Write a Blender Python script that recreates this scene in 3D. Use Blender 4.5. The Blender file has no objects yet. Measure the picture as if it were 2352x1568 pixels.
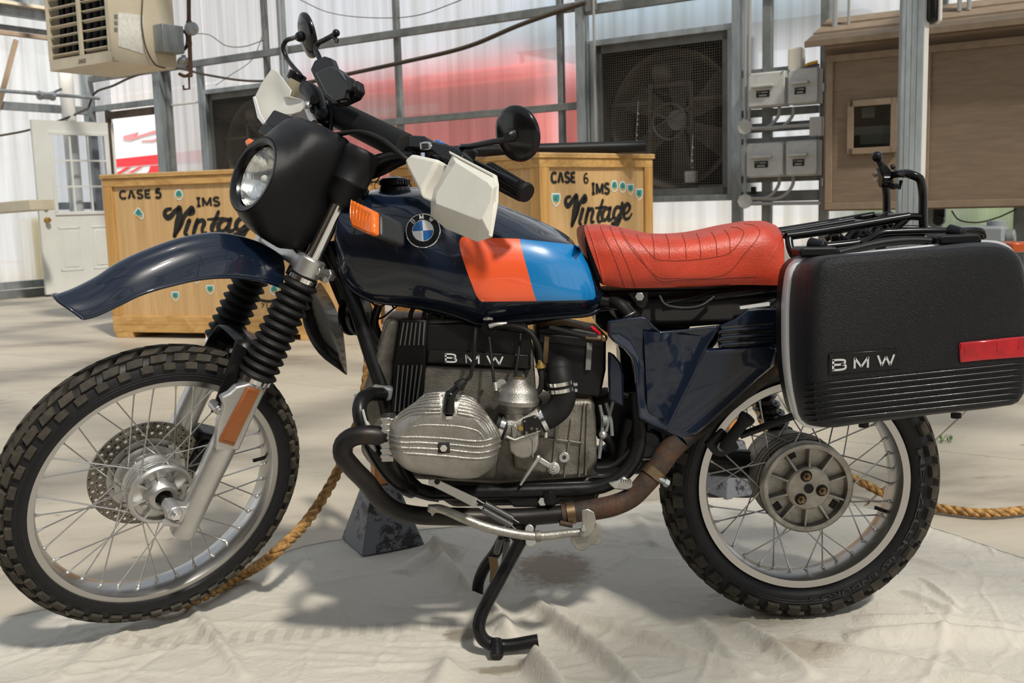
import bpy, bmesh, math, random
from mathutils import Vector, Matrix, noise
from mathutils.bvhtree import BVHTree
random.seed(7)
PI = math.pi
sc = bpy.context.scene
COL = sc.collection
rad = math.radians

# ---------------------------------------------------------------- camera
FPX = 2360.2
YAW, PITCH, ROLL = 0.0255684554, 0.133650807, -0.0281592572
CAM = Vector((-0.717164689, -2.30755190, 0.982118850))
_f = Vector((math.sin(YAW)*math.cos(PITCH), math.cos(YAW)*math.cos(PITCH), -math.sin(PITCH)))
_r0 = Vector((math.cos(YAW), -math.sin(YAW), 0)); _u0 = _r0.cross(_f)
_r = math.cos(ROLL)*_r0 + math.sin(ROLL)*_u0
_u = -math.sin(ROLL)*_r0 + math.cos(ROLL)*_u0
cam_data = bpy.data.cameras.new('camera'); cam = bpy.data.objects.new('camera', cam_data); COL.objects.link(cam)
cam_data.sensor_fit = 'HORIZONTAL'; cam_data.sensor_width = 36.0; cam_data.lens = 36.0*FPX/2352
cam_data.clip_start = 0.05; cam_data.clip_end = 300
cam.matrix_world = Matrix(((_r.x, _u.x, -_f.x, CAM.x), (_r.y, _u.y, -_f.y, CAM.y), (_r.z, _u.z, -_f.z, CAM.z), (0, 0, 0, 1)))
cam_data.dof.use_dof = True; cam_data.dof.focus_distance = 2.25; cam_data.dof.aperture_fstop = 9.0
sc.camera = cam
sc.view_settings.view_transform = 'Standard'; sc.view_settings.look = 'None'
sc.view_settings.gamma = 1.0; sc.view_settings.use_curve_mapping = False
sc.view_settings.exposure = -0.42
sc.cycles.use_denoising = True
sc.cycles.max_bounces = 10; sc.cycles.diffuse_bounces = 3; sc.cycles.glossy_bounces = 4
sc.cycles.transmission_bounces = 6; sc.cycles.transparent_max_bounces = 14
sc.cycles.sample_clamp_indirect = 6

# ---------------------------------------------------------------- sky
world = bpy.data.worlds.new('sky'); sc.world = world; world.use_nodes = True
wn = world.node_tree; wn.nodes.clear()
wo = wn.nodes.new('ShaderNodeOutputWorld'); bg = wn.nodes.new('ShaderNodeBackground')
tc = wn.nodes.new('ShaderNodeTexCoord'); sp = wn.nodes.new('ShaderNodeSeparateXYZ')
mr = wn.nodes.new('ShaderNodeMapRange'); mr.inputs['From Min'].default_value = -0.05; mr.inputs['From Max'].default_value = 0.7
rp = wn.nodes.new('ShaderNodeValToRGB')
rp.color_ramp.elements[0].color = (0.97, 0.96, 0.95, 1); rp.color_ramp.elements[1].color = (0.46, 0.62, 0.86, 1)
nz = wn.nodes.new('ShaderNodeTexNoise'); nz.inputs['Scale'].default_value = 3.0; nz.inputs['Detail'].default_value = 5
cr = wn.nodes.new('ShaderNodeValToRGB'); cr.color_ramp.elements[0].position = 0.46; cr.color_ramp.elements[1].position = 0.66
mx = wn.nodes.new('ShaderNodeMix'); mx.data_type = 'RGBA'
wn.links.new(tc.outputs['Generated'], sp.inputs[0]); wn.links.new(sp.outputs['Z'], mr.inputs['Value'])
wn.links.new(mr.outputs[0], rp.inputs[0]); wn.links.new(tc.outputs['Generated'], nz.inputs['Vector'])
wn.links.new(nz.outputs[0], cr.inputs[0]); wn.links.new(cr.outputs[0], mx.inputs['Factor'])
wn.links.new(rp.outputs[0], mx.inputs['A']); mx.inputs['B'].default_value = (1.0, 0.985, 0.95, 1)
wn.links.new(mx.outputs['Result'], bg.inputs['Color']); bg.inputs['Strength'].default_value = 1.5
wn.links.new(bg.outputs[0], wo.inputs[0])
sun_d = bpy.data.lights.new('sun', 'SUN'); sun = bpy.data.objects.new('sun', sun_d); COL.objects.link(sun)
sun_d.energy = 11.5; sun_d.angle = rad(4.0); sun_d.color = (1.0, 0.955, 0.87)
SUN_DIR = Vector((0.38, -0.66, 0.92)).normalized()          # towards the sun
sun.rotation_euler = SUN_DIR.to_track_quat('Z', 'Y').to_euler()
sun.location = (3, -3, 6)

# ---------------------------------------------------------------- where things stand (ray helpers)
def ray(x, y): return _f + _r*((x-1176)/FPX) - _u*((y-784)/FPX)
def atp(x, y, P, n):
    d = ray(x, y); return CAM + d*((P-CAM).dot(n)/d.dot(n))
def at(x, y, Y): return atp(x, y, Vector((0, Y, 0)), Vector((0, 1, 0)))
def fl(x, y, z=0.0): return atp(x, y, Vector((0, 0, z)), Vector((0, 0, 1)))
# steered front end: origin by the axle, S up the steering axis, F ahead, L to the bike's left (the near side)
A0 = Vector((-1.43798272, 0, 0.35261252)); S = Vector((0.47412244, 0, 0.88045892))
F = Vector((-0.67838206, -0.63745584, 0.36530512)); L = Vector((0.56125368, -0.77048689, -0.30223212))
def fr(x, y, v): return atp(x, y, A0+L*v, L)
def hb(x, y, u): return atp(x, y, A0+F*u, F)
def W(u, v, w): return A0+F*u+L*v+S*w
def loc3(P):
    P = P-A0; return P.dot(F), P.dot(L), P.dot(S)
# building: two walls meeting in the corner at the left
WM = -0.619756657
DM = Vector((math.cos(WM), math.sin(WM), 0)); NM = Vector((-math.sin(WM), math.cos(WM), 0))   # along the back wall, and outward
DL = NM.copy(); NL = -DM
CORNER = Vector((-5.7273304, 11.45445213, 0))
def mw(x, y, off=0.0): return atp(x, y, CORNER-NM*off, NM)       # on the back wall, off metres into the room
def lw(x, y, off=0.0): return atp(x, y, CORNER+DM*off, DM)       # on the left wall
def mwx(P): return (P-CORNER).dot(DM)
def lwx(P): return (P-CORNER).dot(DL)
Z3 = Vector((0, 0, 1))

# ---------------------------------------------------------------- materials
MATS = {}
def _new(name):
    m = bpy.data.materials.new(name); m.use_nodes = True; MATS[name] = m
    return m, m.node_tree, m.node_tree.nodes['Principled BSDF']
def mat(name, col, rough=0.5, metal=0.0, coat=0.0, bump=0.0, bscale=60, var=0.0, vscale=8, col2=None, vpos=(0.35, 0.65), stretch=(1, 1, 1), spec=0.5, rvar=0.0, trans=0.0, coatr=0.03):
    m, t, b = _new(name)
    b.inputs['Base Color'].default_value = (*col, 1); b.inputs['Roughness'].default_value = rough
    b.inputs['Metallic'].default_value = metal; b.inputs['Coat Weight'].default_value = coat
    b.inputs['Coat Roughness'].default_value = coatr
    b.inputs['Specular IOR Level'].default_value = spec; b.inputs['Transmission Weight'].default_value = trans
    if bump or var or col2 or rvar:
        tcn = t.nodes.new('ShaderNodeTexCoord'); mp = t.nodes.new('ShaderNodeMapping')
        t.links.new(tcn.outputs['Object'], mp.inputs[0]); mp.inputs['Scale'].default_value = stretch
    if var or col2 or rvar:
        n = t.nodes.new('ShaderNodeTexNoise'); n.inputs['Scale'].default_value = vscale; n.inputs['Detail'].default_value = 6; n.inputs['Roughness'].default_value = 0.65
        t.links.new(mp.outputs[0], n.inputs['Vector'])
        r = t.nodes.new('ShaderNodeValToRGB'); t.links.new(n.outputs[0], r.inputs[0])
        r.color_ramp.elements[0].position, r.color_ramp.elements[1].position = vpos
        c2 = col2 if col2 else tuple(min(1, c*(1+var)) for c in col)
        c1 = col if col2 else tuple(c*(1-var) for c in col)
        r.color_ramp.elements[0].color = (*c1, 1); r.color_ramp.elements[1].color = (*c2, 1)
        if var or col2: t.links.new(r.outputs[0], b.inputs['Base Color'])
        if rvar:
            q = t.nodes.new('ShaderNodeMapRange'); t.links.new(n.outputs[0], q.inputs['Value'])
            q.inputs['From Min'].default_value = 0.3; q.inputs['From Max'].default_value = 0.7
            q.inputs['To Min'].default_value = max(0.02, rough-rvar); q.inputs['To Max'].default_value = min(1, rough+rvar)
            t.links.new(q.outputs[0], b.inputs['Roughness'])
    if bump:
        n2 = t.nodes.new('ShaderNodeTexNoise'); n2.inputs['Scale'].default_value = bscale; n2.inputs['Detail'].default_value = 3
        t.links.new(mp.outputs[0], n2.inputs['Vector'])
        bp = t.nodes.new('ShaderNodeBump'); bp.inputs['Strength'].default_value = min(1, bump); bp.inputs['Distance'].default_value = 0.002
        t.links.new(n2.outputs[0], bp.inputs['Height']); t.links.new(bp.outputs[0], b.inputs['Normal'])
    return m
navy = mat('navy_paint', (0.0042, 0.0092, 0.022), 0.30, 0, 0.8, spec=0.2)
orange = mat('orange_stripe', (0.86, 0.105, 0.028), 0.3, 0, 0.8)
blue = mat('blue_stripe', (0.0, 0.175, 0.46), 0.3, 0, 0.8)
leather = mat('red_leather', (0.47, 0.044, 0.017), 0.42, 0, 0, bump=0.5, bscale=260, var=0.22, vscale=9)
seamred = mat('groove_shade', (0.20, 0.015, 0.006), 0.7)  # dark red stands in for the shade in the seat's stitched grooves
blackp = mat('black_plastic', (0.0055, 0.0055, 0.006), 0.40, bump=0.25, bscale=900, spec=0.28)
blackg = mat('black_gloss', (0.005, 0.005, 0.0055), 0.22, 0, 0.15, spec=0.3)
blackm = mat('black_steel', (0.007, 0.007, 0.0075), 0.33, spec=0.3, rvar=0.12, vscale=30)
case_m = mat('textured_case', (0.010, 0.0105, 0.012), 0.36, bump=1.0, bscale=420, spec=0.30)
rubber = mat('rubber', (0.009, 0.0088, 0.0085), 0.55, spec=0.25, bump=0.3, bscale=300)
tyre_m = mat('tire_rubber', (0.010, 0.010, 0.011), 0.5, spec=0.3, rvar=0.1, vscale=14)
tread_m = mat('tread_rubber', (0.030, 0.027, 0.023), 0.72, spec=0.2, col2=(0.066, 0.056, 0.042), vscale=30)
castal = mat('cast_aluminium', (0.40, 0.38, 0.345), 0.36, 0.9, bump=0.5, bscale=500, var=0.22, vscale=12)
dirtal = mat('grimy_aluminium', (0.185, 0.172, 0.145), 0.48, 0.75, bump=0.6, bscale=320, var=0.45, vscale=14)
satin = mat('satin_aluminium', (0.56, 0.55, 0.53), 0.38, 0.9, var=0.08, vscale=14)
rimal = mat('rim_aluminium', (0.50, 0.49, 0.475), 0.27, 1.0)
hubal = mat('hub_alloy', (0.34, 0.32, 0.28), 0.42, 0.8, bump=0.5, bscale=400, var=0.3, vscale=25)
midal = mat('worn_alloy', (0.34, 0.325, 0.29), 0.42, 0.8, bump=0.4, bscale=300, var=0.25, vscale=18)
chrome = mat('chrome', (0.80, 0.80, 0.80), 0.10, 1.0)
steel = mat('spoke_steel', (0.50, 0.49, 0.47), 0.30, 1.0)
galv = mat('galvanized_steel', (0.30, 0.33, 0.34), 0.5, 0.55, var=0.25, vscale=9, stretch=(1, 1, 0.25))
galvd = mat('grey_channel', (0.19, 0.20, 0.195), 0.6, 0.3, var=0.25, vscale=6)
rust = mat('rusted_steel', (0.035, 0.030, 0.026), 0.7, 0.4, col2=(0.115, 0.055, 0.028), vscale=22, vpos=(0.4, 0.68), bump=0.5, bscale=150)
header_m = mat('blackened_pipe', (0.016, 0.014, 0.013), 0.42, 0.5, col2=(0.06, 0.042, 0.03), vscale=12, vpos=(0.5, 0.85))
brass = mat('brass', (0.55, 0.36, 0.11), 0.35, 0.9)
bronze = mat('heat_tinted_steel', (0.22, 0.15, 0.085), 0.38, 0.85)
amber = mat('amber_lens', (0.78, 0.15, 0.008), 0.12, 0, 0.6, bump=0.6, bscale=240)
amberd = mat('amber_reflector', (0.28, 0.078, 0.010), 0.22, 0, 0.6, bump=0.8, bscale=500)
redl = mat('red_reflector', (0.55, 0.004, 0.012), 0.14, 0, 0.8, var=0.25, vscale=40)
white_p = mat('white_plastic', (0.66, 0.64, 0.57), 0.36, var=0.05, vscale=7)
greyw = mat('grey_plastic', (0.33, 0.33, 0.33), 0.45)
fuelp = mat('fluid_bottle', (0.34, 0.31, 0.21), 0.35)
silver = mat('silver_paint', (0.72, 0.72, 0.72), 0.3, 0.2)
scr_m = mat('scraped_metal', (0.42, 0.43, 0.40), 0.6, 0.3)
black_ink = mat('black_ink', (0.012, 0.011, 0.010), 0.85)
white_ink = mat('white_enamel', (0.75, 0.76, 0.78), 0.3)
blue_ink = mat('blue_enamel', (0.01, 0.13, 0.42), 0.25, 0, 0.5)
beige = mat('beige_enamel', (0.50, 0.44, 0.33), 0.5, var=0.08, vscale=5)
dark_in = mat('dark_interior', (0.015, 0.013, 0.012), 0.8)  # near-black that paints the shade of holes and hollow insides
darkbr = mat('dark_brown_plywood', (0.060, 0.040, 0.026), 0.75, var=0.4, vscale=3)
door_m = mat('white_door_paint', (0.60, 0.61, 0.57), 0.5, var=0.04, vscale=3)
trimw = mat('white_trim', (0.72, 0.70, 0.66), 0.6)
tanp = mat('tan_painted_plywood', (0.195, 0.138, 0.090), 0.75, var=0.12, vscale=4, stretch=(1, 1, 7))
tant = mat('tan_trim_wood', (0.235, 0.170, 0.112), 0.7, var=0.12, vscale=12)
greybox = mat('grey_enclosure', (0.48, 0.48, 0.46), 0.55, var=0.1, vscale=10)
conduit = mat('grey_conduit', (0.36, 0.36, 0.35), 0.45, 0.4)
pvcg = mat('grey_pvc', (0.22, 0.24, 0.25), 0.5)
paper = mat('pale_label', (0.62, 0.62, 0.57), 0.7, var=0.12, vscale=30)
cardb = mat('pale_card', (0.62, 0.58, 0.50), 0.8)
yellow = mat('yellow_plastic', (0.75, 0.42, 0.03), 0.5)
yelpost = mat('yellow_post_paint', (0.72, 0.55, 0.10), 0.6)
ironp = mat('rusty_gas_pipe', (0.085, 0.045, 0.03), 0.7, 0.3, var=0.3, vscale=20)
cable = mat('brown_cable', (0.05, 0.035, 0.02), 0.7)
post_w = mat('orange_wood', (0.50, 0.20, 0.05), 0.5, var=0.3, vscale=6, stretch=(6, 6, 0.6))
truckred = mat('red_tarpaulin', (0.75, 0.02, 0.03), 0.5)
salmonred = mat('salmon_red', (0.86, 0.13, 0.10), 0.5)  # paler red for the trailer body
truckwhite = mat('white_tarpaulin', (0.85, 0.82, 0.80), 0.5)
pinkred = mat('faded_red_print', (0.85, 0.25, 0.27), 0.6)
treegreen = mat('shrub_green', (0.10, 0.14, 0.05), 0.8, var=0.4, vscale=2)
bluegrey = mat('bluegrey_canvas', (0.22, 0.30, 0.36), 0.7)
yard = mat('yard_gravel', (0.52, 0.46, 0.38), 0.9, var=0.15, vscale=0.6)
foam = mat('black_foam', (0.007, 0.007, 0.0075), 0.65, spec=0.2, bump=0.5, bscale=500)

def wood(name, c1, c2, axis=0):
    m, t, b = _new(name); tcn = t.nodes.new('ShaderNodeTexCoord'); mp = t.nodes.new('ShaderNodeMapping')
    s = [14, 14, 14]; s[axis] = 0.9; mp.inputs['Scale'].default_value = s
    t.links.new(tcn.outputs['Object'], mp.inputs[0])
    n = t.nodes.new('ShaderNodeTexNoise'); n.inputs['Scale'].default_value = 1.3; n.inputs['Detail'].default_value = 7; n.inputs['Distortion'].default_value = 1.2
    t.links.new(mp.outputs[0], n.inputs['Vector'])
    r = t.nodes.new('ShaderNodeValToRGB'); t.links.new(n.outputs[0], r.inputs[0])
    r.color_ramp.elements[0].position = 0.3; r.color_ramp.elements[1].position = 0.7
    r.color_ramp.elements[0].color = (*c1, 1); r.color_ramp.elements[1].color = (*c2, 1)
    t.links.new(r.outputs[0], b.inputs['Base Color']); b.inputs['Roughness'].default_value = 0.6
    return m
ply = wood('crate_plywood', (0.47, 0.285, 0.115), (0.60, 0.385, 0.175), 2)
pine_h = wood('pine_board_across', (0.40, 0.215, 0.060), (0.60, 0.36, 0.125), 0)
pine_v = wood('pine_board_upright', (0.36, 0.18, 0.045), (0.56, 0.32, 0.10), 2)

def concrete_mat():
    m, t, b = _new('concrete'); tcn = t.nodes.new('ShaderNodeTexCoord')
    n = t.nodes.new('ShaderNodeTexNoise'); n.inputs['Scale'].default_value = 0.9; n.inputs['Detail'].default_value = 9; n.inputs['Roughness'].default_value = 0.62
    mp = t.nodes.new('ShaderNodeMapping'); mp.inputs['Scale'].default_value = (1, 2.2, 1); mp.inputs['Rotation'].default_value = (0, 0, 0.15)
    t.links.new(tcn.outputs['Object'], mp.inputs[0]); t.links.new(mp.outputs[0], n.inputs['Vector'])
    r = t.nodes.new('ShaderNodeValToRGB'); t.links.new(n.outputs[0], r.inputs[0])
    e = r.color_ramp.elements; e[0].position = 0.34; e[0].color = (0.27, 0.232, 0.180, 1); e[1].position = 0.62; e[1].color = (0.47, 0.415, 0.325, 1)
    k = e.new(0.46); k.color = (0.40, 0.35, 0.275, 1)
    # scattered dark specks and stains
    n2 = t.nodes.new('ShaderNodeTexNoise'); n2.inputs['Scale'].default_value = 9; n2.inputs['Detail'].default_value = 8; n2.inputs['Roughness'].default_value = 0.7
    t.links.new(mp.outputs[0], n2.inputs['Vector'])
    r2 = t.nodes.new('ShaderNodeValToRGB'); r2.color_ramp.elements[0].position = 0.30; r2.color_ramp.elements[1].position = 0.38
    r2.color_ramp.elements[0].color = (0.5, 0.47, 0.43, 1); r2.color_ramp.elements[1].color = (1, 1, 1, 1)
    t.links.new(n2.outputs[0], r2.inputs[0])
    mu = t.nodes.new('ShaderNodeMix'); mu.data_type = 'RGBA'; mu.blend_type = 'MULTIPLY'; mu.inputs['Factor'].default_value = 1
    t.links.new(r.outputs[0], mu.inputs['A']); t.links.new(r2.outputs[0], mu.inputs['B'])
    t.links.new(mu.outputs['Result'], b.inputs['Base Color'])
    b.inputs['Roughness'].default_value = 0.55
    bp = t.nodes.new('ShaderNodeBump'); bp.inputs['Strength'].default_value = 0.25; bp.inputs['Distance'].default_value = 0.004
    t.links.new(n2.outputs[0], bp.inputs['Height']); t.links.new(bp.outputs[0], b.inputs['Normal'])
    return m
concrete = concrete_mat()
def canvas_mat():
    m, t, b = _new('canvas'); tcn = t.nodes.new('ShaderNodeNewGeometry')
    n = t.nodes.new('ShaderNodeTexNoise'); n.inputs['Scale'].default_value = 3.5; n.inputs['Detail'].default_value = 9; n.inputs['Roughness'].default_value = 0.7
    t.links.new(tcn.outputs['Position'], n.inputs['Vector'])
    r = t.nodes.new('ShaderNodeValToRGB'); t.links.new(n.outputs[0], r.inputs[0])
    e = r.color_ramp.elements; e[0].position = 0.26; e[0].color = (0.34, 0.29, 0.22, 1); e[1].position = 0.5; e[1].color = (0.53, 0.495, 0.43, 1)
    k = e.new(0.36); k.color = (0.50, 0.465, 0.40, 1)
    cur = r.outputs[0]
    def stain(P, rx, ry, amt, col):
        nonlocal cur
        mp = t.nodes.new('ShaderNodeMapping'); mp.vector_type = 'TEXTURE'
        mp.inputs['Location'].default_value = P; mp.inputs['Scale'].default_value = (rx, ry, 1)
        t.links.new(tcn.outputs['Position'], mp.inputs[0])
        ln = t.nodes.new('ShaderNodeVectorMath'); ln.operation = 'LENGTH'; t.links.new(mp.outputs[0], ln.inputs[0])
        nn = t.nodes.new('ShaderNodeTexNoise'); nn.inputs['Scale'].default_value = 22; nn.inputs['Detail'].default_value = 8; nn.inputs['Roughness'].default_value = 0.75
        t.links.new(tcn.outputs['Position'], nn.inputs['Vector'])
        ad = t.nodes.new('ShaderNodeMath'); ad.operation = 'MULTIPLY_ADD'; ad.inputs[1].default_value = 1.6
        t.links.new(nn.outputs[0], ad.inputs[0]); t.links.new(ln.outputs['Value'], ad.inputs[2])
        q = t.nodes.new('ShaderNodeMapRange'); q.inputs['From Min'].default_value = 1.35; q.inputs['From Max'].default_value = 1.8
        q.inputs['To Min'].default_value = amt; q.inputs['To Max'].default_value = 0; t.links.new(ad.outputs[0], q.inputs['Value'])
        mm = t.nodes.new('ShaderNodeMix'); mm.data_type = 'RGBA'; t.links.new(q.outputs[0], mm.inputs['Factor'])
        t.links.new(cur, mm.inputs['A']); mm.inputs['B'].default_value = (*col, 1); cur = mm.outputs['Result']
    for (x, y, a, bq, am, c) in ((1270, 1312, 0.13, 0.16, 0.75, (0.20, 0.15, 0.10)), (1060, 1465, 0.05, 0.05, 0.8, (0.18, 0.15, 0.11)), (1020, 1280, 0.06, 0.10, 0.5, (0.25, 0.2, 0.14)),
                                 (1730, 1425, 0.16, 0.06, 0.45, (0.25, 0.21, 0.15)), (1850, 1500, 0.10, 0.08, 0.5, (0.26, 0.2, 0.13)), (1150, 1545, 0.07, 0.03, 0.7, (0.2, 0.16, 0.1))):
        P = fl(x, y); stain((P.x, P.y, 0), a, bq, am, c)
    # the row of tyre prints that crosses the cloth under the bike
    wv = t.nodes.new('ShaderNodeTexWave'); wv.inputs['Scale'].default_value = 7.5; wv.inputs['Distortion'].default_value = 2.0; wv.inputs['Detail'].default_value = 3
    t.links.new(tcn.outputs['Position'], wv.inputs['Vector'])
    P0 = fl(0, 1500); P1 = fl(1100, 1440)
    mp = t.nodes.new('ShaderNodeMapping'); mp.vector_type = 'TEXTURE'; mp.inputs['Location'].default_value = ((P0.x+P1.x)/2, (P0.y+P1.y)/2, 0)
    mp.inputs['Rotation'].default_value = (0, 0, math.atan2(P1.y-P0.y, P1.x-P0.x)); mp.inputs['Scale'].default_value = ((P1-P0).length*0.6, 0.035, 1)
    t.links.new(tcn.outputs['Position'], mp.inputs[0])
    ln = t.nodes.new('ShaderNodeVectorMath'); ln.operation = 'LENGTH'; t.links.new(mp.outputs[0], ln.inputs[0])
    q = t.nodes.new('ShaderNodeMapRange'); q.inputs['From Min'].default_value = 0.8; q.inputs['From Max'].default_value = 1.1; q.inputs['To Min'].default_value = 1; q.inputs['To Max'].default_value = 0
    t.links.new(ln.outputs['Value'], q.inputs['Value'])
    q2 = t.nodes.new('ShaderNodeMapRange'); q2.inputs['From Min'].default_value = 0.45; q2.inputs['From Max'].default_value = 0.6; q2.inputs['To Max'].default_value = 0.34
    t.links.new(wv.outputs[0], q2.inputs['Value'])
    mul = t.nodes.new('ShaderNodeMath'); mul.operation = 'MULTIPLY'; t.links.new(q.outputs[0], mul.inputs[0]); t.links.new(q2.outputs[0], mul.inputs[1])
    mm = t.nodes.new('ShaderNodeMix'); mm.data_type = 'RGBA'; t.links.new(mul.outputs[0], mm.inputs['Factor'])
    t.links.new(cur, mm.inputs['A']); mm.inputs['B'].default_value = (0.28, 0.25, 0.21, 1); cur = mm.outputs['Result']
    t.links.new(cur, b.inputs['Base Color']); b.inputs['Roughness'].default_value = 0.9; b.inputs['Specular IOR Level'].default_value = 0.15
    n3 = t.nodes.new('ShaderNodeTexNoise'); n3.inputs['Scale'].default_value = 28; n3.inputs['Detail'].default_value = 6; n3.inputs['Distortion'].default_value = 1.5
    t.links.new(tcn.outputs['Position'], n3.inputs['Vector'])
    bp = t.nodes.new('ShaderNodeBump'); bp.inputs['Strength'].default_value = 0.35; bp.inputs['Distance'].default_value = 0.01
    t.links.new(n3.outputs[0], bp.inputs['Height']); t.links.new(bp.outputs[0], b.inputs['Normal'])
    return m
canvas = canvas_mat()
def speckle_mat():
    m, t, b = _new('chipped_grey_paint'); tcn = t.nodes.new('ShaderNodeTexCoord')
    n = t.nodes.new('ShaderNodeTexNoise'); n.inputs['Scale'].default_value = 16; n.inputs['Detail'].default_value = 10; n.inputs['Roughness'].default_value = 0.8
    t.links.new(tcn.outputs['Object'], n.inputs['Vector'])
    r = t.nodes.new('ShaderNodeValToRGB'); t.links.new(n.outputs[0], r.inputs[0])
    r.color_ramp.interpolation = 'LINEAR'
    r.color_ramp.elements[0].position = 0.535; r.color_ramp.elements[0].color = (0.13, 0.135, 0.15, 1)
    r.color_ramp.elements[1].position = 0.55; r.color_ramp.elements[1].color = (0.012, 0.012, 0.013, 1)
    t.links.new(r.outputs[0], b.inputs['Base Color']); b.inputs['Roughness'].default_value = 0.5
    return m
speckle = speckle_mat()
def rope_mat():
    m, t, b = _new('manila_fibre'); tcn = t.nodes.new('ShaderNodeTexCoord')
    n = t.nodes.new('ShaderNodeTexNoise'); n.inputs['Scale'].default_value = 60; n.inputs['Detail'].default_value = 5
    t.links.new(tcn.outputs['Object'], n.inputs['Vector'])
    r = t.nodes.new('ShaderNodeValToRGB'); t.links.new(n.outputs[0], r.inputs[0])
    r.color_ramp.elements[0].position = 0.35; r.color_ramp.elements[0].color = (0.16, 0.075, 0.018, 1)
    r.color_ramp.elements[1].position = 0.65; r.color_ramp.elements[1].color = (0.48, 0.27, 0.085, 1)
    t.links.new(r.outputs[0], b.inputs['Base Color']); b.inputs['Roughness'].default_value = 0.85
    bp = t.nodes.new('ShaderNodeBump'); bp.inputs['Strength'].default_value = 0.8; bp.inputs['Distance'].default_value = 0.004
    t.links.new(n.outputs[0], bp.inputs['Height']); t.links.new(bp.outputs[0], b.inputs['Normal'])
    return m
ropem = rope_mat()
def poly_mat():
    # twin-wall polycarbonate: partly clear, partly blurring, partly milky; fine upright flutes
    m = bpy.data.materials.new('fluted_polycarbonate'); m.use_nodes = True; t = m.node_tree; t.nodes.clear()
    out = t.nodes.new('ShaderNodeOutputMaterial'); tcn = t.nodes.new('ShaderNodeTexCoord')
    mp = t.nodes.new('ShaderNodeMapping'); mp.inputs['Rotation'].default_value = (0, 0, 0)
    t.links.new(tcn.outputs['UV'], mp.inputs[0])
    wv = t.nodes.new('ShaderNodeTexWave'); wv.wave_type = 'BANDS'; wv.bands_direction = 'X'; wv.inputs['Scale'].default_value = 22; wv.inputs['Distortion'].default_value = 0.0
    t.links.new(mp.outputs[0], wv.inputs['Vector'])
    mp2 = t.nodes.new('ShaderNodeMapping'); mp2.inputs['Scale'].default_value = (9, 0.25, 1); t.links.new(tcn.outputs['UV'], mp2.inputs[0])
    n = t.nodes.new('ShaderNodeTexNoise'); n.inputs['Scale'].default_value = 1.2; n.inputs['Detail'].default_value = 5; t.links.new(mp2.outputs[0], n.inputs['Vector'])
    r = t.nodes.new('ShaderNodeValToRGB'); t.links.new(n.outputs[0], r.inputs[0])
    r.color_ramp.elements[0].position = 0.3; r.color_ramp.elements[0].color = (0.74, 0.73, 0.68, 1)
    r.color_ramp.elements[1].position = 0.6; r.color_ramp.elements[1].color = (1, 1, 1, 1)
    mr_ = t.nodes.new('ShaderNodeMapRange'); mr_.inputs['To Min'].default_value = 0.80; mr_.inputs['To Max'].default_value = 1.0; t.links.new(wv.outputs[0], mr_.inputs['Value'])
    mu = t.nodes.new('ShaderNodeMix'); mu.data_type = 'RGBA'; mu.blend_type = 'MULTIPLY'; mu.inputs['Factor'].default_value = 1
    t.links.new(r.outputs[0], mu.inputs['A']); t.links.new(mr_.outputs[0], mu.inputs['B'])
    tr = t.nodes.new('ShaderNodeBsdfTransparent'); tl = t.nodes.new('ShaderNodeBsdfTranslucent'); df = t.nodes.new('ShaderNodeBsdfDiffuse')
    rf = t.nodes.new('ShaderNodeBsdfRefraction'); rf.inputs['Roughness'].default_value = 0.45; rf.inputs['IOR'].default_value = 1.22
    for k in (tr, tl, rf): t.links.new(mu.outputs['Result'], k.inputs['Color'])
    df.inputs['Color'].default_value = (0.8, 0.8, 0.78, 1)
    m1 = t.nodes.new('ShaderNodeMixShader'); m1.inputs[0].default_value = 0.80; t.links.new(tr.outputs[0], m1.inputs[1]); t.links.new(rf.outputs[0], m1.inputs[2])
    m2 = t.nodes.new('ShaderNodeMixShader'); m2.inputs[0].default_value = 0.22; t.links.new(tl.outputs[0], m2.inputs[1]); t.links.new(df.outputs[0], m2.inputs[2])
    m3 = t.nodes.new('ShaderNodeMixShader'); m3.inputs[0].default_value = 0.27; t.links.new(m1.outputs[0], m3.inputs[1]); t.links.new(m2.outputs[0], m3.inputs[2])
    t.links.new(m3.outputs[0], out.inputs[0]); MATS['poly'] = m
    return m
polyc = poly_mat()
roofm = polyc.copy(); roofm.name = 'roof_sheet'
for nd in roofm.node_tree.nodes:
    if nd.type == 'BSDF_REFRACTION': nd.inputs['Roughness'].default_value = 0.2
_m = [n for n in roofm.node_tree.nodes if n.type == 'MIX_SHADER']
_m[0].inputs[0].default_value = 0.05; _m[2].inputs[0].default_value = 0.20
for nd in roofm.node_tree.nodes:
    if nd.type == 'VALTORGB':
        nd.color_ramp.elements[0].color = (0.50, 0.49, 0.46, 1); nd.color_ramp.elements[1].color = (0.60, 0.60, 0.60, 1)
def glass_mat(name, tint=(1, 1, 1), fac=0.85):
    m = bpy.data.materials.new(name); m.use_nodes = True; t = m.node_tree; t.nodes.clear()
    out = t.nodes.new('ShaderNodeOutputMaterial'); tr = t.nodes.new('ShaderNodeBsdfTransparent'); gl = t.nodes.new('ShaderNodeBsdfGlossy')
    tr.inputs[0].default_value = (*tint, 1); gl.inputs['Roughness'].default_value = 0.05
    mx_ = t.nodes.new('ShaderNodeMixShader'); mx_.inputs[0].default_value = 1-fac
    t.links.new(tr.outputs[0], mx_.inputs[1]); t.links.new(gl.outputs[0], mx_.inputs[2]); t.links.new(mx_.outputs[0], out.inputs[0])
    return m
pane_m = glass_mat('window_glass', (0.93, 0.95, 0.97), 0.88)
plex = glass_mat('scuffed_acrylic', (0.55, 0.57, 0.55), 0.86)
lens_m = glass_mat('headlamp_glass', (0.95, 0.96, 0.94), 0.86)
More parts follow.
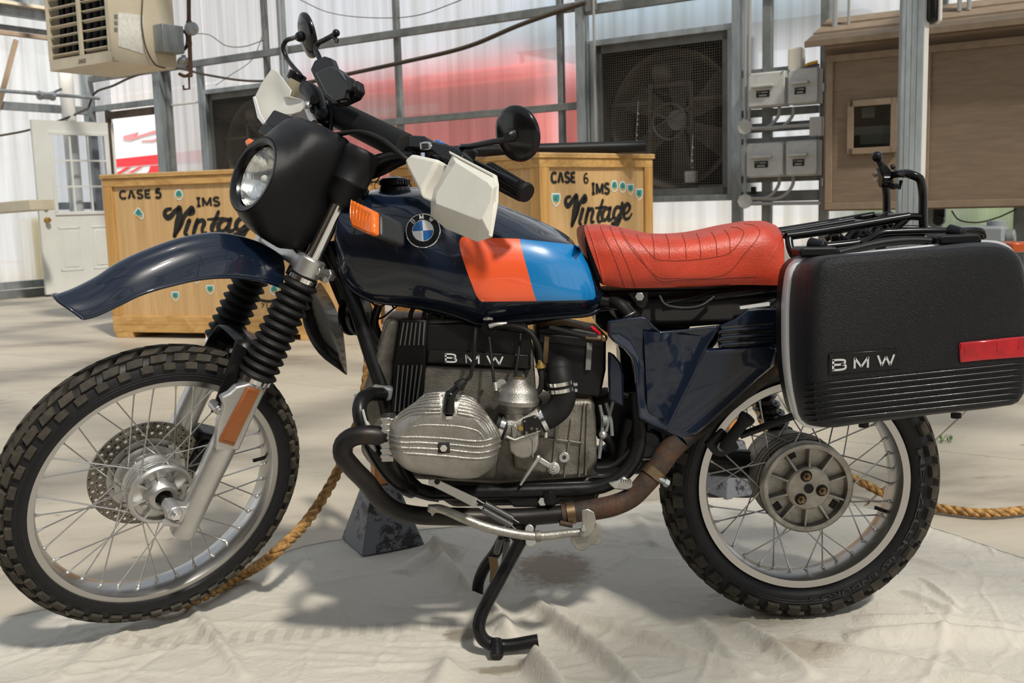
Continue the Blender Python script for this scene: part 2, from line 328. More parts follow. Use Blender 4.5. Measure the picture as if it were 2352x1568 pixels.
lens_m.node_tree.nodes['Glossy BSDF'].inputs['Roughness'].default_value = 0.12

# ---------------------------------------------------------------- mesh helpers
OFF = {}
def cat(pts, n):
    """n points of a Catmull-Rom curve through pts (tuples or Vectors), evenly spaced in parameter"""
    P = [Vector(p) for p in pts]
    if len(P) == 2: return [P[0].lerp(P[1], i/(n-1)) for i in range(n)]
    ln = [0.0]
    for a, b in zip(P, P[1:]): ln.append(ln[-1]+max(1e-6, (b-a).length)**0.75)
    tot = ln[-1]; out = []; k = 0
    for i in range(n):
        s = tot*i/(n-1)
        while k < len(P)-2 and s > ln[k+1]: k += 1
        t = (s-ln[k])/(ln[k+1]-ln[k]); t = min(1, max(0, t))
        p1, p2 = P[k], P[k+1]; p0 = P[k-1] if k > 0 else p1*2-p2; p3 = P[k+2] if k+2 < len(P) else p2*2-p1
        h = ln[k+1]-ln[k]
        h0 = (ln[k]-ln[k-1]) if k > 0 else h; h2 = (ln[k+2]-ln[k+1]) if k+2 < len(P) else h
        m1 = ((p1-p0)/h0*h + (p2-p1)/h*h0)/(h0+h)*h; m2 = ((p2-p1)/h*h2 + (p3-p2)/h2*h)/(h+h2)*h
        t2, t3 = t*t, t*t*t
        out.append(p1*(2*t3-3*t2+1)+m1*(t3-2*t2+t)+p2*(-2*t3+3*t2)+m2*(t3-t2))
    return out
def perp(d):
    d = d.normalized(); a = Vector((0, 0, 1)) if abs(d.z) < 0.9 else Vector((1, 0, 0))
    u = d.cross(a).normalized(); return u, d.cross(u).normalized()
class MB:
    def __init__(s): s.v = []; s.f = []
    def add(s, vs, fs):
        o = len(s.v); s.v += [Vector(v) for v in vs]; s.f += [tuple(o+i for i in f) for f in fs]; return s
    def box(s, c, x, y, z):
        c, x, y, z = Vector(c), Vector(x), Vector(y), Vector(z)
        vs = [c+x*a+y*b+z*d for a in (-1, 1) for b in (-1, 1) for d in (-1, 1)]
        return s.add(vs, [(0, 1, 3, 2), (4, 6, 7, 5), (0, 4, 5, 1), (2, 3, 7, 6), (0, 2, 6, 4), (1, 5, 7, 3)])
    def abox(s, lo, hi):
        lo, hi = Vector(lo), Vector(hi); h = (hi-lo)/2
        return s.box((lo+hi)/2, (h.x, 0, 0), (0, h.y, 0), (0, 0, h.z))
    def bar(s, p, q, w, t, n):
        """board from p to q, w wide, t thick along n (p, q lie in its middle)"""
        p, q, n = Vector(p), Vector(q), Vector(n).normalized(); d = q-p; side = d.cross(n).normalized()
        return s.box((p+q)/2, d/2, side*(w/2), n*(t/2))
    def tube(s, pts, r, seg=10, n=None, closed=False, caps=True):
        P = cat(pts, n) if n else [Vector(p) for p in pts]
        m = len(P); rs = r if isinstance(r, (list, tuple)) else [r]*m
        if len(rs) != m: rs = [rs[0]+(rs[-1]-rs[0])*i/(m-1) for i in range(m)] if len(rs) == 2 else [c.x for c in cat([(x, 0, 0) for x in rs], m)]
        u = None; vs = []; fs = []
        for i in range(m):
            a = P[i-1] if (i > 0 or closed) else P[i]; b = P[(i+1) % m] if (i < m-1 or closed) else P[i]
            d = (b-a); d = d.normalized() if d.length > 1e-9 else Z3
            if u is None: u = perp(d)[0]
            else:
                u = u-d*u.dot(d); u = u.normalized() if u.length > 1e-6 else perp(d)[0]
            w = d.cross(u)
            vs += [P[i]+(u*math.cos(2*PI*k/seg)+w*math.sin(2*PI*k/seg))*rs[i] for k in range(seg)]
        for i in range(m-1 if not closed else m):
            j = (i+1) % m
            for k in range(seg): fs.append((i*seg+k, i*seg+(k+1) % seg, j*seg+(k+1) % seg, j*seg+k))
        if caps and not closed: fs += [tuple(reversed(range(seg))), tuple((m-1)*seg+k for k in range(seg))]
        return s.add(vs, fs)
    def lathe(s, prof, o, ax, seg=32, closed=False, caps=True, x=None):
        """prof: (radius, height along ax)"""
        o, ax = Vector(o), Vector(ax).normalized(); u, w = perp(ax)
        if x is not None: u = (Vector(x)-ax*Vector(x).dot(ax)).normalized(); w = ax.cross(u)
        vs = []; fs = []; m = len(prof)
        for r, h in prof: vs += [o+ax*h+(u*math.cos(2*PI*k/seg)+w*math.sin(2*PI*k/seg))*r for k in range(seg)]
        for i in range(m if closed else m-1):
            j = (i+1) % m
            for k in range(seg): fs.append((i*seg+k, i*seg+(k+1) % seg, j*seg+(k+1) % seg, j*seg+k))
        if caps and not closed: fs += [tuple(reversed(range(seg))), tuple((m-1)*seg+k for k in range(seg))]
        return s.add(vs, fs)
    def cyl(s, p, q, r, seg=20, r2=None):
        p, q = Vector(p), Vector(q); return s.lathe([(r, 0), (r if r2 is None else r2, (q-p).length)], p, q-p, seg)
    def loft(s, rings, closed=True, caps=True):
        m = len(rings); n = len(rings[0]); vs = [v for r in rings for v in r]; fs = []
        for i in range(m-1):
            for k in range(n if closed else n-1): fs.append((i*n+k, i*n+(k+1) % n, (i+1)*n+(k+1) % n, (i+1)*n+k))
        if caps and closed: fs += [tuple(reversed(range(n))), tuple((m-1)*n+k for k in range(n))]
        return s.add(vs, fs)
    def prism(s, poly, ext):
        n = len(poly); ext = Vector(ext); vs = [Vector(p) for p in poly]+[Vector(p)+ext for p in poly]
        fs = [tuple(range(n)), tuple(reversed(range(n, 2*n)))]+[(i, n+i, n+(i+1) % n, (i+1) % n) for i in range(n)]
        return s.add(vs, fs)
    def sphere(s, c, r, seg=16, rings=10, sc3=(1, 1, 1), ax=Z3):
        c = Vector(c); ax = Vector(ax).normalized(); u, w = perp(ax); vs = [c-ax*r*sc3[2]]; fs = []
        for i in range(1, rings):
            th = PI*i/rings
            for k in range(seg): vs.append(c+(u*math.cos(2*PI*k/seg)*sc3[0]+w*math.sin(2*PI*k/seg)*sc3[1])*r*math.sin(th)-ax*r*math.cos(th)*sc3[2])
        vs.append(c+ax*r*sc3[2]); N = len(vs)-1
        for k in range(seg): fs.append((0, 1+(k+1) % seg, 1+k)); fs.append((N, 1+(rings-2)*seg+k, 1+(rings-2)*seg+(k+1) % seg))
        for i in range(rings-2):
            for k in range(seg): fs.append((1+i*seg+k, 1+i*seg+(k+1) % seg, 1+(i+1)*seg+(k+1) % seg, 1+(i+1)*seg+k))
        return s.add(vs, fs)
    def torus(s, c, ax, R_, r, seg=40, sec=10):
        u, w = perp(Vector(ax)); c = Vector(c)
        return s.tube([c+(u*math.cos(2*PI*k/seg)+w*math.sin(2*PI*k/seg))*R_ for k in range(seg)], r, sec, closed=True)
    def hexnut(s, p, q, r): return s.cyl(p, q, r, 6)
    def build(s, name, m, parent=None, bevel=0.0, smooth=35, sub=0, label=None, kind=None, solid=0.0, bseg=2, uv=None):
        root = parent
        off = OFF[parent.name] if parent else Vector((0, 0, 0))
        if not parent:
            xs = [v.x for v in s.v]; ys = [v.y for v in s.v]; zs = [v.z for v in s.v]
            off = Vector(((min(xs)+max(xs))/2, (min(ys)+max(ys))/2, min(zs)))
        me = bpy.data.meshes.new(name); me.from_pydata([v-off for v in s.v], [], s.f); me.update()
        bm = bmesh.new(); bm.from_mesh(me); bmesh.ops.remove_doubles(bm, verts=bm.verts, dist=1e-6)
        bmesh.ops.recalc_face_normals(bm, faces=bm.faces); bm.to_mesh(me); bm.free()
        if uv:
            ul = me.uv_layers.new(name='UVMap')
            for lp in me.loops: ul.data[lp.index].uv = uv(me.vertices[lp.vertex_index].co+off)
        if smooth:
            for p in me.polygons: p.use_smooth = True
            me.set_sharp_from_angle(angle=rad(smooth))
        if isinstance(m, (list, tuple)):
            for k in m: me.materials.append(k)
        else: me.materials.append(m)
        o = bpy.data.objects.new(name, me); COL.objects.link(o)
        if parent: o.parent = parent
        else: o.location = off
        OFF[o.name] = off
        if solid: md = o.modifiers.new('solid', 'SOLIDIFY'); md.thickness = solid; md.offset = -1
        if bevel:
            md = o.modifiers.new('bevel', 'BEVEL'); md.width = bevel; md.segments = bseg; md.limit_method = 'ANGLE'; md.angle_limit = rad(32); md.harden_normals = False
        if sub: md = o.modifiers.new('sub', 'SUBSURF'); md.levels = sub; md.render_levels = sub
        if label: o['label'] = label
        if kind: o['kind'] = kind
        return o
def thing(name, label, cat_, P, group=None):
    o = bpy.data.objects.new(name, None); COL.objects.link(o); o.location = P; o.empty_display_size = 0.1
    o['label'] = label; o['category'] = cat_
    if group: o['group'] = group
    OFF[o.name] = Vector(P); return o
def tag(o, label, cat_, group=None, kind=None):
    o['label'] = label; o['category'] = cat_
    if group: o['group'] = group
    if kind: o['kind'] = kind
    return o
def struct(mb, name, m, **k):
    o = mb.build(name, m, **k); o['kind'] = 'structure'; return o
def PX(pts, Y): return [at(x, y, Y) for x, y in pts]
def slab(mb, pts, Y, t):
    """upright plate: outline in the plane Y, t thick away from the camera side"""
    return mb.prism([at(x, y, Y) for x, y in pts], (0, t, 0))
def tpx(mb, pts, r, n=24, seg=10): return mb.tube([at(*p) for p in pts], r, seg, n=n)
def facing(x, y, ang, ratio):
    """unit normal of a disc at pixel x, y whose outline is an ellipse of that axis ratio; ang: screen direction (degrees, 0 right, 90 up) its normal leans to"""
    d = ray(x, y).normalized(); a = rad(ang); m = _r*math.cos(a)+_u*math.sin(a); m = (m-d*m.dot(d)).normalized()
    return (-d*ratio+m*math.sqrt(1-ratio*ratio)).normalized()
def text_mesh(s, size=1.0, bold=0.0, font=None):
    """2-D triangles of a text, baseline at 0, left at 0"""
    cu = bpy.data.curves.new('t', 'FONT'); cu.body = s; cu.size = size; cu.offset = bold; cu.resolution_u = 3; cu.fill_mode = 'FRONT'
    o = bpy.data.objects.new('t', cu); COL.objects.link(o)
    dg = bpy.context.evaluated_depsgraph_get(); me = bpy.data.meshes.new_from_object(o.evaluated_get(dg))
    V = [v.co.copy() for v in me.vertices]; Fc = [tuple(p.vertices) for p in me.polygons]
    bpy.data.objects.remove(o); bpy.data.curves.remove(cu); bpy.data.meshes.remove(me)
    return V, Fc
GLY = {'B': (0.8, [[(0.09, 0), (0.09, 1)], [(0.05, 0.95), (0.5, 0.95), (0.68, 0.88), (0.71, 0.74), (0.68, 0.60), (0.5, 0.53), (0.05, 0.53)], [(0.5, 0.53), (0.70, 0.46), (0.75, 0.29), (0.70, 0.12), (0.5, 0.05), (0.05, 0.05)]]),
 'M': (1.1, [[(0.10, 0), (0.10, 1)], [(0.10, 0.97), (0.55, 0.12)], [(0.55, 0.12), (1.0, 0.97)], [(1.0, 1), (1.0, 0)]]),
 'W': (1.4, [[(0.08, 1), (0.38, 0.04)], [(0.38, 0.04), (0.70, 0.85)], [(0.70, 0.85), (1.02, 0.04)], [(1.02, 0.04), (1.32, 1)]]),
 'C': (0.85, [[(0.78, 0.80), (0.66, 0.93), (0.45, 0.95), (0.22, 0.88), (0.10, 0.66), (0.09, 0.5), (0.10, 0.34), (0.22, 0.12), (0.45, 0.05), (0.66, 0.07), (0.78, 0.20)]]),
 'A': (0.95, [[(0.08, 0), (0.45, 1)], [(0.50, 1), (0.87, 0)], [(0.22, 0.30), (0.40, 0.30)], [(0.55, 0.30), (0.73, 0.30)]]),
 'S': (0.8, [[(0.70, 0.82), (0.58, 0.94), (0.40, 0.96), (0.18, 0.90), (0.10, 0.74), (0.20, 0.59), (0.42, 0.51), (0.62, 0.42), (0.72, 0.26), (0.62, 0.10), (0.40, 0.04), (0.20, 0.07), (0.08, 0.20)]]),
 'E': (0.75, [[(0.11, 0), (0.11, 1)], [(0.20, 0.93), (0.70, 0.93)], [(0.20, 0.5), (0.62, 0.5)], [(0.20, 0.07), (0.70, 0.07)]]),
 'I': (0.5, [[(0.25, 0), (0.25, 1)], [(0.03, 0.95), (0.47, 0.95)], [(0.03, 0.05), (0.47, 0.05)]]),
 '5': (0.8, [[(0.16, 0.5), (0.20, 0.93)], [(0.20, 0.92), (0.68, 0.92)], [(0.14, 0.52), (0.35, 0.60), (0.58, 0.56), (0.71, 0.40), (0.71, 0.25), (0.60, 0.10), (0.40, 0.04), (0.20, 0.06), (0.08, 0.18)]]),
 '6': (0.8, [[(0.64, 0.92), (0.42, 0.94), (0.22, 0.80), (0.12, 0.55), (0.12, 0.30), (0.22, 0.10), (0.40, 0.04), (0.60, 0.10), (0.69, 0.28), (0.60, 0.46), (0.42, 0.54), (0.24, 0.46), (0.14, 0.34)]]),
 ' ': (0.6, [])}
def strokes(mb, s, o, xa, ya, h, width, wt, lift):
    xa, ya = Vector(xa).normalized(), Vector(ya).normalized(); nn = xa.cross(ya).normalized()
    tot = sum(GLY[c][0] for c in s)+0.16*(len(s)-1); kx = width/tot; x0 = 0.0
    for c in s:
        adv, st = GLY[c]
        for pts in st:
            P = cat([(x0+x, y, 0) for x, y in pts], max(2, (len(pts)-1)*4+1)) if len(pts) > 2 else [Vector((x0+x, y, 0)) for x, y in pts]
            Q = [Vector((p.x*kx, p.y*h, 0)) for p in P]; n = len(Q); vs = []; hw_ = wt*h/2
            for i, p in enumerate(Q):
                d = (Q[min(n-1, i+1)]-Q[max(0, i-1)]).normalized(); sd = Vector((-d.y, d.x, 0))*hw_; e = d*hw_*0.0
                for q in (p+sd+e, p-sd+e): vs.append(o+xa*q.x+ya*q.y+nn*lift)
            mb.add(vs, [(2*i, 2*i+1, 2*i+3, 2*i+2) for i in range(n-1)])
        x0 += adv+0.16
    return mb
def put_text(mb, s, o, xa, ya, h, bold=0.0, lift=0.0008, width=None, curve=None):
    if width and all(c in GLY for c in s): return strokes(mb, s, o, xa, ya, h, width, 0.19 if bold < 0.02 else 0.28, lift)
    """flat lettering: cap height h along ya, from o along xa; fitted to width when given"""
    V, Fc = text_mesh(s, 1.0, bold)
    x0 = min(v.x for v in V); x1 = max(v.x for v in V); y1 = max(v.y for v in V); y0 = min(v.y for v in V)
    k = h/(y1-y0); kx = (width/(x1-x0)) if width else k
    xa, ya = Vector(xa).normalized(), Vector(ya).normalized(); n = xa.cross(ya).normalized()
    return mb.add([o+xa*((v.x-x0)*kx)+ya*((v.y-y0)*k)+n*lift for v in V], Fc)
# ================================================================ SETTING
# floor: bed and cast slabs with recessed joints
J = fl(50, 816); R1 = fl(2175, 983)
ds = (R1-J).dot(DM)
fb = MB(); fb.abox((-16, -9, -0.30), (13, 19, -0.06)); floor = struct(fb, 'floor', concrete)
nsl = round(ds/3.0); step_s = ds/nsl; step_t = 3.05
def clip_room(poly):
    # keep slabs inside the two walls
    def cut(pl, d, lim):
        out = []
        for i in range(len(pl)):
            a, b = pl[i], pl[(i+1) % len(pl)]; fa, fb_ = a.dot(d)-lim, b.dot(d)-lim
            if fa <= 0: out.append(a)
            if (fa < 0) != (fb_ < 0) and abs(fa-fb_) > 1e-9: out.append(a.lerp(b, fa/(fa-fb_)))
        return out
    pl = cut(poly, NM, CORNER.dot(NM)-0.01)
    if pl: pl = cut(pl, NL, CORNER.dot(NL)-0.01)
    return pl
for i in range(-3, 6):
    for j in range(-4, 3):
        a = J+DM*(i*step_s)+DL*(j*step_t); g = 0.005
        q = [a+DM*g+DL*g, a+DM*(step_s-g)+DL*g, a+DM*(step_s-g)+DL*(step_t-g), a+DM*g+DL*(step_t-g)]
        c = sum(q, Vector())/4
        if (c-CAM).length > 15 or c.y < -7.5: continue
        q = clip_room([Vector((p.x, p.y, 0)) for p in q])
        if len(q) < 3: continue
        MB().prism(q, (0, 0, -0.07)).build('slab', concrete, floor, bevel=0.004, smooth=0)

def vpost(mb, s, off, w, t, z0, z1, left=False):
    if left: P = CORNER+DL*s+DM*off; return mb.box(P+Z3*((z0+z1)/2), DL*w/2, DM*t/2, Z3*((z1-z0)/2))
    P = CORNER+DM*s-NM*off; return mb.box(P+Z3*((z0+z1)/2), DM*w/2, NM*t/2, Z3*((z1-z0)/2))
def hrail(mb, s0, s1, z, off, h, t, left=False):
    if left: P = CORNER+DL*((s0+s1)/2)+DM*off; return mb.box(P+Z3*z, DL*(s1-s0)/2, DM*t/2, Z3*h/2)
    P = CORNER+DM*((s0+s1)/2)-NM*off; return mb.box(P+Z3*z, DM*(s1-s0)/2, NM*t/2, Z3*h/2)
sx = lambda x, y=250: mwx(mw(x, y))
zm = lambda x, y: mw(x, y).z
ZT = 4.6
wb = struct(hrail(MB(), 0.0, 19.0, 0.05, 0.03, 0.10, 0.08), 'wall_back', galvd)
s_dl, s_dr = sx(258), sx(373)
s_f2 = sx(478); s_f1 = sx(1366); FW = sx(1692, 250)-s_f1
s_f2r = s_f2+FW
zf_t = zm(1366, 96); zf_b = zm(1600, 462)
z_hd = zm(300, 250); zA = zm(900, 84); zB = zm(1106, 264)
def panel(s0, s1, z0, z1, left=False):
    mb = MB()
    if left: q = [CORNER+DL*s0+Z3*z0, CORNER+DL*s1+Z3*z0, CORNER+DL*s1+Z3*z1, CORNER+DL*s0+Z3*z1]
    else: q = [CORNER+DM*s0+Z3*z0, CORNER+DM*s1+Z3*z0, CORNER+DM*s1+Z3*z1, CORNER+DM*s0+Z3*z1]
    mb.add(q, [(0, 1, 2, 3)])
    return mb.build('panel', polyc, wl if left else wb, smooth=0, uv=(lambda c: (lwx(c), c.z)) if left else (lambda c: (mwx(c), c.z)))
s_a, s_b, s_c, s_d = sx(622), sx(926), sx(1297), sx(1353)
s_e = sx(1768); s_end = 12.6
for (a, b, z0, z1) in ((0.02, s_dl, 0.1, ZT), (s_dl, s_dr, z_hd, ZT), (s_dr, s_f2, 0.1, ZT), (s_f2, s_f2r, 0.1, zf_b), (s_f2, s_f2r, zf_t, ZT), (s_f2r, s_b, 0.1, zA), (s_f2r, s_b, zA, ZT),
                       (s_b, s_c, 0.1, zB), (s_b, s_c, zB, ZT), (s_c, s_d, 0.1, zB), (s_c, s_d, zB, ZT), (s_d, s_f1+FW, 0.1, zf_b), (s_d, s_f1+FW, zf_t, ZT), (s_f1+FW, s_e, 0.1, ZT), (s_e, sx(2150), 0.1, ZT), (sx(2150), s_end, 0.1, ZT), (s_end, 15.8, 0.1, ZT), (15.8, 19.0, 0.1, ZT)):
    panel(a+0.004, b-0.004, z0, z1)
def post(s, w, z0=0.1, z1=ZT, off=0.05, t=0.06, m=galvd, name='post'): return vpost(MB(), s, off, w, t, z0, z1).build(name, m, wb, bevel=0.004)
def rail(s0, s1, z, h, off=0.06, t=0.05, m=galvd, name='rail'): return hrail(MB(), s0, s1, z, off, h, t).build(name, m, wb, bevel=0.004)
post(0.06, 0.12, off=0.08, t=0.10, m=galv); post(-0.10+sx(212, 260)-0.02, 0.05, off=0.02, t=0.02, m=rust)
post(s_dr+0.10, 0.13, off=0.10, t=0.10, m=galv); post(s_dr+0.20, 0.05, off=0.05, m=galvd)
post(s_f2-0.04, 0.07, z1=zA, m=galv); post(sx(624), 0.055, m=galvd, off=0.03); post(s_f2r+0.04, 0.08, off=0.09, m=galv)
post(s_b, 0.055); post(s_c, 0.05); post(s_d, 0.09, off=0.10, t=0.10, m=galv)
post(s_f1+FW+0.045, 0.085, off=0.09, m=galv); post(s_e, 0.075, m=galvd); post(sx(1902, 40), 0.07); post(sx(2150, 500), 0.10, off=0.04); post(sx(2345, 500), 0.08)
post(s_dl-0.03, 0.05, z1=z_hd, m=darkbr, name='door_jamb'); post(s_dr+0.01, 0.06, z1=z_hd, m=darkbr, name='door_jamb')
rail(s_dl-0.06, s_dr+0.04, z_hd-0.06, 0.09, m=darkbr, name='door_header', off=0.05)
rail(0.05, s_dr+0.06, z_hd+0.04, 0.07, m=galv)
rail(0.15, s_d, zA, 0.075, off=0.10); rail(s_d+0.04, sx(1900, 40), zm(1450, 14), 0.085, off=0.10)
rail(s_f2r, s_d, zB, 0.065, off=0.07)
rail(s_dr+0.2, s_f2, zm(430, 238), 0.02, off=0.02, m=trimw)
# gusset plates where rails meet the main posts
for (x, y, h) in ((652, 123, 0.13), (1357, 8, 0.13)):
    P = mw(x, y, 0.165); MB().box(P, DM*0.06, NM*0.006, Z3*h/2).build('gusset', galvd, wb, bevel=0.01)
# framing ledges behind the meter boxes
for y, h in ((165, 0.06), (258, 0.06), (292, 0.07), (322, 0.045), (409, 0.06), (450, 0.085)):
    rail(s_f1+FW+0.06, sx(1885, y), zm(1790, y), h, off=0.05)

# left wall
wl = struct(hrail(MB(), -10.5, 0.0, 0.05, 0.03, 0.10, 0.08, True), 'wall_left', galvd)
lsx = lambda x, y: lwx(lw(x, y)); lz = lambda x, y: lw(x, y).z
cuts = [-10.5, -8.6, -6.7, -4.8, -2.9, -1.45, -0.02]
zl = lz(50, 247)
for a, b in zip(cuts, cuts[1:]):
    panel(a+0.004, b-0.004, 0.1, zl, True); panel(a+0.004, b-0.004, zl+0.004, ZT, True)
def railL(z, h, off=0.06, t=0.05, m=galvd, s0=-10.5, s1=-0.05): return hrail(MB(), s0, s1, z, off, h, t, True).build('rail', m, wl, bevel=0.004)
railL(lz(50, 20), 0.26, off=0.14, t=0.14, m=galv); railL(lz(50, 22), 0.04, off=0.24, t=0.1, m=beige)
railL(lz(50, 70), 0.06); railL(lz(50, 84), 0.05, off=0.10, m=tant); railL(lz(70, 248), 0.10, m=galv)
railL(lz(50, 475), 0.09, m=galv); railL(lz(80, 650), 0.09, m=galv)
for s in (-10.4, -8.6, -6.7, -4.8, -2.9): vpost(MB(), s, 0.07, 0.09, 0.07, 0.1, ZT, True).build('post', galvd, wl, bevel=0.004)
MB().bar(lw(-45, 400, 0.12), lw(37, 92, 0.12), 0.05, 0.04, DM).build('brace', tant, wl)
# sprinkler pipe along the left wall with its valve
P0 = lw(-700, 165, 0.45); P1 = lw(228, 226, 0.45); P1.z = P0.z = lw(50, 212, 0.45).z
pt = thing('water_pipe', 'grey water pipe with a lever valve running level along the left wall', 'pipe', lw(50, 212, 0.45))
MB().tube([P0, P1], 0.022, 10).build('pipe', galv, pt)
V0 = lw(106, 220, 0.42)
MB().cyl(V0-DL*0.06, V0+DL*0.06, 0.045, 12).cyl(V0-DL*0.10, V0-DL*0.06, 0.055, 8).cyl(V0+DL*0.06, V0+DL*0.10, 0.055, 8).build('valve', galv, pt, bevel=0.004)
MB().bar(V0, lw(142, 204, 0.42), 0.03, 0.012, DM).build('lever', galv, pt, bevel=0.003)
# white standpipe in the corner
Pc = lw(157, 250, 0.14); wpipe = MB().lathe([(0.085, 0.0), (0.085, 3.9)], (Pc.x, Pc.y, 0.0), Z3, 20).build('standpipe', trimw)
tag(wpipe, 'thick off-white upright pipe standing behind the open white door', 'pipe')
# side timber ledge at the far left
P = atp(0, 478, Vector((-6.0, 9.9, 0)), NM); Q = atp(97, 470, Vector((-6.0, 9.9, 0)), NM)
lg = MB().bar(P-(Q-P)*1.2, Q, 0.12, 0.30, NM).build('shelf_board', beige, bevel=0.006); tag(lg, 'beige board jutting in from the left beside the door knob', 'board')
Lp = Vector((P.x, P.y, 0))
mbk = MB(); mbk.bar(P-(Q-P)*0.9-Z3*0.06, Vector((P.x-(Q.x-P.x)*0.9, P.y-(Q.y-P.y)*0.9, 0)), 0.06, 0.06, NM); mbk.build('trestle', galvd, lg)
mbk = MB(); mbk.bar(P-(Q-P)*0.5-Z3*0.06, Vector((P.x-(Q.x-P.x)*0.5, P.y-(Q.y-P.y)*0.5, 0)), 0.06, 0.06, NM); mbk.build('trestle', galvd, lg)

# roof framing overhead (out of view; its beams dapple the sunlight) and the rest of the room behind the camera
ce = struct(MB().box((0, 1, 4.62), DM*10.5, NM*0.06, Z3*0.08), 'ceiling', galv)
for k in range(-4, 5):
    if k: MB().box(Vector((0, 1, 4.62))+NM*k*1.9, DM*10.5, NM*0.05, Z3*0.07).build('purlin', galv, ce)
for k in range(-3, 4): MB().box(Vector((0, 1, 4.5))+DM*(k*2.6+1.2), DM*0.06, NM*9, Z3*0.08).build('rafter', galv, ce)
for i in range(-4, 4):
    for j in range(-4, 5):
        c = Vector((0, 1, 4.68))+DM*(i*2.25+1.1)+NM*(j*1.9-0.95)
        MB().add([c-DM*1.12-NM*0.94, c+DM*1.12-NM*0.94, c+DM*1.12+NM*0.94, c-DM*1.12+NM*0.94], [(0, 1, 2, 3)]).build('roof_panel', roofm, ce, smooth=0, uv=lambda v: (v.dot(DM), v.dot(NM)))
wr = struct(MB().box(CORNER+DM*19.0-NM*8.5+Z3*0.35, DM*0.05, NM*8.4, Z3*0.35), 'wall_right', galvd)
for k in range(7):
    a = CORNER+DM*19.0-NM*(0.1+k*2.4)
    MB().add([a+Z3*0.7, a-NM*2.3+Z3*0.7, a-NM*2.3+Z3*ZT, a+Z3*ZT], [(0, 1, 2, 3)]).build('panel', polyc, wr, smooth=0, uv=lambda v: (v.dot(NM), v.z))
    MB().box(a+Z3*2.4, DM*0.05, NM*0.04, Z3*2.3).build('post', galvd, wr)
wf = struct(MB().box(Vector((0, 0, 1.1))-NM*8.4+DM*1.0, DM*9, NM*0.05, Z3*1.1), 'wall_front', darkbr)
for k in range(-3, 4): MB().box(Vector((0, 0, 3.4))-NM*8.4+DM*(1.0+k*2.6), DM*1.28, NM*0.02, Z3*1.2).build('panel', tanp, wf)
for k in range(-3, 4): MB().box(Vector((0, 0, 2.3))-NM*8.3+DM*(1.0+k*2.8), DM*0.06, NM*0.06, Z3*2.3).build('post', galvd, wf)

# ---------------------------------------------------------------- canvas drop cloth
edge_px = [(-260, 1470), (0, 1424), (150, 1392), (400, 1330), (600, 1288), (700, 1256), (790, 1240), (930, 1222), (1000, 1216), (1110, 1207), (1300, 1180), (1480, 1156), (1640, 1148), (1800, 1150), (1960, 1163), (2060, 1185), (2140, 1213), (2240, 1248), (2352, 1286), (2560, 1345)]
E_ = [fl(x, y) for x, y in edge_px]; EC = cat(E_, 420)
def fold(P, a, b, w, h):
    d = b-a; t = (P-a).dot(d)/d.dot(d)
    if t < -0.05 or t > 1.05: return 0
    q = a+d*min(1, max(0, t)); dist = (Vector((P.x, P.y, 0))-Vector((q.x, q.y, 0))).length
    tt = max(0, min(1, t)); return h*math.exp(-(dist/w)**2)*(math.sin(PI*(0.06+0.9*tt))**0.5)
FOLDS = [(fl(1215, 1395), fl(1480, 1600), 0.016, 0.030), (fl(1120, 1405), fl(1300, 1640), 0.022, 0.026), (fl(1240, 1400), fl(1730, 1560), 0.014, 0.018), (fl(1130, 1420), fl(1180, 1300), 0.02, 0.012),
         (fl(1190, 1520), fl(1330, 1640), 0.014, 0.020), (fl(990, 1265), fl(1110, 1430), 0.022, 0.030), (fl(1030, 1262), fl(930, 1320), 0.03, 0.018), (fl(1700, 1440), fl(1860, 1560), 0.020, 0.016), (fl(1600, 1425), fl(1700, 1540), 0.020, 0.012),
         (fl(1960, 1470), fl(2360, 1480), 0.030, 0.022), (fl(1980, 1430), fl(2340, 1455), 0.02, 0.014), (fl(1900, 1500), fl(2352, 1600), 0.03, 0.015), (fl(2080, 1370), fl(2200, 1420), 0.012, 0.010), (fl(430, 1395), fl(560, 1560), 0.016, 0.012), (fl(350, 1420), fl(150, 1560), 0.03, 0.010),
         (fl(2050, 1280), fl(2210, 1330), 0.01, 0.008), (fl(2120, 1340), fl(2200, 1400), 0.01, 0.008), (fl(1460, 1190), fl(1500, 1260), 0.02, 0.012), (fl(1050, 1500), fl(1000, 1620), 0.03, 0.015)]
CONT = [(fl(1847, 1424), 0.16), (at(1105, 1478, -0.17), 0.10), (at(1210, 1470, -0.17), 0.10), (at(1200, 1398, 0.17), 0.07), (at(1110, 1400, 0.17), 0.07)]
def cloth_h(P):
    n1 = noise.noise(Vector((P.x*1.7, P.y*3.2, 0)))*0.006 + noise.noise(Vector((P.x*5+4, P.y*9+P.x*4, 2)))*0.0025
    rv = 1-abs(noise.noise(Vector((P.x*4.5+P.y*3, P.y*4.5-P.x*2, 5)))); rv2 = 1-abs(noise.noise(Vector((P.x*9-P.y*5, P.y*8+P.x*6, 9))))
    rv3 = 1-abs(noise.noise(Vector((P.x*3.2+P.y*6, P.y*16-P.x*9, 13))))
    h = 0.008+n1+0.009*max(0, rv-0.90)/0.10+0.0050*max(0, rv2-0.90)/0.10+0.0065*max(0, rv3-0.92)/0.08
    for a, b, w, hh in FOLDS: h += fold(P, a, b, w, hh*1.5)
    for c, r in CONT:
        d = math.hypot(P.x-c.x, P.y-c.y)
        if d < r: k = (d/r)**2; h = h*k+0.003*(1-k)
    return max(0.002, h)
import numpy as np
random.seed(11)
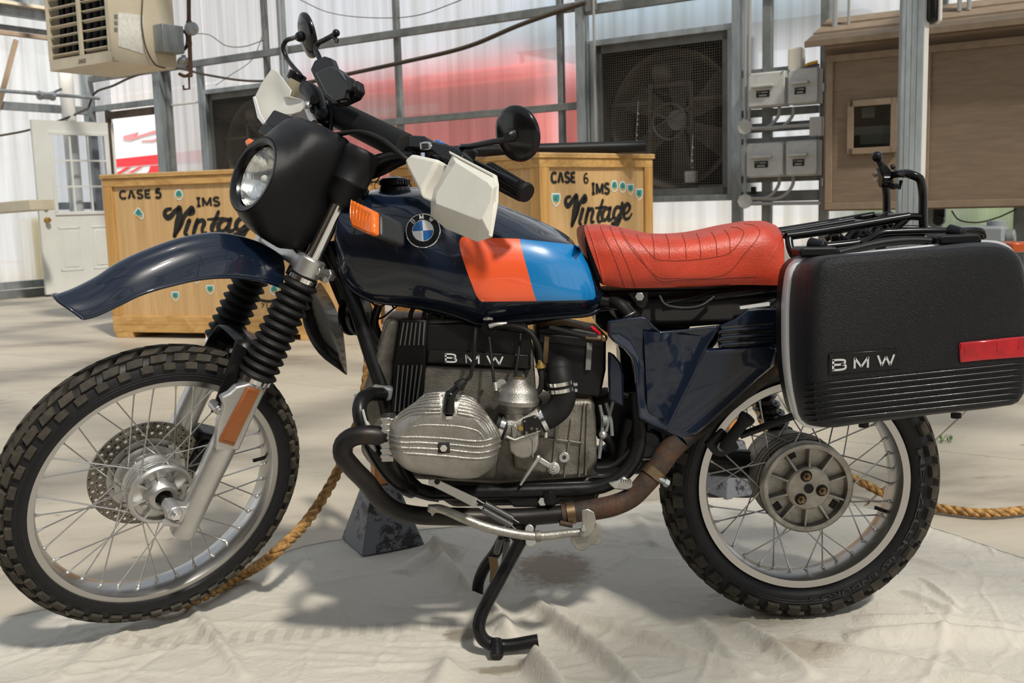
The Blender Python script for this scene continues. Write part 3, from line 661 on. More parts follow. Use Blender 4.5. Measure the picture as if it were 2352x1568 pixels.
def base_h(P):
    n1 = noise.noise(Vector((P.x*1.7, P.y*3.2, 0)))*0.006 + noise.noise(Vector((P.x*5+4, P.y*9+P.x*4, 2)))*0.0025
    rv = 1-abs(noise.noise(Vector((P.x*4.5+P.y*3, P.y*4.5-P.x*2, 5)))); rv3 = 1-abs(noise.noise(Vector((P.x*3.2+P.y*6, P.y*16-P.x*9, 13))))
    return 0.008+n1+0.0022*max(0, rv-0.93)/0.07+0.0016*max(0, rv3-0.94)/0.06
mb = MB(); NX, NY = 560, 260; vs = []; cre = []
EC = cat(E_, NX)
for k in range(190):      # long thin press creases and pulled folds
    x = random.uniform(-60, 2400); y = random.uniform(1180, 1580); a = random.choice((random.gauss(0.45, 0.25), random.gauss(2.3, 0.3), random.gauss(0.05, 0.15))); l = random.uniform(0.10, 0.45)
    P = fl(x, y); cre.append((P, P+Vector((math.cos(a), -math.sin(a), 0))*l, random.uniform(0.004, 0.010), random.choice((1, 1, -0.7))*random.uniform(0.0018, 0.0058)))
for i in range(NX):
    e = EC[i]; q = Vector((-0.72+(e.x+0.72)*0.72, -1.55, 0))
    for j in range(NY):
        P = e.lerp(q, j/(NY-1)); vs.append(Vector((P.x, P.y, base_h(P))))
arr = np.array([(v.x, v.y, v.z) for v in vs])
for a, b, w, hh in [(f[0], f[1], f[2], f[3]*1.5) for f in FOLDS]+cre:
    d = np.array((b.x-a.x, b.y-a.y)); rel = arr[:, :2]-np.array((a.x, a.y)); t = rel@d/(d@d); tc_ = np.clip(t, 0, 1)
    dist2 = ((rel-tc_[:, None]*d)**2).sum(1); f_ = hh*np.exp(-dist2/w**2)*np.sqrt(np.clip(np.sin(np.pi*(0.06+0.88*tc_)), 0, 1)); f_[(t < -0.05) | (t > 1.05)] = 0
    arr[:, 2] += f_
for c, r in CONT:
    d2 = np.hypot(arr[:, 0]-c.x, arr[:, 1]-c.y); k = np.clip(d2/r, 0, 1)**2; arr[:, 2] = arr[:, 2]*k+0.003*(1-k)
jj = np.tile(np.arange(NY), NX); ed = np.minimum(1, jj/5); arr[:, 2] = np.maximum(0.002, arr[:, 2])*(0.25+0.75*ed)+np.where((jj == 3) | (jj == 4), 0.004, 0)
vs = [Vector(v) for v in arr]
fs = [(i*NY+j, (i+1)*NY+j, (i+1)*NY+j+1, i*NY+j+1) for i in range(NX-1) for j in range(NY-1)]
cloth = mb.add(vs, fs).build('drop_cloth', canvas, smooth=180)
tag(cloth, 'wrinkled stained off-white canvas cloth spread on the floor under the motorcycle', 'cloth')
# ================================================================ BEYOND THE WALLS
struct(MB().box(Vector((0, 0, -0.10))+NM*29.3+DM*2, DM*26, NM*17.5, Z3*0.04), 'ground_outside', yard)
def oline(s, off, z): return CORNER+DM*s+NM*off+Z3*z
tr = thing('box_truck', 'white box truck with red bands parked outside, seen through the open doorway', 'truck', oline(-3, 3.4, 0))
def obox(mb, s0, s1, o0, o1, z0, z1):
    return mb.box(oline((s0+s1)/2, (o0+o1)/2, (z0+z1)/2), DM*(s1-s0)/2, NM*(o1-o0)/2, Z3*(z1-z0)/2)
obox(MB(), -4.6, -1.3, 3.4, 5.4, 0.55, 3.1).build('box_body', truckwhite, tr, bevel=0.03)
zr = lambda x, y: atp(x, y, oline(0, 3.38, 0), NM)
def flat_on(pts, off, lift=0.0):
    return [atp(x, y, oline(0, off-lift, 0), NM) for x, y in pts]
MB().prism(flat_on([(240, 368), (500, 340), (500, 366), (240, 386)], 3.385), NM*0.01).build('red_band', truckred, tr)
MB().prism(flat_on([(283, 312), (318, 303), (308, 314), (345, 302), (352, 300), (372, 297), (372, 301), (330, 312), (300, 322), (283, 320)], 3.385), NM*0.01).build('swoosh', pinkred, tr)
MB().prism(flat_on([(325, 322), (350, 321), (372, 313), (372, 318), (350, 324), (325, 324)], 3.385), NM*0.01).build('swoosh', pinkred, tr)
for q in ([(290, 384), (300, 384), (272, 400), (262, 400)], [(320, 383), (328, 382), (302, 396), (290, 398)], [(345, 381), (372, 380), (366, 388), (372, 398), (332, 402), (342, 392)]):
    MB().prism(flat_on(q, 3.38), NM*0.01).build('stripe', truckred, tr)
for s in (-4.0, -1.9):
    MB().cyl(oline(s, 3.5, 0.42), oline(s, 3.8, 0.42), 0.42, 28).build('wheel', rubber, tr, bevel=0.02)
te = thing('red_trailer', 'long red trailer with a painted glare band parked outside behind the clear wall', 'trailer', oline(2.7, 3.2, 0))
obox(MB(), 0.2, 5.15, 3.2, 4.1, 0.5, 2.62).build('trailer_body', salmonred, te, bevel=0.05)
obox(MB(), 0.4, 5.0, 3.3, 4.0, 2.63, 2.80).build('trailer_roof', pinkred, te, bevel=0.05)
obox(MB(), 0.22, 3.2, 3.17, 3.20, 2.25, 2.38).build('glare_band', truckwhite, te)  # white glare on the trailer, painted as a pale band
for s in (1.0, 4.0, 4.8): MB().cyl(oline(s, 3.25, 0.40), oline(s, 3.55, 0.40), 0.40, 28).build('wheel', rubber, te, bevel=0.02)
aw = thing('canvas_canopy', 'blue-grey canopy roof on poles standing outside above the red trailer', 'canopy', oline(5.4, 7, 0))
MB().loft([[oline(2.6, 6, 3.4), oline(8.2, 6, 3.4), oline(8.2, 9, 3.4), oline(2.6, 9, 3.4)], [oline(5.0, 7.3, 4.9), oline(5.8, 7.3, 4.9), oline(5.8, 7.7, 4.9), oline(5.0, 7.7, 4.9)]]).build('roof', bluegrey, aw)
for s, o in ((2.7, 6.1), (8.1, 6.1), (2.7, 8.9), (8.1, 8.9)): MB().cyl(oline(s, o, 0), oline(s, o, 3.42), 0.04, 8).build('pole', galv, aw)
for k, x in enumerate((62, 92)):
    P = atp(x, 600, CORNER-DM*1.3, DM); o = MB().lathe([(0.065, 0), (0.065, 1.02), (0.05, 1.06), (0.0, 1.07)], (P.x, P.y, -0.1), Z3, 16).build('bollard', yelpost)
    tag(o, 'yellow bollard outside the left wall, the one %s the white door' % ('further from' if k == 0 else 'right beside'), 'bollard', 'bollards outside the left wall')
random.seed(3)
for k, (s, o, r, h, lb) in enumerate(((10.2, 5.0, 0.9, 1.0, 'low green shrub outside beyond the tan cabinets'), (8.8, 7.5, 1.1, 1.1, 'green shrub outside, seen faintly below the four grey enclosures'))):
    t = thing('shrub', lb, 'shrub', oline(s, o, -0.1)); mbk = MB()
    for i in range(26):
        a = random.random()*2*PI; q = random.random()**0.5*r
        mbk.sphere(oline(s+q*math.cos(a), o+q*math.sin(a), 0.15+h*random.random()*(1-q/r*0.6)), 0.22+0.16*random.random(), 8, 6)
    mbk.build('foliage', treegreen, t, smooth=180, kind='stuff'); MB().cyl(oline(s, o, -0.1), oline(s, o, 0.5), 0.05, 8).build('stem', tant, t)

# ================================================================ OPEN DOOR
Hh = mw(258, 283); zt_ = Hh.z
k = (zt_-CAM.z)/(ray(70, 281).z)*0.972; Fe = CAM+ray(70, 281)*k; Fe.z = zt_
zb_ = 0.03; du = (Fe-Hh); dw = du.length; du.normalize(); dn = Z3.cross(du).normalized()
if dn.dot(CAM-Hh) < 0: dn = -dn
def dpt(a, b, o=0.0): return Hh+du*(dw*(1-a))+Z3*((zb_-zt_)*b)+dn*o      # a: 0 free edge .. 1 hinge, b: 0 top .. 1 bottom
dr = thing('panel_door', 'white panelled door standing open with a nine-pane window and brass knob', 'door', Vector((dpt(0.5, 1).x, dpt(0.5, 1).y, zb_)))
def dbox(mb, a0, a1, b0, b1, o0, o1):
    c = (dpt(a0, b0, o0)+dpt(a1, b1, o1))/2
    return mb.box(c, du*(dw*(a1-a0)/2), Z3*((zt_-zb_)*(b1-b0)/2), dn*((o1-o0)/2))
mbk = MB(); wa0, wa1, wb0, wb1 = 0.215, 0.875, 0.075, 0.53
dbox(mbk, 0, 1, 0, wb0, -0.022, 0.022); dbox(mbk, 0, 1, wb1, 1, -0.022, 0.022); dbox(mbk, 0, wa0, wb0, wb1, -0.022, 0.022); dbox(mbk, wa1, 1, wb0, wb1, -0.022, 0.022)
mbk.build('leaf', door_m, dr)
mbk = MB()
for (a0, a1, b0, b1) in ((wa0-0.03, wa1+0.03, wb0-0.014, wb0+0.006), (wa0-0.03, wa1+0.03, wb1-0.006, wb1+0.014), (wa0-0.03, wa0+0.012, wb0, wb1), (wa1-0.012, wa1+0.03, wb0, wb1)): dbox(mbk, a0, a1, b0, b1, 0.02, 0.036)
wfr = mbk.build('window_frame', door_m, dr, bevel=0.004)
for i in (1, 2):
    a = wa0+(wa1-wa0)*i/3; dbox(MB(), a-0.010, a+0.010, wb0, wb1, 0.006, 0.026).build('glazing_bar', door_m, wfr)
    b = wb0+(wb1-wb0)*i/3; dbox(MB(), wa0, wa1, b-0.005, b+0.005, 0.006, 0.0255).build('glazing_bar', door_m, wfr)
for i in range(3):
    for j in range(3): dbox(MB(), wa0+(wa1-wa0)*i/3, wa0+(wa1-wa0)*(i+1)/3, wb0+(wb1-wb0)*j/3, wb0+(wb1-wb0)*(j+1)/3, -0.002, 0.002).build('pane', pane_m, wfr, smooth=0)
for a0, a1 in ((0.20, 0.47), (0.60, 0.87)):
    mbk = MB(); b0, b1 = 0.615, 0.87
    for (p, q, r, s_) in ((a0, a1, b0, b0+0.008), (a0, a1, b1-0.008, b1), (a0, a0+0.02, b0, b1), (a1-0.02, a1, b0, b1)): dbox(mbk, p, q, r, s_, 0.018, 0.028)
    dbox(mbk, a0+0.05, a1-0.05, b0+0.022, b1-0.022, 0.018, 0.027); mbk.build('raised_panel', door_m, dr, bevel=0.005)
kp = dpt(0.075, 0.57)
MB().lathe([(0.035, 0.02), (0.035, 0.026), (0.012, 0.03), (0.012, 0.055), (0.028, 0.06), (0.034, 0.075), (0.028, 0.09), (0.0, 0.094)], kp, dn, 20).build('knob', brass, dr)
MB().lathe([(0.03, 0.02), (0.03, 0.04), (0.022, 0.048), (0, 0.048)], dpt(0.075, 0.50), dn, 20).build('deadbolt', satin, dr)
for b in (0.1, 0.5, 0.9): MB().cyl(dpt(1.0, b-0.025), dpt(1.0, b+0.025), 0.012, 8).build('hinge', galv, dr)

# ================================================================ EXHAUST FANS
wirem = mat('galvanized_wire', (0.17, 0.15, 0.12), 0.6, 0.3)
faninn = mat('shaded_fan_steel', (0.075, 0.062, 0.048), 0.7, 0.2, var=0.3, vscale=8)  # inner fan parts coloured darker, shade of the housing put into the colour
def fan(s0, label, full):
    t = thing('exhaust_fan', label, 'fan', oline(s0+FW/2, 0.0, zf_b))
    z0, z1 = zf_b, zf_t; fw = 0.05
    def B(mb, a0, a1, b0, b1, o0, o1): return obox(mb, a0, a1, o0, o1, b0, b1)
    for (a0, a1, b0, b1) in ((s0, s0+FW, z1-fw, z1), (s0, s0+FW, z0, z0+fw), (s0, s0+fw, z0+fw, z1-fw), (s0+FW-fw, s0+FW, z0+fw, z1-fw)):
        B(MB(), a0, a1, b0, b1, -0.08, 0.02).build('frame', galv, t, bevel=0.003)
    i0, i1, j0, j1 = s0+fw, s0+FW-fw, z0+fw, z1-fw
    m1 = MB(); B(m1, i0, i1, j0, j1, 0.62, 0.64); B(m1, i0, i0+0.015, j0, j1, 0.02, 0.62); B(m1, i1-0.015, i1, j0, j1, 0.02, 0.62); B(m1, i0, i1, j0, j0+0.015, 0.02, 0.62); B(m1, i0, i1, j1-0.015, j1, 0.02, 0.62)
    m1.build('housing', dark_in, t)
    # inner flange the wire guard is stapled to
    m1 = MB(); g = 0.065
    for (a0, a1, b0, b1) in ((i0, i1, j1-g, j1), (i0, i1, j0, j0+g), (i0, i0+g*0.6, j0, j1), (i1-g, i1, j0, j1)): B(m1, a0, a1, b0, b1, -0.02, -0.005)
    m1.build('flange', galvd, t)
    c = oline((i0+i1)/2, 0.0, (j0+j1)/2); R_ = (i1-i0)/2*0.93
    sh = MB().lathe([(R_*1.02, 0.18), (R_*0.95, 0.24), (R_*0.92, 0.45), (R_*0.95, 0.45), (R_*0.98, 0.24), (R_*1.05, 0.18)], c, NM, 48, closed=True).build('shroud', faninn, t)
    for k in range(6 if full else 4):
        a = 2*PI*k/(6 if full else 4)+0.5; u = DM*math.cos(a)+Z3*math.sin(a); w = DM*-math.sin(a)+Z3*math.cos(a)
        q = [c+NM*0.34+u*0.10*1+w*0.05, c+NM*0.34+u*R_*0.9+w*0.17-NM*0.05, c+NM*0.34+u*R_*0.9-w*0.10+NM*0.06, c+NM*0.34+u*0.10-w*0.05]
        MB().prism(q, NM*0.006).build('blade', faninn, t)
    MB().lathe([(0.09, 0.28), (0.09, 0.36), (0.0, 0.37)], c, NM, 20).build('hub', galvd, t)
    # bearer frame, motor and belt in front of the blades
    w2 = 0.21
    m1 = MB()
    for ds_ in (-w2, w2): m1.bar(c+DM*ds_+NM*0.16+Z3*(j0-c.z), c+DM*ds_*0.92+NM*0.16+Z3*0.30, 0.035, 0.02, NM)
    m1.build('bearer', faninn, t)
    m1 = MB(); m1.bar(c+NM*0.15-DM*w2+Z3*0.30, c+NM*0.15+DM*w2+Z3*0.30, 0.03, 0.02, NM); m1.bar(c+NM*0.15-DM*R_*1.0+Z3*0.16, c+NM*0.15-DM*w2+Z3*0.16, 0.03, 0.02, NM); m1.bar(c+NM*0.15+DM*w2+Z3*0.16, c+NM*0.15+DM*R_+Z3*0.16, 0.03, 0.02, NM)
    m1.build('cross_bearer', faninn, t)
    MB().torus(c+NM*0.12-Z3*0.02, NM, 0.155, 0.010, 36, 8).build('pulley_rim', faninn, t)
    m1 = MB(); m1.bar(c+NM*0.12-DM*w2+Z3*0.10, c+NM*0.12+DM*w2-Z3*0.10, 0.012, 0.01, NM); m1.bar(c+NM*0.12+DM*w2+Z3*0.10, c+NM*0.12-DM*w2-Z3*0.10, 0.012, 0.01, NM); m1.build('pulley_spokes', faninn, t)
    MB().lathe([(0.07, -0.09), (0.085, -0.07), (0.085, 0.07), (0.06, 0.09)], c+NM*0.16-DM*0.06+Z3*0.40, DM, 20).build('motor', faninn, t, bevel=0.005)
    MB().tube([c+NM*0.10+DM*(0.02+0.16*math.cos(a))+Z3*(0.33+0.12*math.sin(a)) for a in [2*PI*k/24 for k in range(24)]], 0.006, 6, closed=True).build('belt', blackg, t)
    MB().box(c+NM*0.14+DM*0.20+Z3*(j0-c.z+0.16), DM*0.05, NM*0.03, Z3*0.05).build('switch_box', greybox, t, bevel=0.006)
    for zz in (0.07,): MB().bar(c+NM*0.2-DM*R_*0.95+Z3*(j0-c.z+zz), c+NM*0.2+DM*R_*0.95+Z3*(j0-c.z+zz), 0.04, 0.02, NM).build('base_channel', galvd, t)
    # wire guard: thousands of cells, one part
    m1 = MB(); pitch = 0.0215; n1 = int((i1-i0)/pitch); n2 = int((j1-j0)/pitch); r = 0.0009
    for k in range(n1+1):
        s_ = i0+(i1-i0)*k/n1; m1.box(oline(s_, -0.032, (j0+j1)/2), DM*r, NM*r, Z3*(j1-j0)/2)
    for k in range(n2+1):
        z_ = j0+(j1-j0)*k/n2; m1.box(oline((i0+i1)/2, -0.0345, z_), DM*(i1-i0)/2, NM*r, Z3*r)
    m1.build('wire_guard', wirem, t, smooth=0, kind='stuff')
    return t
fan(s_f1, 'large square exhaust fan behind wire mesh, left of the four grey enclosures', True)
fan(s_f2, 'square exhaust fan behind wire mesh, half hidden behind the headlamp', False)
# rain beads on the guard chains
f1c = oline(s_f1, 0, 0)
ch = MB()
for (x, y0, y1, n) in ((1466, 262, 335, 7), (1592, 340, 385, 4)):
    for k in range(n): ch.sphere(mw(x-k*0.5, y0+(y1-y0)*k/(n-1), 0.045), 0.006 if k % 2 else 0.011, 6, 5)
    ch.tube([mw(x, y0-30, 0.045), mw(x-6, y1+6, 0.045)], 0.0008, 5)
tag(ch.build('bead_chain', chrome, None), 'pair of bright bead pull chains hanging over the large fan guard', 'chain', kind='stuff')

# ================================================================ UNIT HEATER
K = CAM+ray(259, 141)*8.0; K0 = atp(116, 161, K, NM); K1 = atp(407, 160, K, DM)
hw = (K-K0).length; hd = (K1-K).length; hh = 0.80
ht = thing('unit_heater', 'beige gas unit heater with open louvres hanging at the upper left', 'heater', Vector((K.x, K.y, K.z)))
def hp(a, d, z): return Vector((K.x, K.y, K.z))-DM*a+NM*d+Z3*z      # a: leftwards on the louvred face, d: back, z: up
m1 = MB()
def hbx(mb, a0, a1, d0, d1, z0, z1): return mb.box((hp(a0, d0, z0)+hp(a1, d1, z1))/2, DM*abs(a1-a0)/2, NM*abs(d1-d0)/2, Z3*(z1-z0)/2)
hbx(m1, 0, hw, 0.02, hd, 0.0, 0.012); hbx(m1, 0, 0.012, 0, hd, 0, hh); hbx(m1, hw-0.012, hw, 0, hd, 0, hh); hbx(m1, 0, hw, hd-0.01, hd, 0, hh); hbx(m1, 0, hw, 0, hd, hh-0.01, hh)
m1.build('casing', beige, ht, bevel=0.006)
m1 = MB(); hbx(m1, 0, hw, -0.004, 0.02, 0, 0.085); hbx(m1, 0, 0.045, -0.004, 0.02, 0.085, hh); hbx(m1, hw-0.02, hw, -0.004, 0.02, 0.085, hh)
m1.build('face_frame', beige, ht, bevel=0.003)
hbx(MB(), hw*0.48-0.018, hw*0.48+0.018, -0.003, 0.02, 0.085, hh).build('mullion', beige, ht, bevel=0.003)
for (a0, a1) in ((0.045, hw*0.48-0.018), (hw*0.48+0.018, hw-0.02)):
    for k in range(9):
        z = 0.12+k*0.075; til = 0.22 if k % 3 else 0.5
        nn = (NM*math.cos(til)-Z3*math.sin(til))
        MB().box((hp(a0, 0.03, z)+hp(a1, 0.03, z))/2, DM*abs(a1-a0)/2, nn*0.017, nn.cross(DM).normalized()*0.003).build('louvre', beige, ht)
hbx(MB(), 0.014, hw-0.014, 0.15, hd-0.02, 0.014, hh-0.012).build('shade_block', dark_in, ht)  # near-black block added so the heater's inside looks shaded
for k in range(9):
    a = 0.06+k*(hw-0.10)/8; P = hp(a, 0.20, 0.10)
    MB().tube([hp(a, 0.10, 0.09), hp(a, 0.09, 0.13), hp(a, 0.115, 0.30), hp(a, 0.115, hh-0.05)], 0.022, 8, n=10).build('heat_tube', dark_in if k % 2 else blackm, ht)
for k in range(4): MB().tube([hp(0.04, 0.12+0.05*k, 0.55), hp(hw*0.45, 0.12+0.05*k, 0.60), hp(hw-0.04, 0.12+0.05*k, 0.62)], 0.009, 6).build('pipe_run', dark_in, ht)
side = lambda d, z, o=0.0: hp(0, d, z)+DM*(0.002+o)
def spatch(pts, name, m, o=0.0): MB().prism([side(d, z, o) for d, z in pts], DM*0.003).build(name, m, ht, smooth=0)
def s2(x, y): P = atp(x, y, K, DM); return (P-K).dot(NM), P.z-K.z
spatch([s2(271, 28), s2(328, 36), s2(328, 124), s2(271, 106)], 'data_plate', paper)
for (x0, x1, y0, y1) in ((262, 269, 33, 42), (262, 269, 48, 56), (262, 269, 63, 72)): spatch([s2(x0, y0), s2(x1, y0+1), s2(x1, y1+1), s2(x0, y1)], 'notice', galvd)
bxa, bza = s2(350, 57); bxb, bzb = s2(403, 127)
m1 = MB(); m1.box((side(bxa, bza)+side(bxb, bzb))/2+DM*0.06, NM*abs(bxb-bxa)/2, DM*0.06, Z3*abs(bzb-bza)/2); m1.build('junction_box', galv, ht, bevel=0.006)
MB().tube([side(*s2(323, 0), 0.02), side(*s2(322, 60), 0.02), side(*s2(333, 120), 0.03), side(*s2(352, 150), 0.03), side(*s2(375, 157), 0.02)], 0.006, 6, n=30).build('thermostat_wire', cable, ht)
MB().tube([side(*s2(403, 70), 0.05), side(*s2(410, 78), 0.09), side(*s2(411, 110), 0.09), side(*s2(402, 124), 0.06)], 0.014, 8, n=20).build('flex_hose', blackm, ht)
put_text(MB(), 'LENNOX', hp(hw*0.52, -0.006, 0.022), DM, Z3, 0.035, 0.01, width=0.10).build('maker_badge', black_ink, ht, smooth=0)
for a in (0.03, hw-0.03):
    for d in (0.1, hd-0.1): MB().cyl(hp(a, d, hh), hp(a, d, 4.5-K.z), 0.006, 6).build('hanger_rod', galv, ht)
# gas line beside the heater
gp = thing('gas_pipe', 'rusty gas pipe with a valve and regulator dropping beside the beige heater', 'pipe', hp(-0.12, hd+0.1, 0))
Gp = lambda x, y: atp(x, y, K+NM*(hd*0.97), NM)
MB().tube([Gp(433, -60), Gp(434, 60), Gp(438, 172), Gp(437, 176)], 0.017, 10).build('riser', ironp, gp)
MB().tube([Gp(437, 170), Gp(425, 175), Gp(412, 170)], 0.014, 8, n=8).build('elbow', ironp, gp)
MB().tube([Gp(434, 176), Gp(435, 204), Gp(422, 205), Gp(421, 196)], 0.009, 8).build('drip_leg', ironp, gp)
MB().lathe([(0.028, -0.035), (0.05, -0.03), (0.055, 0), (0.05, 0.03), (0.02, 0.035), (0.012, 0.06)], Gp(440, 66), DM, 16).build('regulator', galv, gp, bevel=0.003)
m1 = MB(); m1.sphere(Gp(422, 140), 0.05, 10, 8, (1, 1, 0.7)); m1.cyl(Gp(411, 143), Gp(436, 140), 0.022, 8); m1.cyl(Gp(422, 126), Gp(422, 140), 0.018, 8); m1.build('gas_valve', galv, gp)
for y in (48, 96, 150): MB().cyl(Gp(434, y), Gp(434.5, y+8), 0.024, 8).build('coupling', ironp, gp)
MB().tube([Gp(405, -6), Gp(470, -14)], 0.02, 8).build('cross_pipe', ironp, gp)
# cables and wires strung along the wall
def wire(pts, r, label, m=cable, catn='cable', n=40):
    o = MB().tube(pts, r, 6, n=n).build('cable' if r > 0.006 else 'wire', m); return tag(o, label, catn)
wire([mw(600, 212, 0.25), mw(800, 170, 0.25), mw(925, 143, 0.25), mw(1080, 105, 0.25), mw(1200, 55, 0.25), mw(1345, 6, 0.22)], 0.021, 'thick dark cable sagging along the back wall down to the white hand guard')
wire([mw(204, 246, 0.2), mw(214, 218, 0.2), mw(262, 196, 0.2), mw(300, 178, 0.2), mw(395, 156, 0.2), mw(475, 172, 0.2), mw(560, 185, 0.2), mw(640, 186, 0.2)], 0.014, 'black cable looping from the corner post under the heater')
wire([lw(-10, 313, 0.2), lw(60, 300, 0.2), lw(150, 272, 0.2), lw(204, 248, 0.25)], 0.014, 'black cable along the left wall dipping behind the white door')
wire([mw(450, 77, 0.06), mw(480, 80, 0.06), mw(520, 105, 0.06), mw(560, 107, 0.06), mw(606, 92, 0.06)], 0.005, 'thin brown wire drooping from the gas regulator', cable, 'wire')
wire([mw(609, 0, 0.06), mw(613, 42, 0.06), mw(600, 90, 0.06), mw(580, 135, 0.06), mw(530, 172, 0.06), mw(495, 196, 0.06)], 0.0045, 'thin pale wire curling down the wall left of the round mirror', galvd, 'wire')
wire([mw(690, 0, 0.06), mw(750, 27, 0.06), mw(860, 41, 0.06), mw(960, 35, 0.06), mw(1060, 0, 0.06)], 0.0045, 'thin brown wire sagging across the top of the back wall', cable, 'wire')
wire([mw(2186, 484, 0.12), mw(2200, 503, 0.12), mw(2240, 511, 0.12), mw(2290, 500, 0.12), mw(2335, 480, 0.12)], 0.006, 'dark cable loop hanging below the right-hand cabinet door', cable, 'cable')

# ================================================================ GREY ENCLOSURES AND CONDUIT
def enclosure(pts, lb):
    (x0, y0), (x1, y1), (x2, y2) = pts      # top left, top right, bottom right
    A = mw(x0, y0, 0.22); B_ = mw(x1, y1, 0.22); C_ = mw(x2, y2, 0.22); wv_ = (B_-A).dot(DM); hv = A.z-C_.z
    o0 = Vector((A.x, A.y, C_.z)); t = thing('meter_enclosure', lb, 'enclosure', o0+DM*wv_/2, 'grey enclosures on the back wall')
    def b(a0, a1, z0, z1, d0, d1, nm, m, bv=0.004): return MB().box(o0+DM*(a0+a1)/2*wv_+Z3*(z0+z1)/2*hv-NM*(d0+d1)/2, DM*(a1-a0)*wv_/2, NM*(d1-d0)/2, Z3*(z1-z0)*hv/2).build(nm, m, t, bevel=bv)
    b(0, 1, 0, 1, -0.125, 0, 'box', greybox, 0.006); b(-0.01, 1.01, 0.03, 0.97, 0, 0.02, 'lid', greybox, 0.006)
    b(0.10, 0.72, 0.56, 0.63, 0.02, 0.06, 'handle', greybox, 0.004); b(0.22, 0.60, 0.28, 0.47, 0.021, 0.024, 'label_plate', black_ink, 0)
    b(0.25, 0.33, 0.39, 0.45, 0.0245, 0.026, 'green_mark', treegreen, 0); b(0.36, 0.55, 0.40, 0.43, 0.0245, 0.026, 'print_line', greyw, 0); b(0.30, 0.52, 0.31, 0.35, 0.0245, 0.026, 'print_line', greyw, 0)
    for a in (0.03, 0.97):
        for z in (0.02, 0.98): b(a-0.02, a+0.02, z-0.02, z+0.02, 0.02, 0.03, 'screw', galv, 0)
enclosure(((1722, 169), (1803, 161), (1803, 242)), 'grey enclosure, upper left of the four beside the large fan')
enclosure(((1813, 160), (1880, 153), (1880, 236)), 'grey enclosure, upper right of the four, under the white block')
enclosure(((1718, 330), (1799, 326), (1799, 405)), 'grey enclosure, lower left of the four beside the large fan')
enclosure(((1808, 324), (1878, 321), (1878, 402)), 'grey enclosure, lower right of the four, next to the tan cabinet')
P = mw(1814, 112, 0.12); Q = mw(1846, 162, 0.12)
tag(MB().box((P+Q)/2, DM*abs((Q-P).dot(DM))/2, NM*0.05, Z3*abs(P.z-Q.z)/2).build('white_block', cardb, bevel=0.012), 'off-white upright block standing on the upper right grey enclosure', 'box')
tag(MB().tube([mw(1850, 152, 0.13), mw(1856, 147, 0.13), mw(1878, 141, 0.13)], 0.012, 8).build('hand_tool', yellow), 'small yellow tool lying on top of the upper right grey enclosure', 'tool')
cd = thing('conduit_run', 'grey conduit with two junction boxes between large fan and tan cabinet', 'conduit', mw(1711, 460, 0.1))
for (x, y0, y1) in ((1712, 0, 470), (1721, 0, 285)): MB().cyl(Vector((*mw(x, 250, 0.13).xy, mw(x, y0-30, 0.13).z)), Vector((*mw(x, 250, 0.13).xy, mw(x, y1, 0.13).z)), 0.014, 10).build('conduit', conduit, cd)
for (x, y) in ((1711, 292), (1711, 462)): MB().cyl(mw(x, y, 0.10), mw(x, y, 0.17), 0.062, 8).build('junction_box', greybox, cd, bevel=0.004)
for y0, ye in ((246, 295), (405, 456)):
    for x, xe in ((1790, 1765), (1822, 1795)):
        MB().tube([mw(x, y0, 0.14), mw(x, y0+14, 0.14), mw(x-8, ye-20, 0.14), mw(xe, ye-4, 0.14), mw(1722, ye, 0.14)], 0.014, 8, n=24).build('bent_conduit', conduit, cd)
MB().tube([mw(1722, 468, 0.14), mw(1884, 466, 0.14)], 0.014, 8).build('conduit', conduit, cd)
MB().tube([mw(1722, 296, 0.14), mw(1870, 287, 0.14)], 0.016, 8).build('conduit', conduit, cd)
MB().box(mw(1877, 291, 0.15), DM*0.05, NM*0.04, Z3*0.075).build('junction_box', greybox, cd, bevel=0.006)
o_ = MB().box(mw(1731, 437, 0.12), DM*0.018, NM*0.02, Z3*0.03).build('thermostat', blackm, cd, bevel=0.004)
for x in (1366.5, 652):
    P = mw(x, 200, 0.17); MB().cyl(Vector((P.x, P.y, 0.4)), Vector((P.x, P.y, 4.4)), 0.012, 8).build('conduit', conduit, cd if x > 1000 else None) if x > 1000 else tag(MB().cyl(Vector((P.x, P.y, 0.4)), Vector((P.x, P.y, 4.4)), 0.012, 8).build('conduit', conduit), 'thin grey conduit running up the post behind the round mirrors', 'conduit')

# ================================================================ TAN CABINETS
CO = 0.42
mc = lambda x, y, o=0.0: mw(x, y, CO+o)
cz0 = mc(1893, 485).z; cz1 = mc(1900, 108).z; cs0 = mwx(mc(1889, 300)); cs1 = cs0+2.15
cabt = thing('wall_cabinet', 'tan painted plywood cabinet with sloping roof and two framed doors, right', 'cabinet', CORNER+DM*(cs0+1)-NM*CO/2+Z3*cz0)
def cb(mb, s0, s1, o0, o1, z0, z1): return mb.box(CORNER+DM*(s0+s1)/2-NM*(o0+o1)/2+Z3*(z0+z1)/2, DM*(s1-s0)/2, NM*abs(o1-o0)/2, Z3*(z1-z0)/2)
cb(MB(), cs0, cs1, 0.10, CO-0.03, cz0, cz1+0.08).build('carcass', tanp, cabt, bevel=0.003)
def cdoor(sa, sb, za, zb, window=None):
    d = cb(MB(), sa, sb, CO-0.03, CO-0.008, za, zb).build('door', tanp, cabt)
    t_ = 0.05
    for (a, b, c, e) in ((sa, sb, zb-t_, zb), (sa, sb, za, za+t_), (sa, sa+t_, za+t_, zb-t_), (sb-t_, sb, za+t_, zb-t_)): cb(MB(), a, b, CO-0.008, CO+0.014, c, e).build('trim_board', tant, d, bevel=0.003)
    return d
sm = mwx(mc(2118, 300)); sl = mwx(mc(1903, 300))
zt1 = mc(1905, 128).z
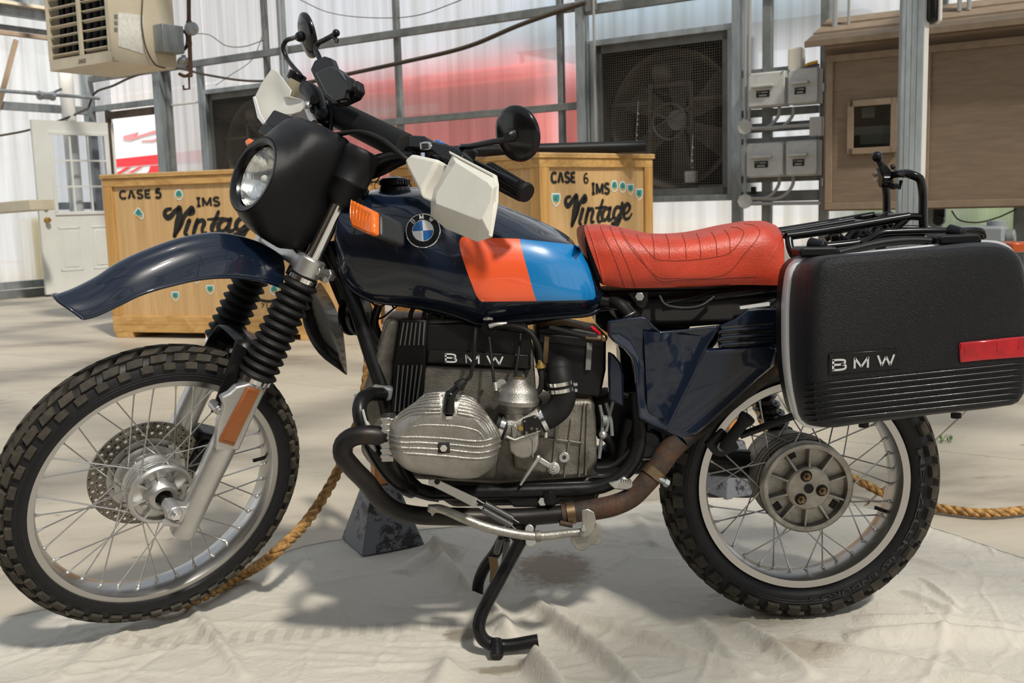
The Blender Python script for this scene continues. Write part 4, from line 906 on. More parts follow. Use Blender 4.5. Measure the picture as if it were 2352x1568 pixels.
d1 = cdoor(sl-0.02, sm-0.04, cz0+0.01, zt1); d2 = cdoor(sm-0.0, cs1-0.03, cz0+0.01, zt1)
wx0, wx1 = mwx(mc(1948, 290)), mwx(mc(2062, 290)); wz1, wz0 = mc(1955, 232).z, mc(1955, 355).z; t_ = 0.045
for (a, b, c, e) in ((wx0, wx1, wz1-t_, wz1), (wx0, wx1, wz0, wz0+t_), (wx0, wx0+t_, wz0, wz1), (wx1-t_, wx1, wz0, wz1)): cb(MB(), a, b, CO+0.0, CO+0.03, c, e).build('window_trim', tant, d1, bevel=0.003)
cb(MB(), wx0+t_, wx1-t_, CO-0.010, CO-0.004, wz0+t_, wz1-t_).build('window_backing', dark_in, d1)
cb(MB(), wx0+t_, wx1-t_, CO+0.012, CO+0.015, wz0+t_, wz1-t_).build('window_pane', plex, d1)
cb(MB(), wx0+0.09, wx1-0.06, CO-0.004, CO+0.004, wz0+0.07, wz0+0.14).build('display', greyw, d1); cb(MB(), wx0+t_, wx1-t_, CO-0.004, CO+0.004, wz0+0.21, wz0+0.225).build('shelf_edge', blackg, d1)
cb(MB(), wx0+0.10, wx0+0.19, CO-0.004, CO+0.006, wz1-0.13, wz1-0.055).build('card', paper, d1)
cb(MB(), wx0+t_, wx1-t_, CO-0.004, CO, wz0+0.14, wz0+0.20).build('meter', greybox, d1)
for x, y in ((1887, 200), (1888, 418)): cb(MB(), cs0-0.012, cs0+0.006, CO-0.06, CO-0.02, mc(x, y).z-0.03, mc(x, y).z+0.03).build('hinge', galv, cabt)
# roof boards
ez = mc(1880, 100, 0.14).z
e0 = CORNER+DM*(cs0-0.09)-NM*(CO+0.16)+Z3*ez; e1 = CORNER+DM*(cs1+0.1)-NM*(CO+0.16)+Z3*ez
b0 = CORNER+DM*(cs0-0.06)-NM*0.10+Z3*(ez+0.20); b1 = CORNER+DM*(cs1+0.1)-NM*0.10+Z3*(ez+0.20)
for k in range(3):
    u0, u1 = k/3, (k+1)/3-0.01; li = Z3*0.012*k
    MB().prism([e0.lerp(b0, u0)+li, e1.lerp(b1, u0)+li, e1.lerp(b1, u1)+li, e0.lerp(b0, u1)+li], Z3*0.022).build('roof_board', tant, cabt, bevel=0.003)
MB().bar(e0+Z3*0.0, e1+Z3*0.0, 0.045, 0.02, NM).build('fascia', tant, cabt, bevel=0.003)
for x, y0 in ((2204, -10), (2226, -10)):
    P = mw(x, 10, 0.3); MB().cyl(Vector((P.x, P.y, ez+0.15)), Vector((P.x, P.y, 4.4)), 0.016, 10).build('roof_conduit', conduit, cabt)
for x in (1918, 1950):
    P = mw(x, 10, 0.3); MB().cyl(Vector((P.x, P.y, ez+0.12)), Vector((P.x, P.y, 4.4)), 0.02 if x < 1930 else 0.01, 10).build('roof_conduit', conduit, cabt)
# things under the cabinets
cl = MB(); P = mw(2158, 505, 0.12); cl.cyl(P-NM*0.05, P+NM*0.02, 0.04, 16).box(P+Z3*0.06, DM*0.04, NM*0.03, Z3*0.07)
tag(cl.build('pipe_stub', blackm, bevel=0.004), 'dark round fitting hanging just under the right-hand cabinet', 'fitting')
vp_ = thing('vent_fitting', 'grey plastic duct fitting with capped ends, low behind the luggage case', 'duct', mw(2270, 560, 0.5))
Pv = lambda x, y: mw(x, y, 0.5)
a_, b_ = Pv(2193, 560), Pv(2311, 560)
MB().abox((0, 0, 0), (0.001, 0.001, 0.001)) if False else None
MB().box((Pv(2200, 545)+Pv(2311, 545))/2-Z3*0.08, DM*(Pv(2311, 545)-Pv(2200, 545)).length/2, NM*0.10, Z3*0.16).build('body', pvcg, vp_, bevel=0.02)
MB().cyl(Pv(2288, 530)-Z3*0.0, Pv(2288, 506), 0.06, 24).build('riser', pvcg, vp_, bevel=0.004)
MB().cyl(Pv(2311, 545), Pv(2332, 543), 0.05, 24).build('end_cap', galvd, vp_, bevel=0.006)
for x in (2215, 2300): MB().cyl(Pv(x, 590), Vector((Pv(x, 590).x, Pv(x, 590).y, 0.0)), 0.03, 10).build('leg', pvcg, vp_)

# ================================================================ STEEL POST
Dp = 5.4
def pp(x, y): return CAM+ray(x, y)*Dp
Pa, Pb = pp(2069, 160), pp(2118, 160); pw = (Pb-Pa).dot(DM)/1.0; base = Vector((Pa.x, Pa.y, 0))
stp = thing('steel_post', 'galvanized square steel post standing in front of the tan cabinet', 'post', base)
wS = 0.085; axw = (Pb-Pa); axw.z = 0; wP = axw.length; ax_ = axw.normalized(); ay_ = Vector((-ax_.y, ax_.x, 0))
ang = rad(-14); ax2 = ax_*math.cos(ang)+ay_*math.sin(ang); ay2 = -ax_*math.sin(ang)+ay_*math.cos(ang)
pc = base+ax2*(wP/2)+ay2*(wP*0.5)
m1 = MB(); m1.box(pc+Z3*2.3, ax2*wP*0.51, ay2*0.05, Z3*2.3); m1.build('post', galv, stp, bevel=0.006)
for s_ in (0.0, -0.25, 0.25): m1 = MB().box(pc+ax2*wP*s_-ay2*0.051+Z3*2.3, ax2*0.004, ay2*0.002, Z3*2.3).build('rolled_rib', galv, stp)
m1 = MB().box(pc+ax2*(wP*0.51+0.012)+Z3*2.3, ax2*0.012, ay2*0.03, Z3*2.3).build('lit_side_strip', trimw, stp, bevel=0.002)  # bright side of the post, painted as a white strip
MB().box(pc+Z3*0.005, ax2*0.10, ay2*0.10, Z3*0.005).build('base_plate', galv, stp)
Pf = pp(2138, 20)
m1 = MB().box(Pf+Z3*0.12-ay2*0.03, ax2*0.028, ay2*0.05, Z3*0.20).build('electrical_fitting', blackg, stp, bevel=0.02)
MB().box(Pf+Z3*0.12-ay2*0.03+ax2*0.036, ax2*0.010, ay2*0.052, Z3*0.20).build('fitting_cover', trimw, stp, bevel=0.008)

# ================================================================ WOODEN CASES
def ribbon(mb, pts, w, o, xa, ya, lift):
    P = cat([(x, y, 0) for x, y in pts], max(6, len(pts)*5)); n = len(P); nn = xa.cross(ya).normalized()
    ws = w if isinstance(w, (list, tuple)) else (w, w)
    vs = []
    for i, p in enumerate(P):
        d = (P[min(n-1, i+1)]-P[max(0, i-1)]).normalized(); sd = Vector((-d.y, d.x, 0)); k = i/(n-1)
        ww = (ws[0]+(ws[-1]-ws[0])*k)/2 if len(ws) < 3 else ((ws[0]+(ws[1]-ws[0])*min(1, 2*k)) if k < 0.5 else (ws[1]+(ws[2]-ws[1])*(2*k-1)))/2
        for q in (p+sd*ww, p-sd*ww): vs.append(o+xa*q.x+ya*q.y+nn*lift)
    mb.add(vs, [(2*i, 2*i+1, 2*i+3, 2*i+2) for i in range(n-1)])
    for p, ww in ((P[0], ws[0]/2), (P[-1], ws[-1]/2)):
        c = o+xa*p.x+ya*p.y+nn*lift; m_ = 10
        mb.add([c]+[c+xa*(ww*math.cos(2*PI*k/m_))+ya*(ww*math.sin(2*PI*k/m_)) for k in range(m_)], [(0, 1+k, 1+(k+1) % m_) for k in range(m_)])
VINT = [([(640, 1062), (603, 1078), (592, 1120), (612, 1160), (645, 1135), (668, 1095), (700, 1062)], (22, 40, 30)), ([(706, 1060), (702, 1160), (680, 1270), (655, 1365)], (44, 62, 30)), ([(655, 1365), (712, 1250), (745, 1140), (800, 1068)], (22, 26, 44)),
        ([(800, 1068), (806, 1100), (780, 1130)], (44, 40, 24)), ([(775, 1200), (752, 1280), (738, 1345), (752, 1358)], (34, 34, 22)), ([(838, 1195), (815, 1280), (800, 1345)], (30, 34, 28)), ([(812, 1285), (845, 1215), (876, 1200), (886, 1225), (868, 1300), (872, 1345), (895, 1335)], (16, 34, 18)),
        ([(998, 1110), (968, 1210), (940, 1300), (950, 1340), (985, 1330)], (24, 38, 16)), ([(915, 1190), (975, 1188), (1030, 1178)], (14, 24, 12)), ([(1072, 1205), (1030, 1200), (995, 1250), (992, 1310), (1020, 1325), (1058, 1270)], (28, 36, 18)),
        ([(1084, 1195), (1066, 1270), (1060, 1320), (1085, 1325), (1120, 1290)], (30, 36, 14)), ([(1200, 1195), (1160, 1190), (1128, 1235), (1122, 1295), (1145, 1315), (1182, 1270)], (26, 36, 18)), ([(1222, 1150), (1205, 1250), (1178, 1350), (1130, 1395), (1100, 1375), (1150, 1345), (1215, 1310)], (30, 38, 12)),
        ([(1245, 1270), (1290, 1240), (1312, 1190), (1285, 1160), (1250, 1190), (1236, 1260), (1252, 1318), (1295, 1318), (1335, 1265)], (18, 40, 14))]
def script_word(mb, o, xa, ya, width, height, lift=0.001):
    k = width/745; ky = height/340
    for pts, w in VINT: ribbon(mb, [((x-590)*k, (1400-y)*ky) for x, y in pts], [q*(k*0.4+ky*0.6)*1.3 for q in w], o, xa, ya, lift)
teal = mat('sticker_teal', (0.05, 0.30, 0.30), 0.4); stky = mat('sticker_orange', (0.65, 0.32, 0.05), 0.4); stkg = mat('sticker_green', (0.04, 0.16, 0.09), 0.4); stkw = mat('sticker_white', (0.75, 0.76, 0.76), 0.4)
def sticker(parent, o, xa, ya, r, shape):
    nn = xa.cross(ya).normalized()
    if shape == 'oval': out = [(math.cos(2*PI*k/20)*0.88, math.sin(2*PI*k/20)) for k in range(20)]
    elif shape == 'diamond': out = [(-1, 0.05), (-0.1, 1), (0.35, 0.65), (0.9, -0.1), (0.75, -0.9), (0.1, -0.85)]
    else: out = [(-0.85, 0.9), (0.85, 0.9), (0.9, 0.1), (0.6, -0.6), (0, -1.05), (-0.6, -0.6), (-0.9, 0.1)]
    def pl(s_, lift, f=lambda p: True): return [o+xa*(x*r*s_)+ya*(y*r*s_)+nn*lift for x, y in out]
    st = MB().add(pl(1, 0.0010), [tuple(range(len(out)))]).build('sticker', stkw, parent, smooth=0)
    MB().add(pl(0.80, 0.0014), [tuple(range(len(out)))]).build('print', teal, st, smooth=0)
    MB().add([o+nn*0.0018+xa*(x*r)+ya*(y*r) for x, y in ((-0.5, -0.35), (0.5, -0.35), (0.25, -0.7), (-0.2, -0.75))], [(0, 1, 2, 3)]).build('print', stky, st, smooth=0)
    MB().add([o+nn*0.0018+xa*(x*r)+ya*(y*r) for x, y in ((-0.45, 0.05), (-0.1, 0.5), (0.3, 0.45), (0.1, 0.1), (0.45, -0.1), (0, -0.25))], [(0, 1, 2, 3, 4, 5)]).build('print', stkg, st, smooth=0)
def crate(A, B_, depth, H, label, z0=0.05):
    """A, B_: floor ends of the front face, left to right seen from the camera"""
    xa = (B_-A).normalized(); inw = Vector((-xa.y, xa.x, 0)); Lw = (B_-A).length
    if inw.y < 0: inw = -inw
    t = thing('wooden_case', label, 'crate', (A+B_)/2+inw*depth/2)
    def bx(a0, a1, d0, d1, z0_, z1_, nm, m, bv=0.004): return MB().box(A+xa*(a0+a1)/2+inw*(d0+d1)/2+Z3*(z0_+z1_)/2, xa*(a1-a0)/2, inw*(d1-d0)/2, Z3*(z1_-z0_)/2).build(nm, m, t, bevel=bv)
    sk = 0.085
    bx(0.02, 0.18, 0.0, depth, 0, 0.045, 'skid', pine_h); bx(Lw-0.18, Lw-0.02, 0.0, depth, 0, 0.045, 'skid', pine_h); bx(Lw/2-0.08, Lw/2+0.08, 0.0, depth, 0, 0.045, 'skid', pine_h)
    bx(0, Lw, 0, 0.09, 0.045, sk+0.02, 'bottom_board', pine_h); bx(0, Lw, depth-0.09, depth, 0.045, sk+0.02, 'bottom_board', pine_h)
    z0_ = sk+0.02; zt = H-0.035
    bx(0.02, Lw-0.02, 0.022, 0.034, z0_, zt, 'side_panel', ply, 0); bx(0.02, Lw-0.02, depth-0.034, depth-0.022, z0_, zt, 'side_panel', ply, 0)
    bx(0.022, 0.034, 0.03, depth-0.03, z0_, zt, 'side_panel', ply, 0); bx(Lw-0.034, Lw-0.022, 0.03, depth-0.03, z0_, zt, 'side_panel', ply, 0)
    bx(0.02, Lw-0.02, 0.02, depth-0.02, z0_, z0_+0.02, 'base_panel', ply, 0)
    w = 0.085
    for d0, d1 in ((0, 0.022), (depth-0.022, depth)):
        bx(0, Lw, d0, d1, zt-w*0.75, zt, 'batten', pine_h); bx(0, Lw, d0, d1, z0_, z0_+w*0.85, 'batten', pine_h)
        bx(0, w, d0, d1, z0_+w*0.85, zt-w*0.75, 'batten', pine_v); bx(Lw-w, Lw, d0, d1, z0_+w*0.85, zt-w*0.75, 'batten', pine_v)
        if Lw > 1.9: bx(Lw/2-0.04, Lw/2+0.04, d0, d1, z0_+w*0.85, zt-w*0.75, 'batten', pine_v) if False else None
    for a0, a1 in ((0, 0.022), (Lw-0.022, Lw)):
        bx(a0, a1, 0.022, depth-0.022, zt-w*0.75, zt, 'batten', pine_h); bx(a0, a1, 0.022, depth-0.022, z0_, z0_+w*0.85, 'batten', pine_h)
        bx(a0, a1, 0.022, 0.022+w, z0_+w*0.85, zt-w*0.75, 'batten', pine_v); bx(a0, a1, depth-0.022-w, depth-0.022, z0_+w*0.85, zt-w*0.75, 'batten', pine_v)
    bx(-0.012, Lw+0.012, -0.012, depth+0.012, zt, zt+0.018, 'lid_board', pine_h, 0.003); bx(-0.012, Lw+0.012, -0.012, depth+0.012, zt+0.018, H, 'lid', ply, 0.003)
    return t, xa, inw, Lw
def onface(x, y, A, inw, lift=0.0): return atp(x, y, A+inw*lift, inw)
A5, B5 = fl(262, 775), fl(790, 783); B5 = A5+(B5-A5).normalized()*(fl(740, 782)-A5).length
c5, xa5, in5, L5 = crate(A5, B5, 1.15, 1.295, 'yellow-brown wooden case marked CASE 5, left behind the front mudguard')
fp5 = lambda x, y: onface(x, y, A5, in5, 0.020)
def word(parent, s, pl, pr, ht, bold, f, xa, m=black_ink):
    o = f(*pl); w = (f(*pr)-o).dot(xa); put_text(MB(), s, o, xa, Z3, ht, bold, 0.0015, width=w).build('lettering', m, parent, smooth=0)
pm = 288.0
word(c5, 'CASE', (275, 457), (347, 456), 0.064, 0.022, fp5, xa5); word(c5, '5', (357, 455), (371, 455), 0.074, 0.022, fp5, xa5)
word(c5, 'IMS', (452, 474), (506, 474), 0.066, 0.020, fp5, xa5)
m1 = MB(); script_word(m1, fp5(382, 549), xa5, Z3, (fp5(612, 549)-fp5(382, 549)).dot(xa5), 0.235); m1.build('lettering', black_ink, c5, smooth=0)
for x, y, r, s_ in ((411, 447, 0.042, 'oval'), (319, 490, 0.050, 'diamond'), (403, 680, 0.040, 'shield'), (483, 665, 0.040, 'shield'), (452, 640, 0.040, 'shield'), (630, 665, 0.042, 'oval')): sticker(c5, fp5(x, y), xa5, Z3, r, s_)
word(c5, '714', (600, 707), (628, 707), 0.035, 0.006, fp5, xa5)
m1 = MB()
ribbon(m1, [(0, 0.05), (0.09, 0.0), (0.2, -0.01), (0.30, 0.03)], 0.022, fp5(572, 688), xa5, Z3, 0.0015); m1.build('lettering', black_ink, c5, smooth=0)
word(c5, 'Show', (596, 672), (640, 672), 0.05, 0.01, fp5, xa5) if False else None
K6 = fl(1250, 795); KL = fl(822, 763.5); KR = fl(1503, 757)
# built from its right-hand face: depth runs back along the left-hand face
xr = (KR-K6); ln_l = (KL-K6).length
nl6 = Vector((-xr.normalized().y, xr.normalized().x, 0))
c6, xa6, in6, L6 = crate(K6, KR, ln_l, 1.315, 'pale wooden case marked CASE 6 standing cornerwise behind the fuel tank')
fp6 = lambda x, y: onface(x, y, K6, in6, 0.020)
word(c6, 'CASE', (1266, 420), (1322, 419), 0.072, 0.020, fp6, xa6); word(c6, '6', (1340, 421), (1352, 421), 0.072, 0.0, fp6, xa6)
word(c6, 'IMS', (1359, 446), (1400, 446), 0.076, 0.020, fp6, xa6)
m1 = MB(); script_word(m1, fp6(1300, 526), xa6, Z3, (fp6(1452, 526)-fp6(1300, 526)).dot(xa6), 0.225); m1.build('lettering', black_ink, c6, smooth=0)
for x, y, r, s_ in ((1277, 458, 0.048, 'shield'), (1411, 427, 0.042, 'oval'), (1430, 429, 0.042, 'oval'), (1448, 434, 0.042, 'shield'), (1468, 446, 0.046, 'shield')): sticker(c6, fp6(x, y), xa6, Z3, r, s_)
lf = lambda x, y: atp(x, y, K6+xa6*0.0205, xa6)
word(c6, 'CASE  6', (860, 438), (946, 432), 0.07, 0.018, lf, -in6)
# dark tube lying on the case
P = fl(1052, 348, 1.357); Q = fl(1482, 336, 1.360)
tb = MB().tube([P-(Q-P)*0.25, Q], 0.042, 18).build('plastic_tube', blackp, bevel=0.003); tag(tb, 'long black tube lying on top of the CASE 6 crate', 'tube')
# yellow strap under case 5
tag(MB().bar(fl(445, 769)+in5*0.5, fl(475, 769)+in5*0.5, 0.05, 0.03, Z3).build('strap', yellow), 'yellow strap end lying under the CASE 5 crate', 'strap')

# ================================================================ ROPE BARRIER
def stanchion(C0, C1, Cl, label, top, hpost):
    """C0: near foot corner; C1: right corner; Cl: left corner (floor)"""
    e1 = (C1-C0); e1.z = 0; s_ = 0.5*((C1-C0).length+(Cl-C0).length); e1.normalize(); e2 = Vector((-e1.y, e1.x, 0))
    c = C0+(e1+e2)*s_/2; zc = max(0.012, cloth_h(c) if c.x > -1.5 else 0.0)
    t = thing('rope_stanchion', label, 'post', Vector((c.x, c.y, zc)), 'rope barrier posts')
    def ring(h, k, z): return [c+e1*(a*k)+e2*(b*k)+Z3*z for a, b in ((-1, -1), (1, -1), (1, 1), (-1, 1))]
    m_ = MB().loft([ring(0, s_/2, zc), ring(0, s_/2*0.43, 0.175+zc)]); m_.build('pyramid_foot', speckle, t, bevel=0.004)
    MB().box(c+Z3*(0.175+zc+hpost/2), e1*0.02, e2*0.02, Z3*hpost/2).build('post', post_w, t, bevel=0.003)
    return c+Z3*(0.175+zc+hpost)
T1 = stanchion(fl(832, 1288), fl(980, 1260), fl(782, 1246), 'chipped grey pyramid foot with wooden post, behind the engine', None, 0.55)
T2 = stanchion(fl(1668, 1157), fl(1756, 1140), fl(1632, 1128), 'chipped grey pyramid foot with wooden post, seen through the rear wheel', None, 0.55)
def rope(pts, label, n=260):
    P = cat(pts, n); Ls = [0]
    for a, b in zip(P, P[1:]): Ls.append(Ls[-1]+(b-a).length)
    t = thing('rope', label, 'rope', P[0]); u = None; fr_ = []
    for i in range(n):
        d = (P[min(n-1, i+1)]-P[max(0, i-1)]).normalized()
        u = perp(d)[0] if u is None else (u-d*u.dot(d)).normalized(); fr_.append((u.copy(), d.cross(u)))
    for s_ in range(3):
        q = []
        for i in range(n):
            a = Ls[i]*2*PI/0.085+s_*2*PI/3; q.append(P[i]+(fr_[i][0]*math.cos(a)+fr_[i][1]*math.sin(a))*0.0072)
        MB().tube(q, 0.0078, 8).build('strand', ropem, t, smooth=180)
rope([T1-Z3*0.05, at(838, 900, 0.55), at(820, 975, 0.52), at(783, 1068, 0.45), at(706, 1195, 0.30), at(640, 1262, 0.17), fl(560, 1318, 0.03), fl(470, 1366, 0.03), fl(400, 1392, 0.03), fl(340, 1402, 0.03)], 'twisted manila rope hanging behind the front wheel down to the cloth')
rope([T2-Z3*0.05, at(1700, 880, 0.98), at(1740, 935, 0.97), at(1762, 990, 0.96), at(1850, 1050, 0.95), at(1970, 1103, 0.90), fl(2060, 1146, 0.022), fl(2160, 1167, 0.02), fl(2260, 1178, 0.02), fl(2352, 1172, 0.02), fl(2520, 1150, 0.02)], 'twisted manila rope passing behind the rear wheel to the right')
# ================================================================ MOTORCYCLE
bike = thing('motorcycle', 'dark blue enduro motorcycle with orange and blue tank stripes and red leather seat', 'motorcycle', Vector((-0.6, 0, 0)))
def BP(mb, name, m, parent=None, **k): return mb.build(name, m, parent or bike, **k)
REAR = Matrix.Translation((0, 0, 0.326))
AX = A0+F*0.0486
# front wheel frame: local x = backwards in the wheel plane, y = away from the near side, z = up in the wheel plane
Mx = (-F).normalized(); My = (-L).normalized(); Mz = S.normalized()
FRONT = Matrix(((Mx.x, My.x, Mz.x, AX.x), (Mx.y, My.y, Mz.y, AX.y), (Mx.z, My.z, Mz.z, AX.z), (0, 0, 0, 1)))
def TX(mb, M): mb.v = [M @ v for v in mb.v]; return mb
def wheel(M, R_, a, ah, rr, ry, rimw, N, rows, nsp, hubr, huby, bw):
    """R_ tyre radius, a/ah half width/height of the casing, rr rim flange radius, ry its half width"""
    o = Vector((0, 0, 0)); Y = Vector((0, 1, 0)); X = Vector((1, 0, 0)); Rc = R_-0.009-ah
    pr = []
    for k in range(-14, 15):
        ph = rad(k*104/14); pr.append((Rc+ah*math.cos(ph), a*math.sin(ph)))
    pr = [(rr-0.004, -ry+0.004)]+pr+[(rr-0.004, ry-0.004)]
    ty = BP(TX(MB().lathe(pr, o, Y, 120, closed=True, x=X), M), 'tire', tyre_m, smooth=50)
    # fine moulded rings on the sidewall
    for q in (1.02, 1.10):
        ph = rad(90)*q-rad(12); r1 = Rc+ah*math.cos(ph); y1 = a*math.sin(ph)
        BP(TX(MB().torus(Vector((0, -y1, 0)), Y, r1, 0.0012, 120, 5), M), 'sidewall_ring', tyre_m, ty)
    mb = MB()
    for k in range(N):
        for (p0, p1, w, dth, sk, hh) in rows:
            for sg in (-1, 1):
                base = 2*PI*(k+dth+(0.5 if sg > 0 else 0))/N; hw_ = PI/N*w
                vs = []
                for lift, shr in ((-0.001, 1.0), (hh, 0.86)):
                    for ph, s_ in ((p0, 0), (0.5*(p0+p1), 0.5), (p1, 1)):
                        phd = rad(p0+(ph-p0) if lift < 0 else p0+(p1-p0)*(0.5+(s_-0.5)*0.92)); c_ = base+sk*s_*2*PI/N*sg*0+sk*s_*2*PI/N
                        for e in (-1, 1):
                            th = c_+e*hw_*shr; rr_ = Rc+(ah+lift)*math.cos(phd); yy = sg*(a+lift)*math.sin(phd)
                            vs.append(Vector((rr_*math.sin(th), yy, rr_*math.cos(th))))
                # 0..5 base, 6..11 top (pairs along the row)
                fs = [(6, 7, 9, 8), (8, 9, 11, 10), (0, 2, 8, 6), (2, 4, 10, 8), (1, 7, 9, 3), (3, 9, 11, 5), (0, 6, 7, 1), (4, 5, 11, 10)]
                mb.add(vs, fs)
    BP(TX(mb, M), 'tread_blocks', tread_m, ty, smooth=25, kind='stuff')
    # rim
    e = rr; pr = [(e, -ry-0.001), (e-0.002, -ry-0.006), (e-rimw, -ry-0.005), (e-rimw-0.004, -ry+0.002), (e-rimw-0.008, -ry*0.45), (e-rimw-0.009, 0), (e-rimw-0.008, ry*0.45), (e-rimw-0.004, ry-0.002), (e-rimw, ry+0.005), (e-0.002, ry+0.006), (e, ry+0.001), (e-0.010, ry-0.004), (e-0.012, 0), (e-0.010, -ry+0.004)]
    rim = BP(TX(MB().lathe(pr, o, Y, 120, closed=True, x=X), M), 'rim', rimal, smooth=40)
    rs = e-rimw-0.008
    for k in range(nsp):
        sg = -1 if k % 2 else 1; a0 = 2*PI*(k+0.5)/nsp; crs = 1 if (k//2) % 2 else -1
        ah_ = a0+crs*bw; p = Vector((rs*math.sin(a0), -sg*ry*0.12, rs*math.cos(a0))); q = Vector((hubr*math.sin(ah_), sg*huby[0 if sg < 0 else 1], hubr*math.cos(ah_)))
        sp_ = BP(TX(MB().tube([p, q], 0.0017, 6), M), 'spoke', steel, rim)
        d = (q-p).normalized(); BP(TX(MB().tube([p-d*0.002, p+d*0.013], [0.0036, 0.0028], 6).sphere(p, 0.0055, 8, 6), M), 'nipple', satin, rim)
    return ty, rim, Rc
ty_f, rim_f, _ = wheel(FRONT, 0.347, 0.043, 0.046, 0.2835, 0.029, 0.017, 42, ((3, 25, 0.80, 0.0, -0.34, 0.009), (28, 48, 0.76, 0.10, -0.12, 0.0085), (51, 68, 0.60, 0.45, 0.0, 0.0075)), 36, 0.066, (0.030, 0.030), 0.75)
ty_r, rim_r, RcR = wheel(REAR, 0.326, 0.058, 0.048, 0.2455, 0.042, 0.018, 36, ((4, 24, 0.74, 0.0, -0.1, 0.009), (28, 46, 0.66, 0.25, 0.0, 0.009), (50, 73, 0.60, 0.5, 0.0, 0.0105)), 36, 0.085, (0.045, 0.045), 0.70)
# raised lettering on the rear sidewall
def arc_text(s_, a_mid, r_mid, h, span, M, yy, flip=False, parent=None, bold=0.01):
    V, Fc = text_mesh(s_, 1.0, bold); x0 = min(v.x for v in V); x1 = max(v.x for v in V); y0 = min(v.y for v in V); y1 = max(v.y for v in V)
    vs = []
    for v in V:
        t = (v.x-x0)/(x1-x0)-0.5; th = a_mid+t*span; r = r_mid+((v.y-y0)/(y1-y0)-0.5)*h
        k_ = (r-r_mid)/h
        vs.append(Vector((r*math.sin(th), -yy+0.10*abs(r-r_mid)+(r-r_mid)*0.35, r*math.cos(th))))
    mb = MB().add(vs, Fc); o = BP(TX(mb, M), 'raised_lettering', tyre_hi, parent, smooth=0); md = o.modifiers.new('solid', 'SOLIDIFY'); md.thickness = 0.003; md.offset = 0; return o
tyre_hi = mat('raised_rubber', (0.026, 0.026, 0.027), 0.34)
arc_text('METZELER ®', rad(106), 0.2685, 0.016, rad(66), REAR, 0.0592, parent=ty_r)
arc_text('ENDURO 3', rad(160), 0.2685, 0.014, rad(36), REAR, 0.0592, parent=ty_r)
for M, Rr, yy in ((REAR, 0.225, 0.010), (FRONT, 0.262, 0.010)):
    th = rad(112 if M is REAR else 62); d = Vector((math.sin(th), 0, math.cos(th)))
    BP(TX(MB().cyl(d*(Rr), d*(Rr-0.030), 0.0045, 8), M), 'valve', rubber, rim_r if M is REAR else rim_f)

# ---- rear hub: finned cover plate on three nuts
O0 = Vector((0, 0, 0)); Y1 = Vector((0, 1, 0)); NY = -Y1
def R3(mb): return TX(mb, REAR)
hub = BP(R3(MB().lathe([(0.100, -0.045), (0.103, -0.035), (0.098, -0.02), (0.104, 0.0), (0.104, 0.05), (0.09, 0.06), (0.05, 0.07)], O0, Y1, 64)), 'rear_hub', dirtal, smooth=40)
for z in (-0.03, -0.012, 0.006, 0.024): BP(R3(MB().torus(Vector((0, z, 0)), Y1, 0.104, 0.0035, 64, 6)), 'hub_fin', dirtal, hub)
Rp = 0.104
rim_c = BP(R3(MB().lathe([(Rp, -0.045), (Rp+0.001, -0.066), (Rp-0.004, -0.070), (Rp-0.013, -0.069), (Rp-0.015, -0.060), (Rp-0.016, -0.052), (0.052, -0.050), (0.050, -0.072), (0.046, -0.075), (0.0, -0.075)], O0, Y1, 72, caps=False)), 'hub_cover', hubal, smooth=35)
for k in range(10):
    th = rad(36*k+3); u = Vector((math.sin(th), 0, math.cos(th))); w = Vector((math.cos(th), 0, -math.sin(th)))
    BP(R3(MB().loft([[u*0.048-w*0.0045-Y1*0.05, u*0.048+w*0.0045-Y1*0.05, u*0.048+w*0.003-Y1*0.073, u*0.048-w*0.003-Y1*0.073], [u*0.091-w*0.006-Y1*0.05, u*0.091+w*0.006-Y1*0.05, u*0.091+w*0.002-Y1*0.067, u*0.091-w*0.002-Y1*0.067]])), 'cover_rib', midal, rim_c, bevel=0.001)
for k, th in enumerate((-25, 125, 235)):
    u = Vector((math.sin(rad(th)), 0, math.cos(rad(th)))); w = Vector((math.cos(rad(th)), 0, -math.sin(rad(th))))
    BP(R3(MB().box(u*0.079-Y1*0.0515, u*0.008, w*0.010, Y1*0.002)), 'slot', dark_in, rim_c, bevel=0.002)
for th in (-12, 100, 218):
    u = Vector((math.sin(rad(th)), 0, math.cos(rad(th))))*0.030
    BP(R3(MB().lathe([(0.0135, -0.0752), (0.0135, -0.0758), (0.010, -0.0758)], u, Y1, 20, caps=True)), 'nut_recess', dark_in, rim_c)
    BP(R3(MB().cyl(u-Y1*0.074, u-Y1*0.082, 0.0095, 6).cyl(u-Y1*0.082, u-Y1*0.094, 0.0045, 10)), 'wheel_nut', bronze, rim_c, bevel=0.0006)
BP(R3(MB().cyl(-Y1*0.0752, -Y1*0.0765, 0.011, 20)), 'axle_bore', dark_in, rim_c)
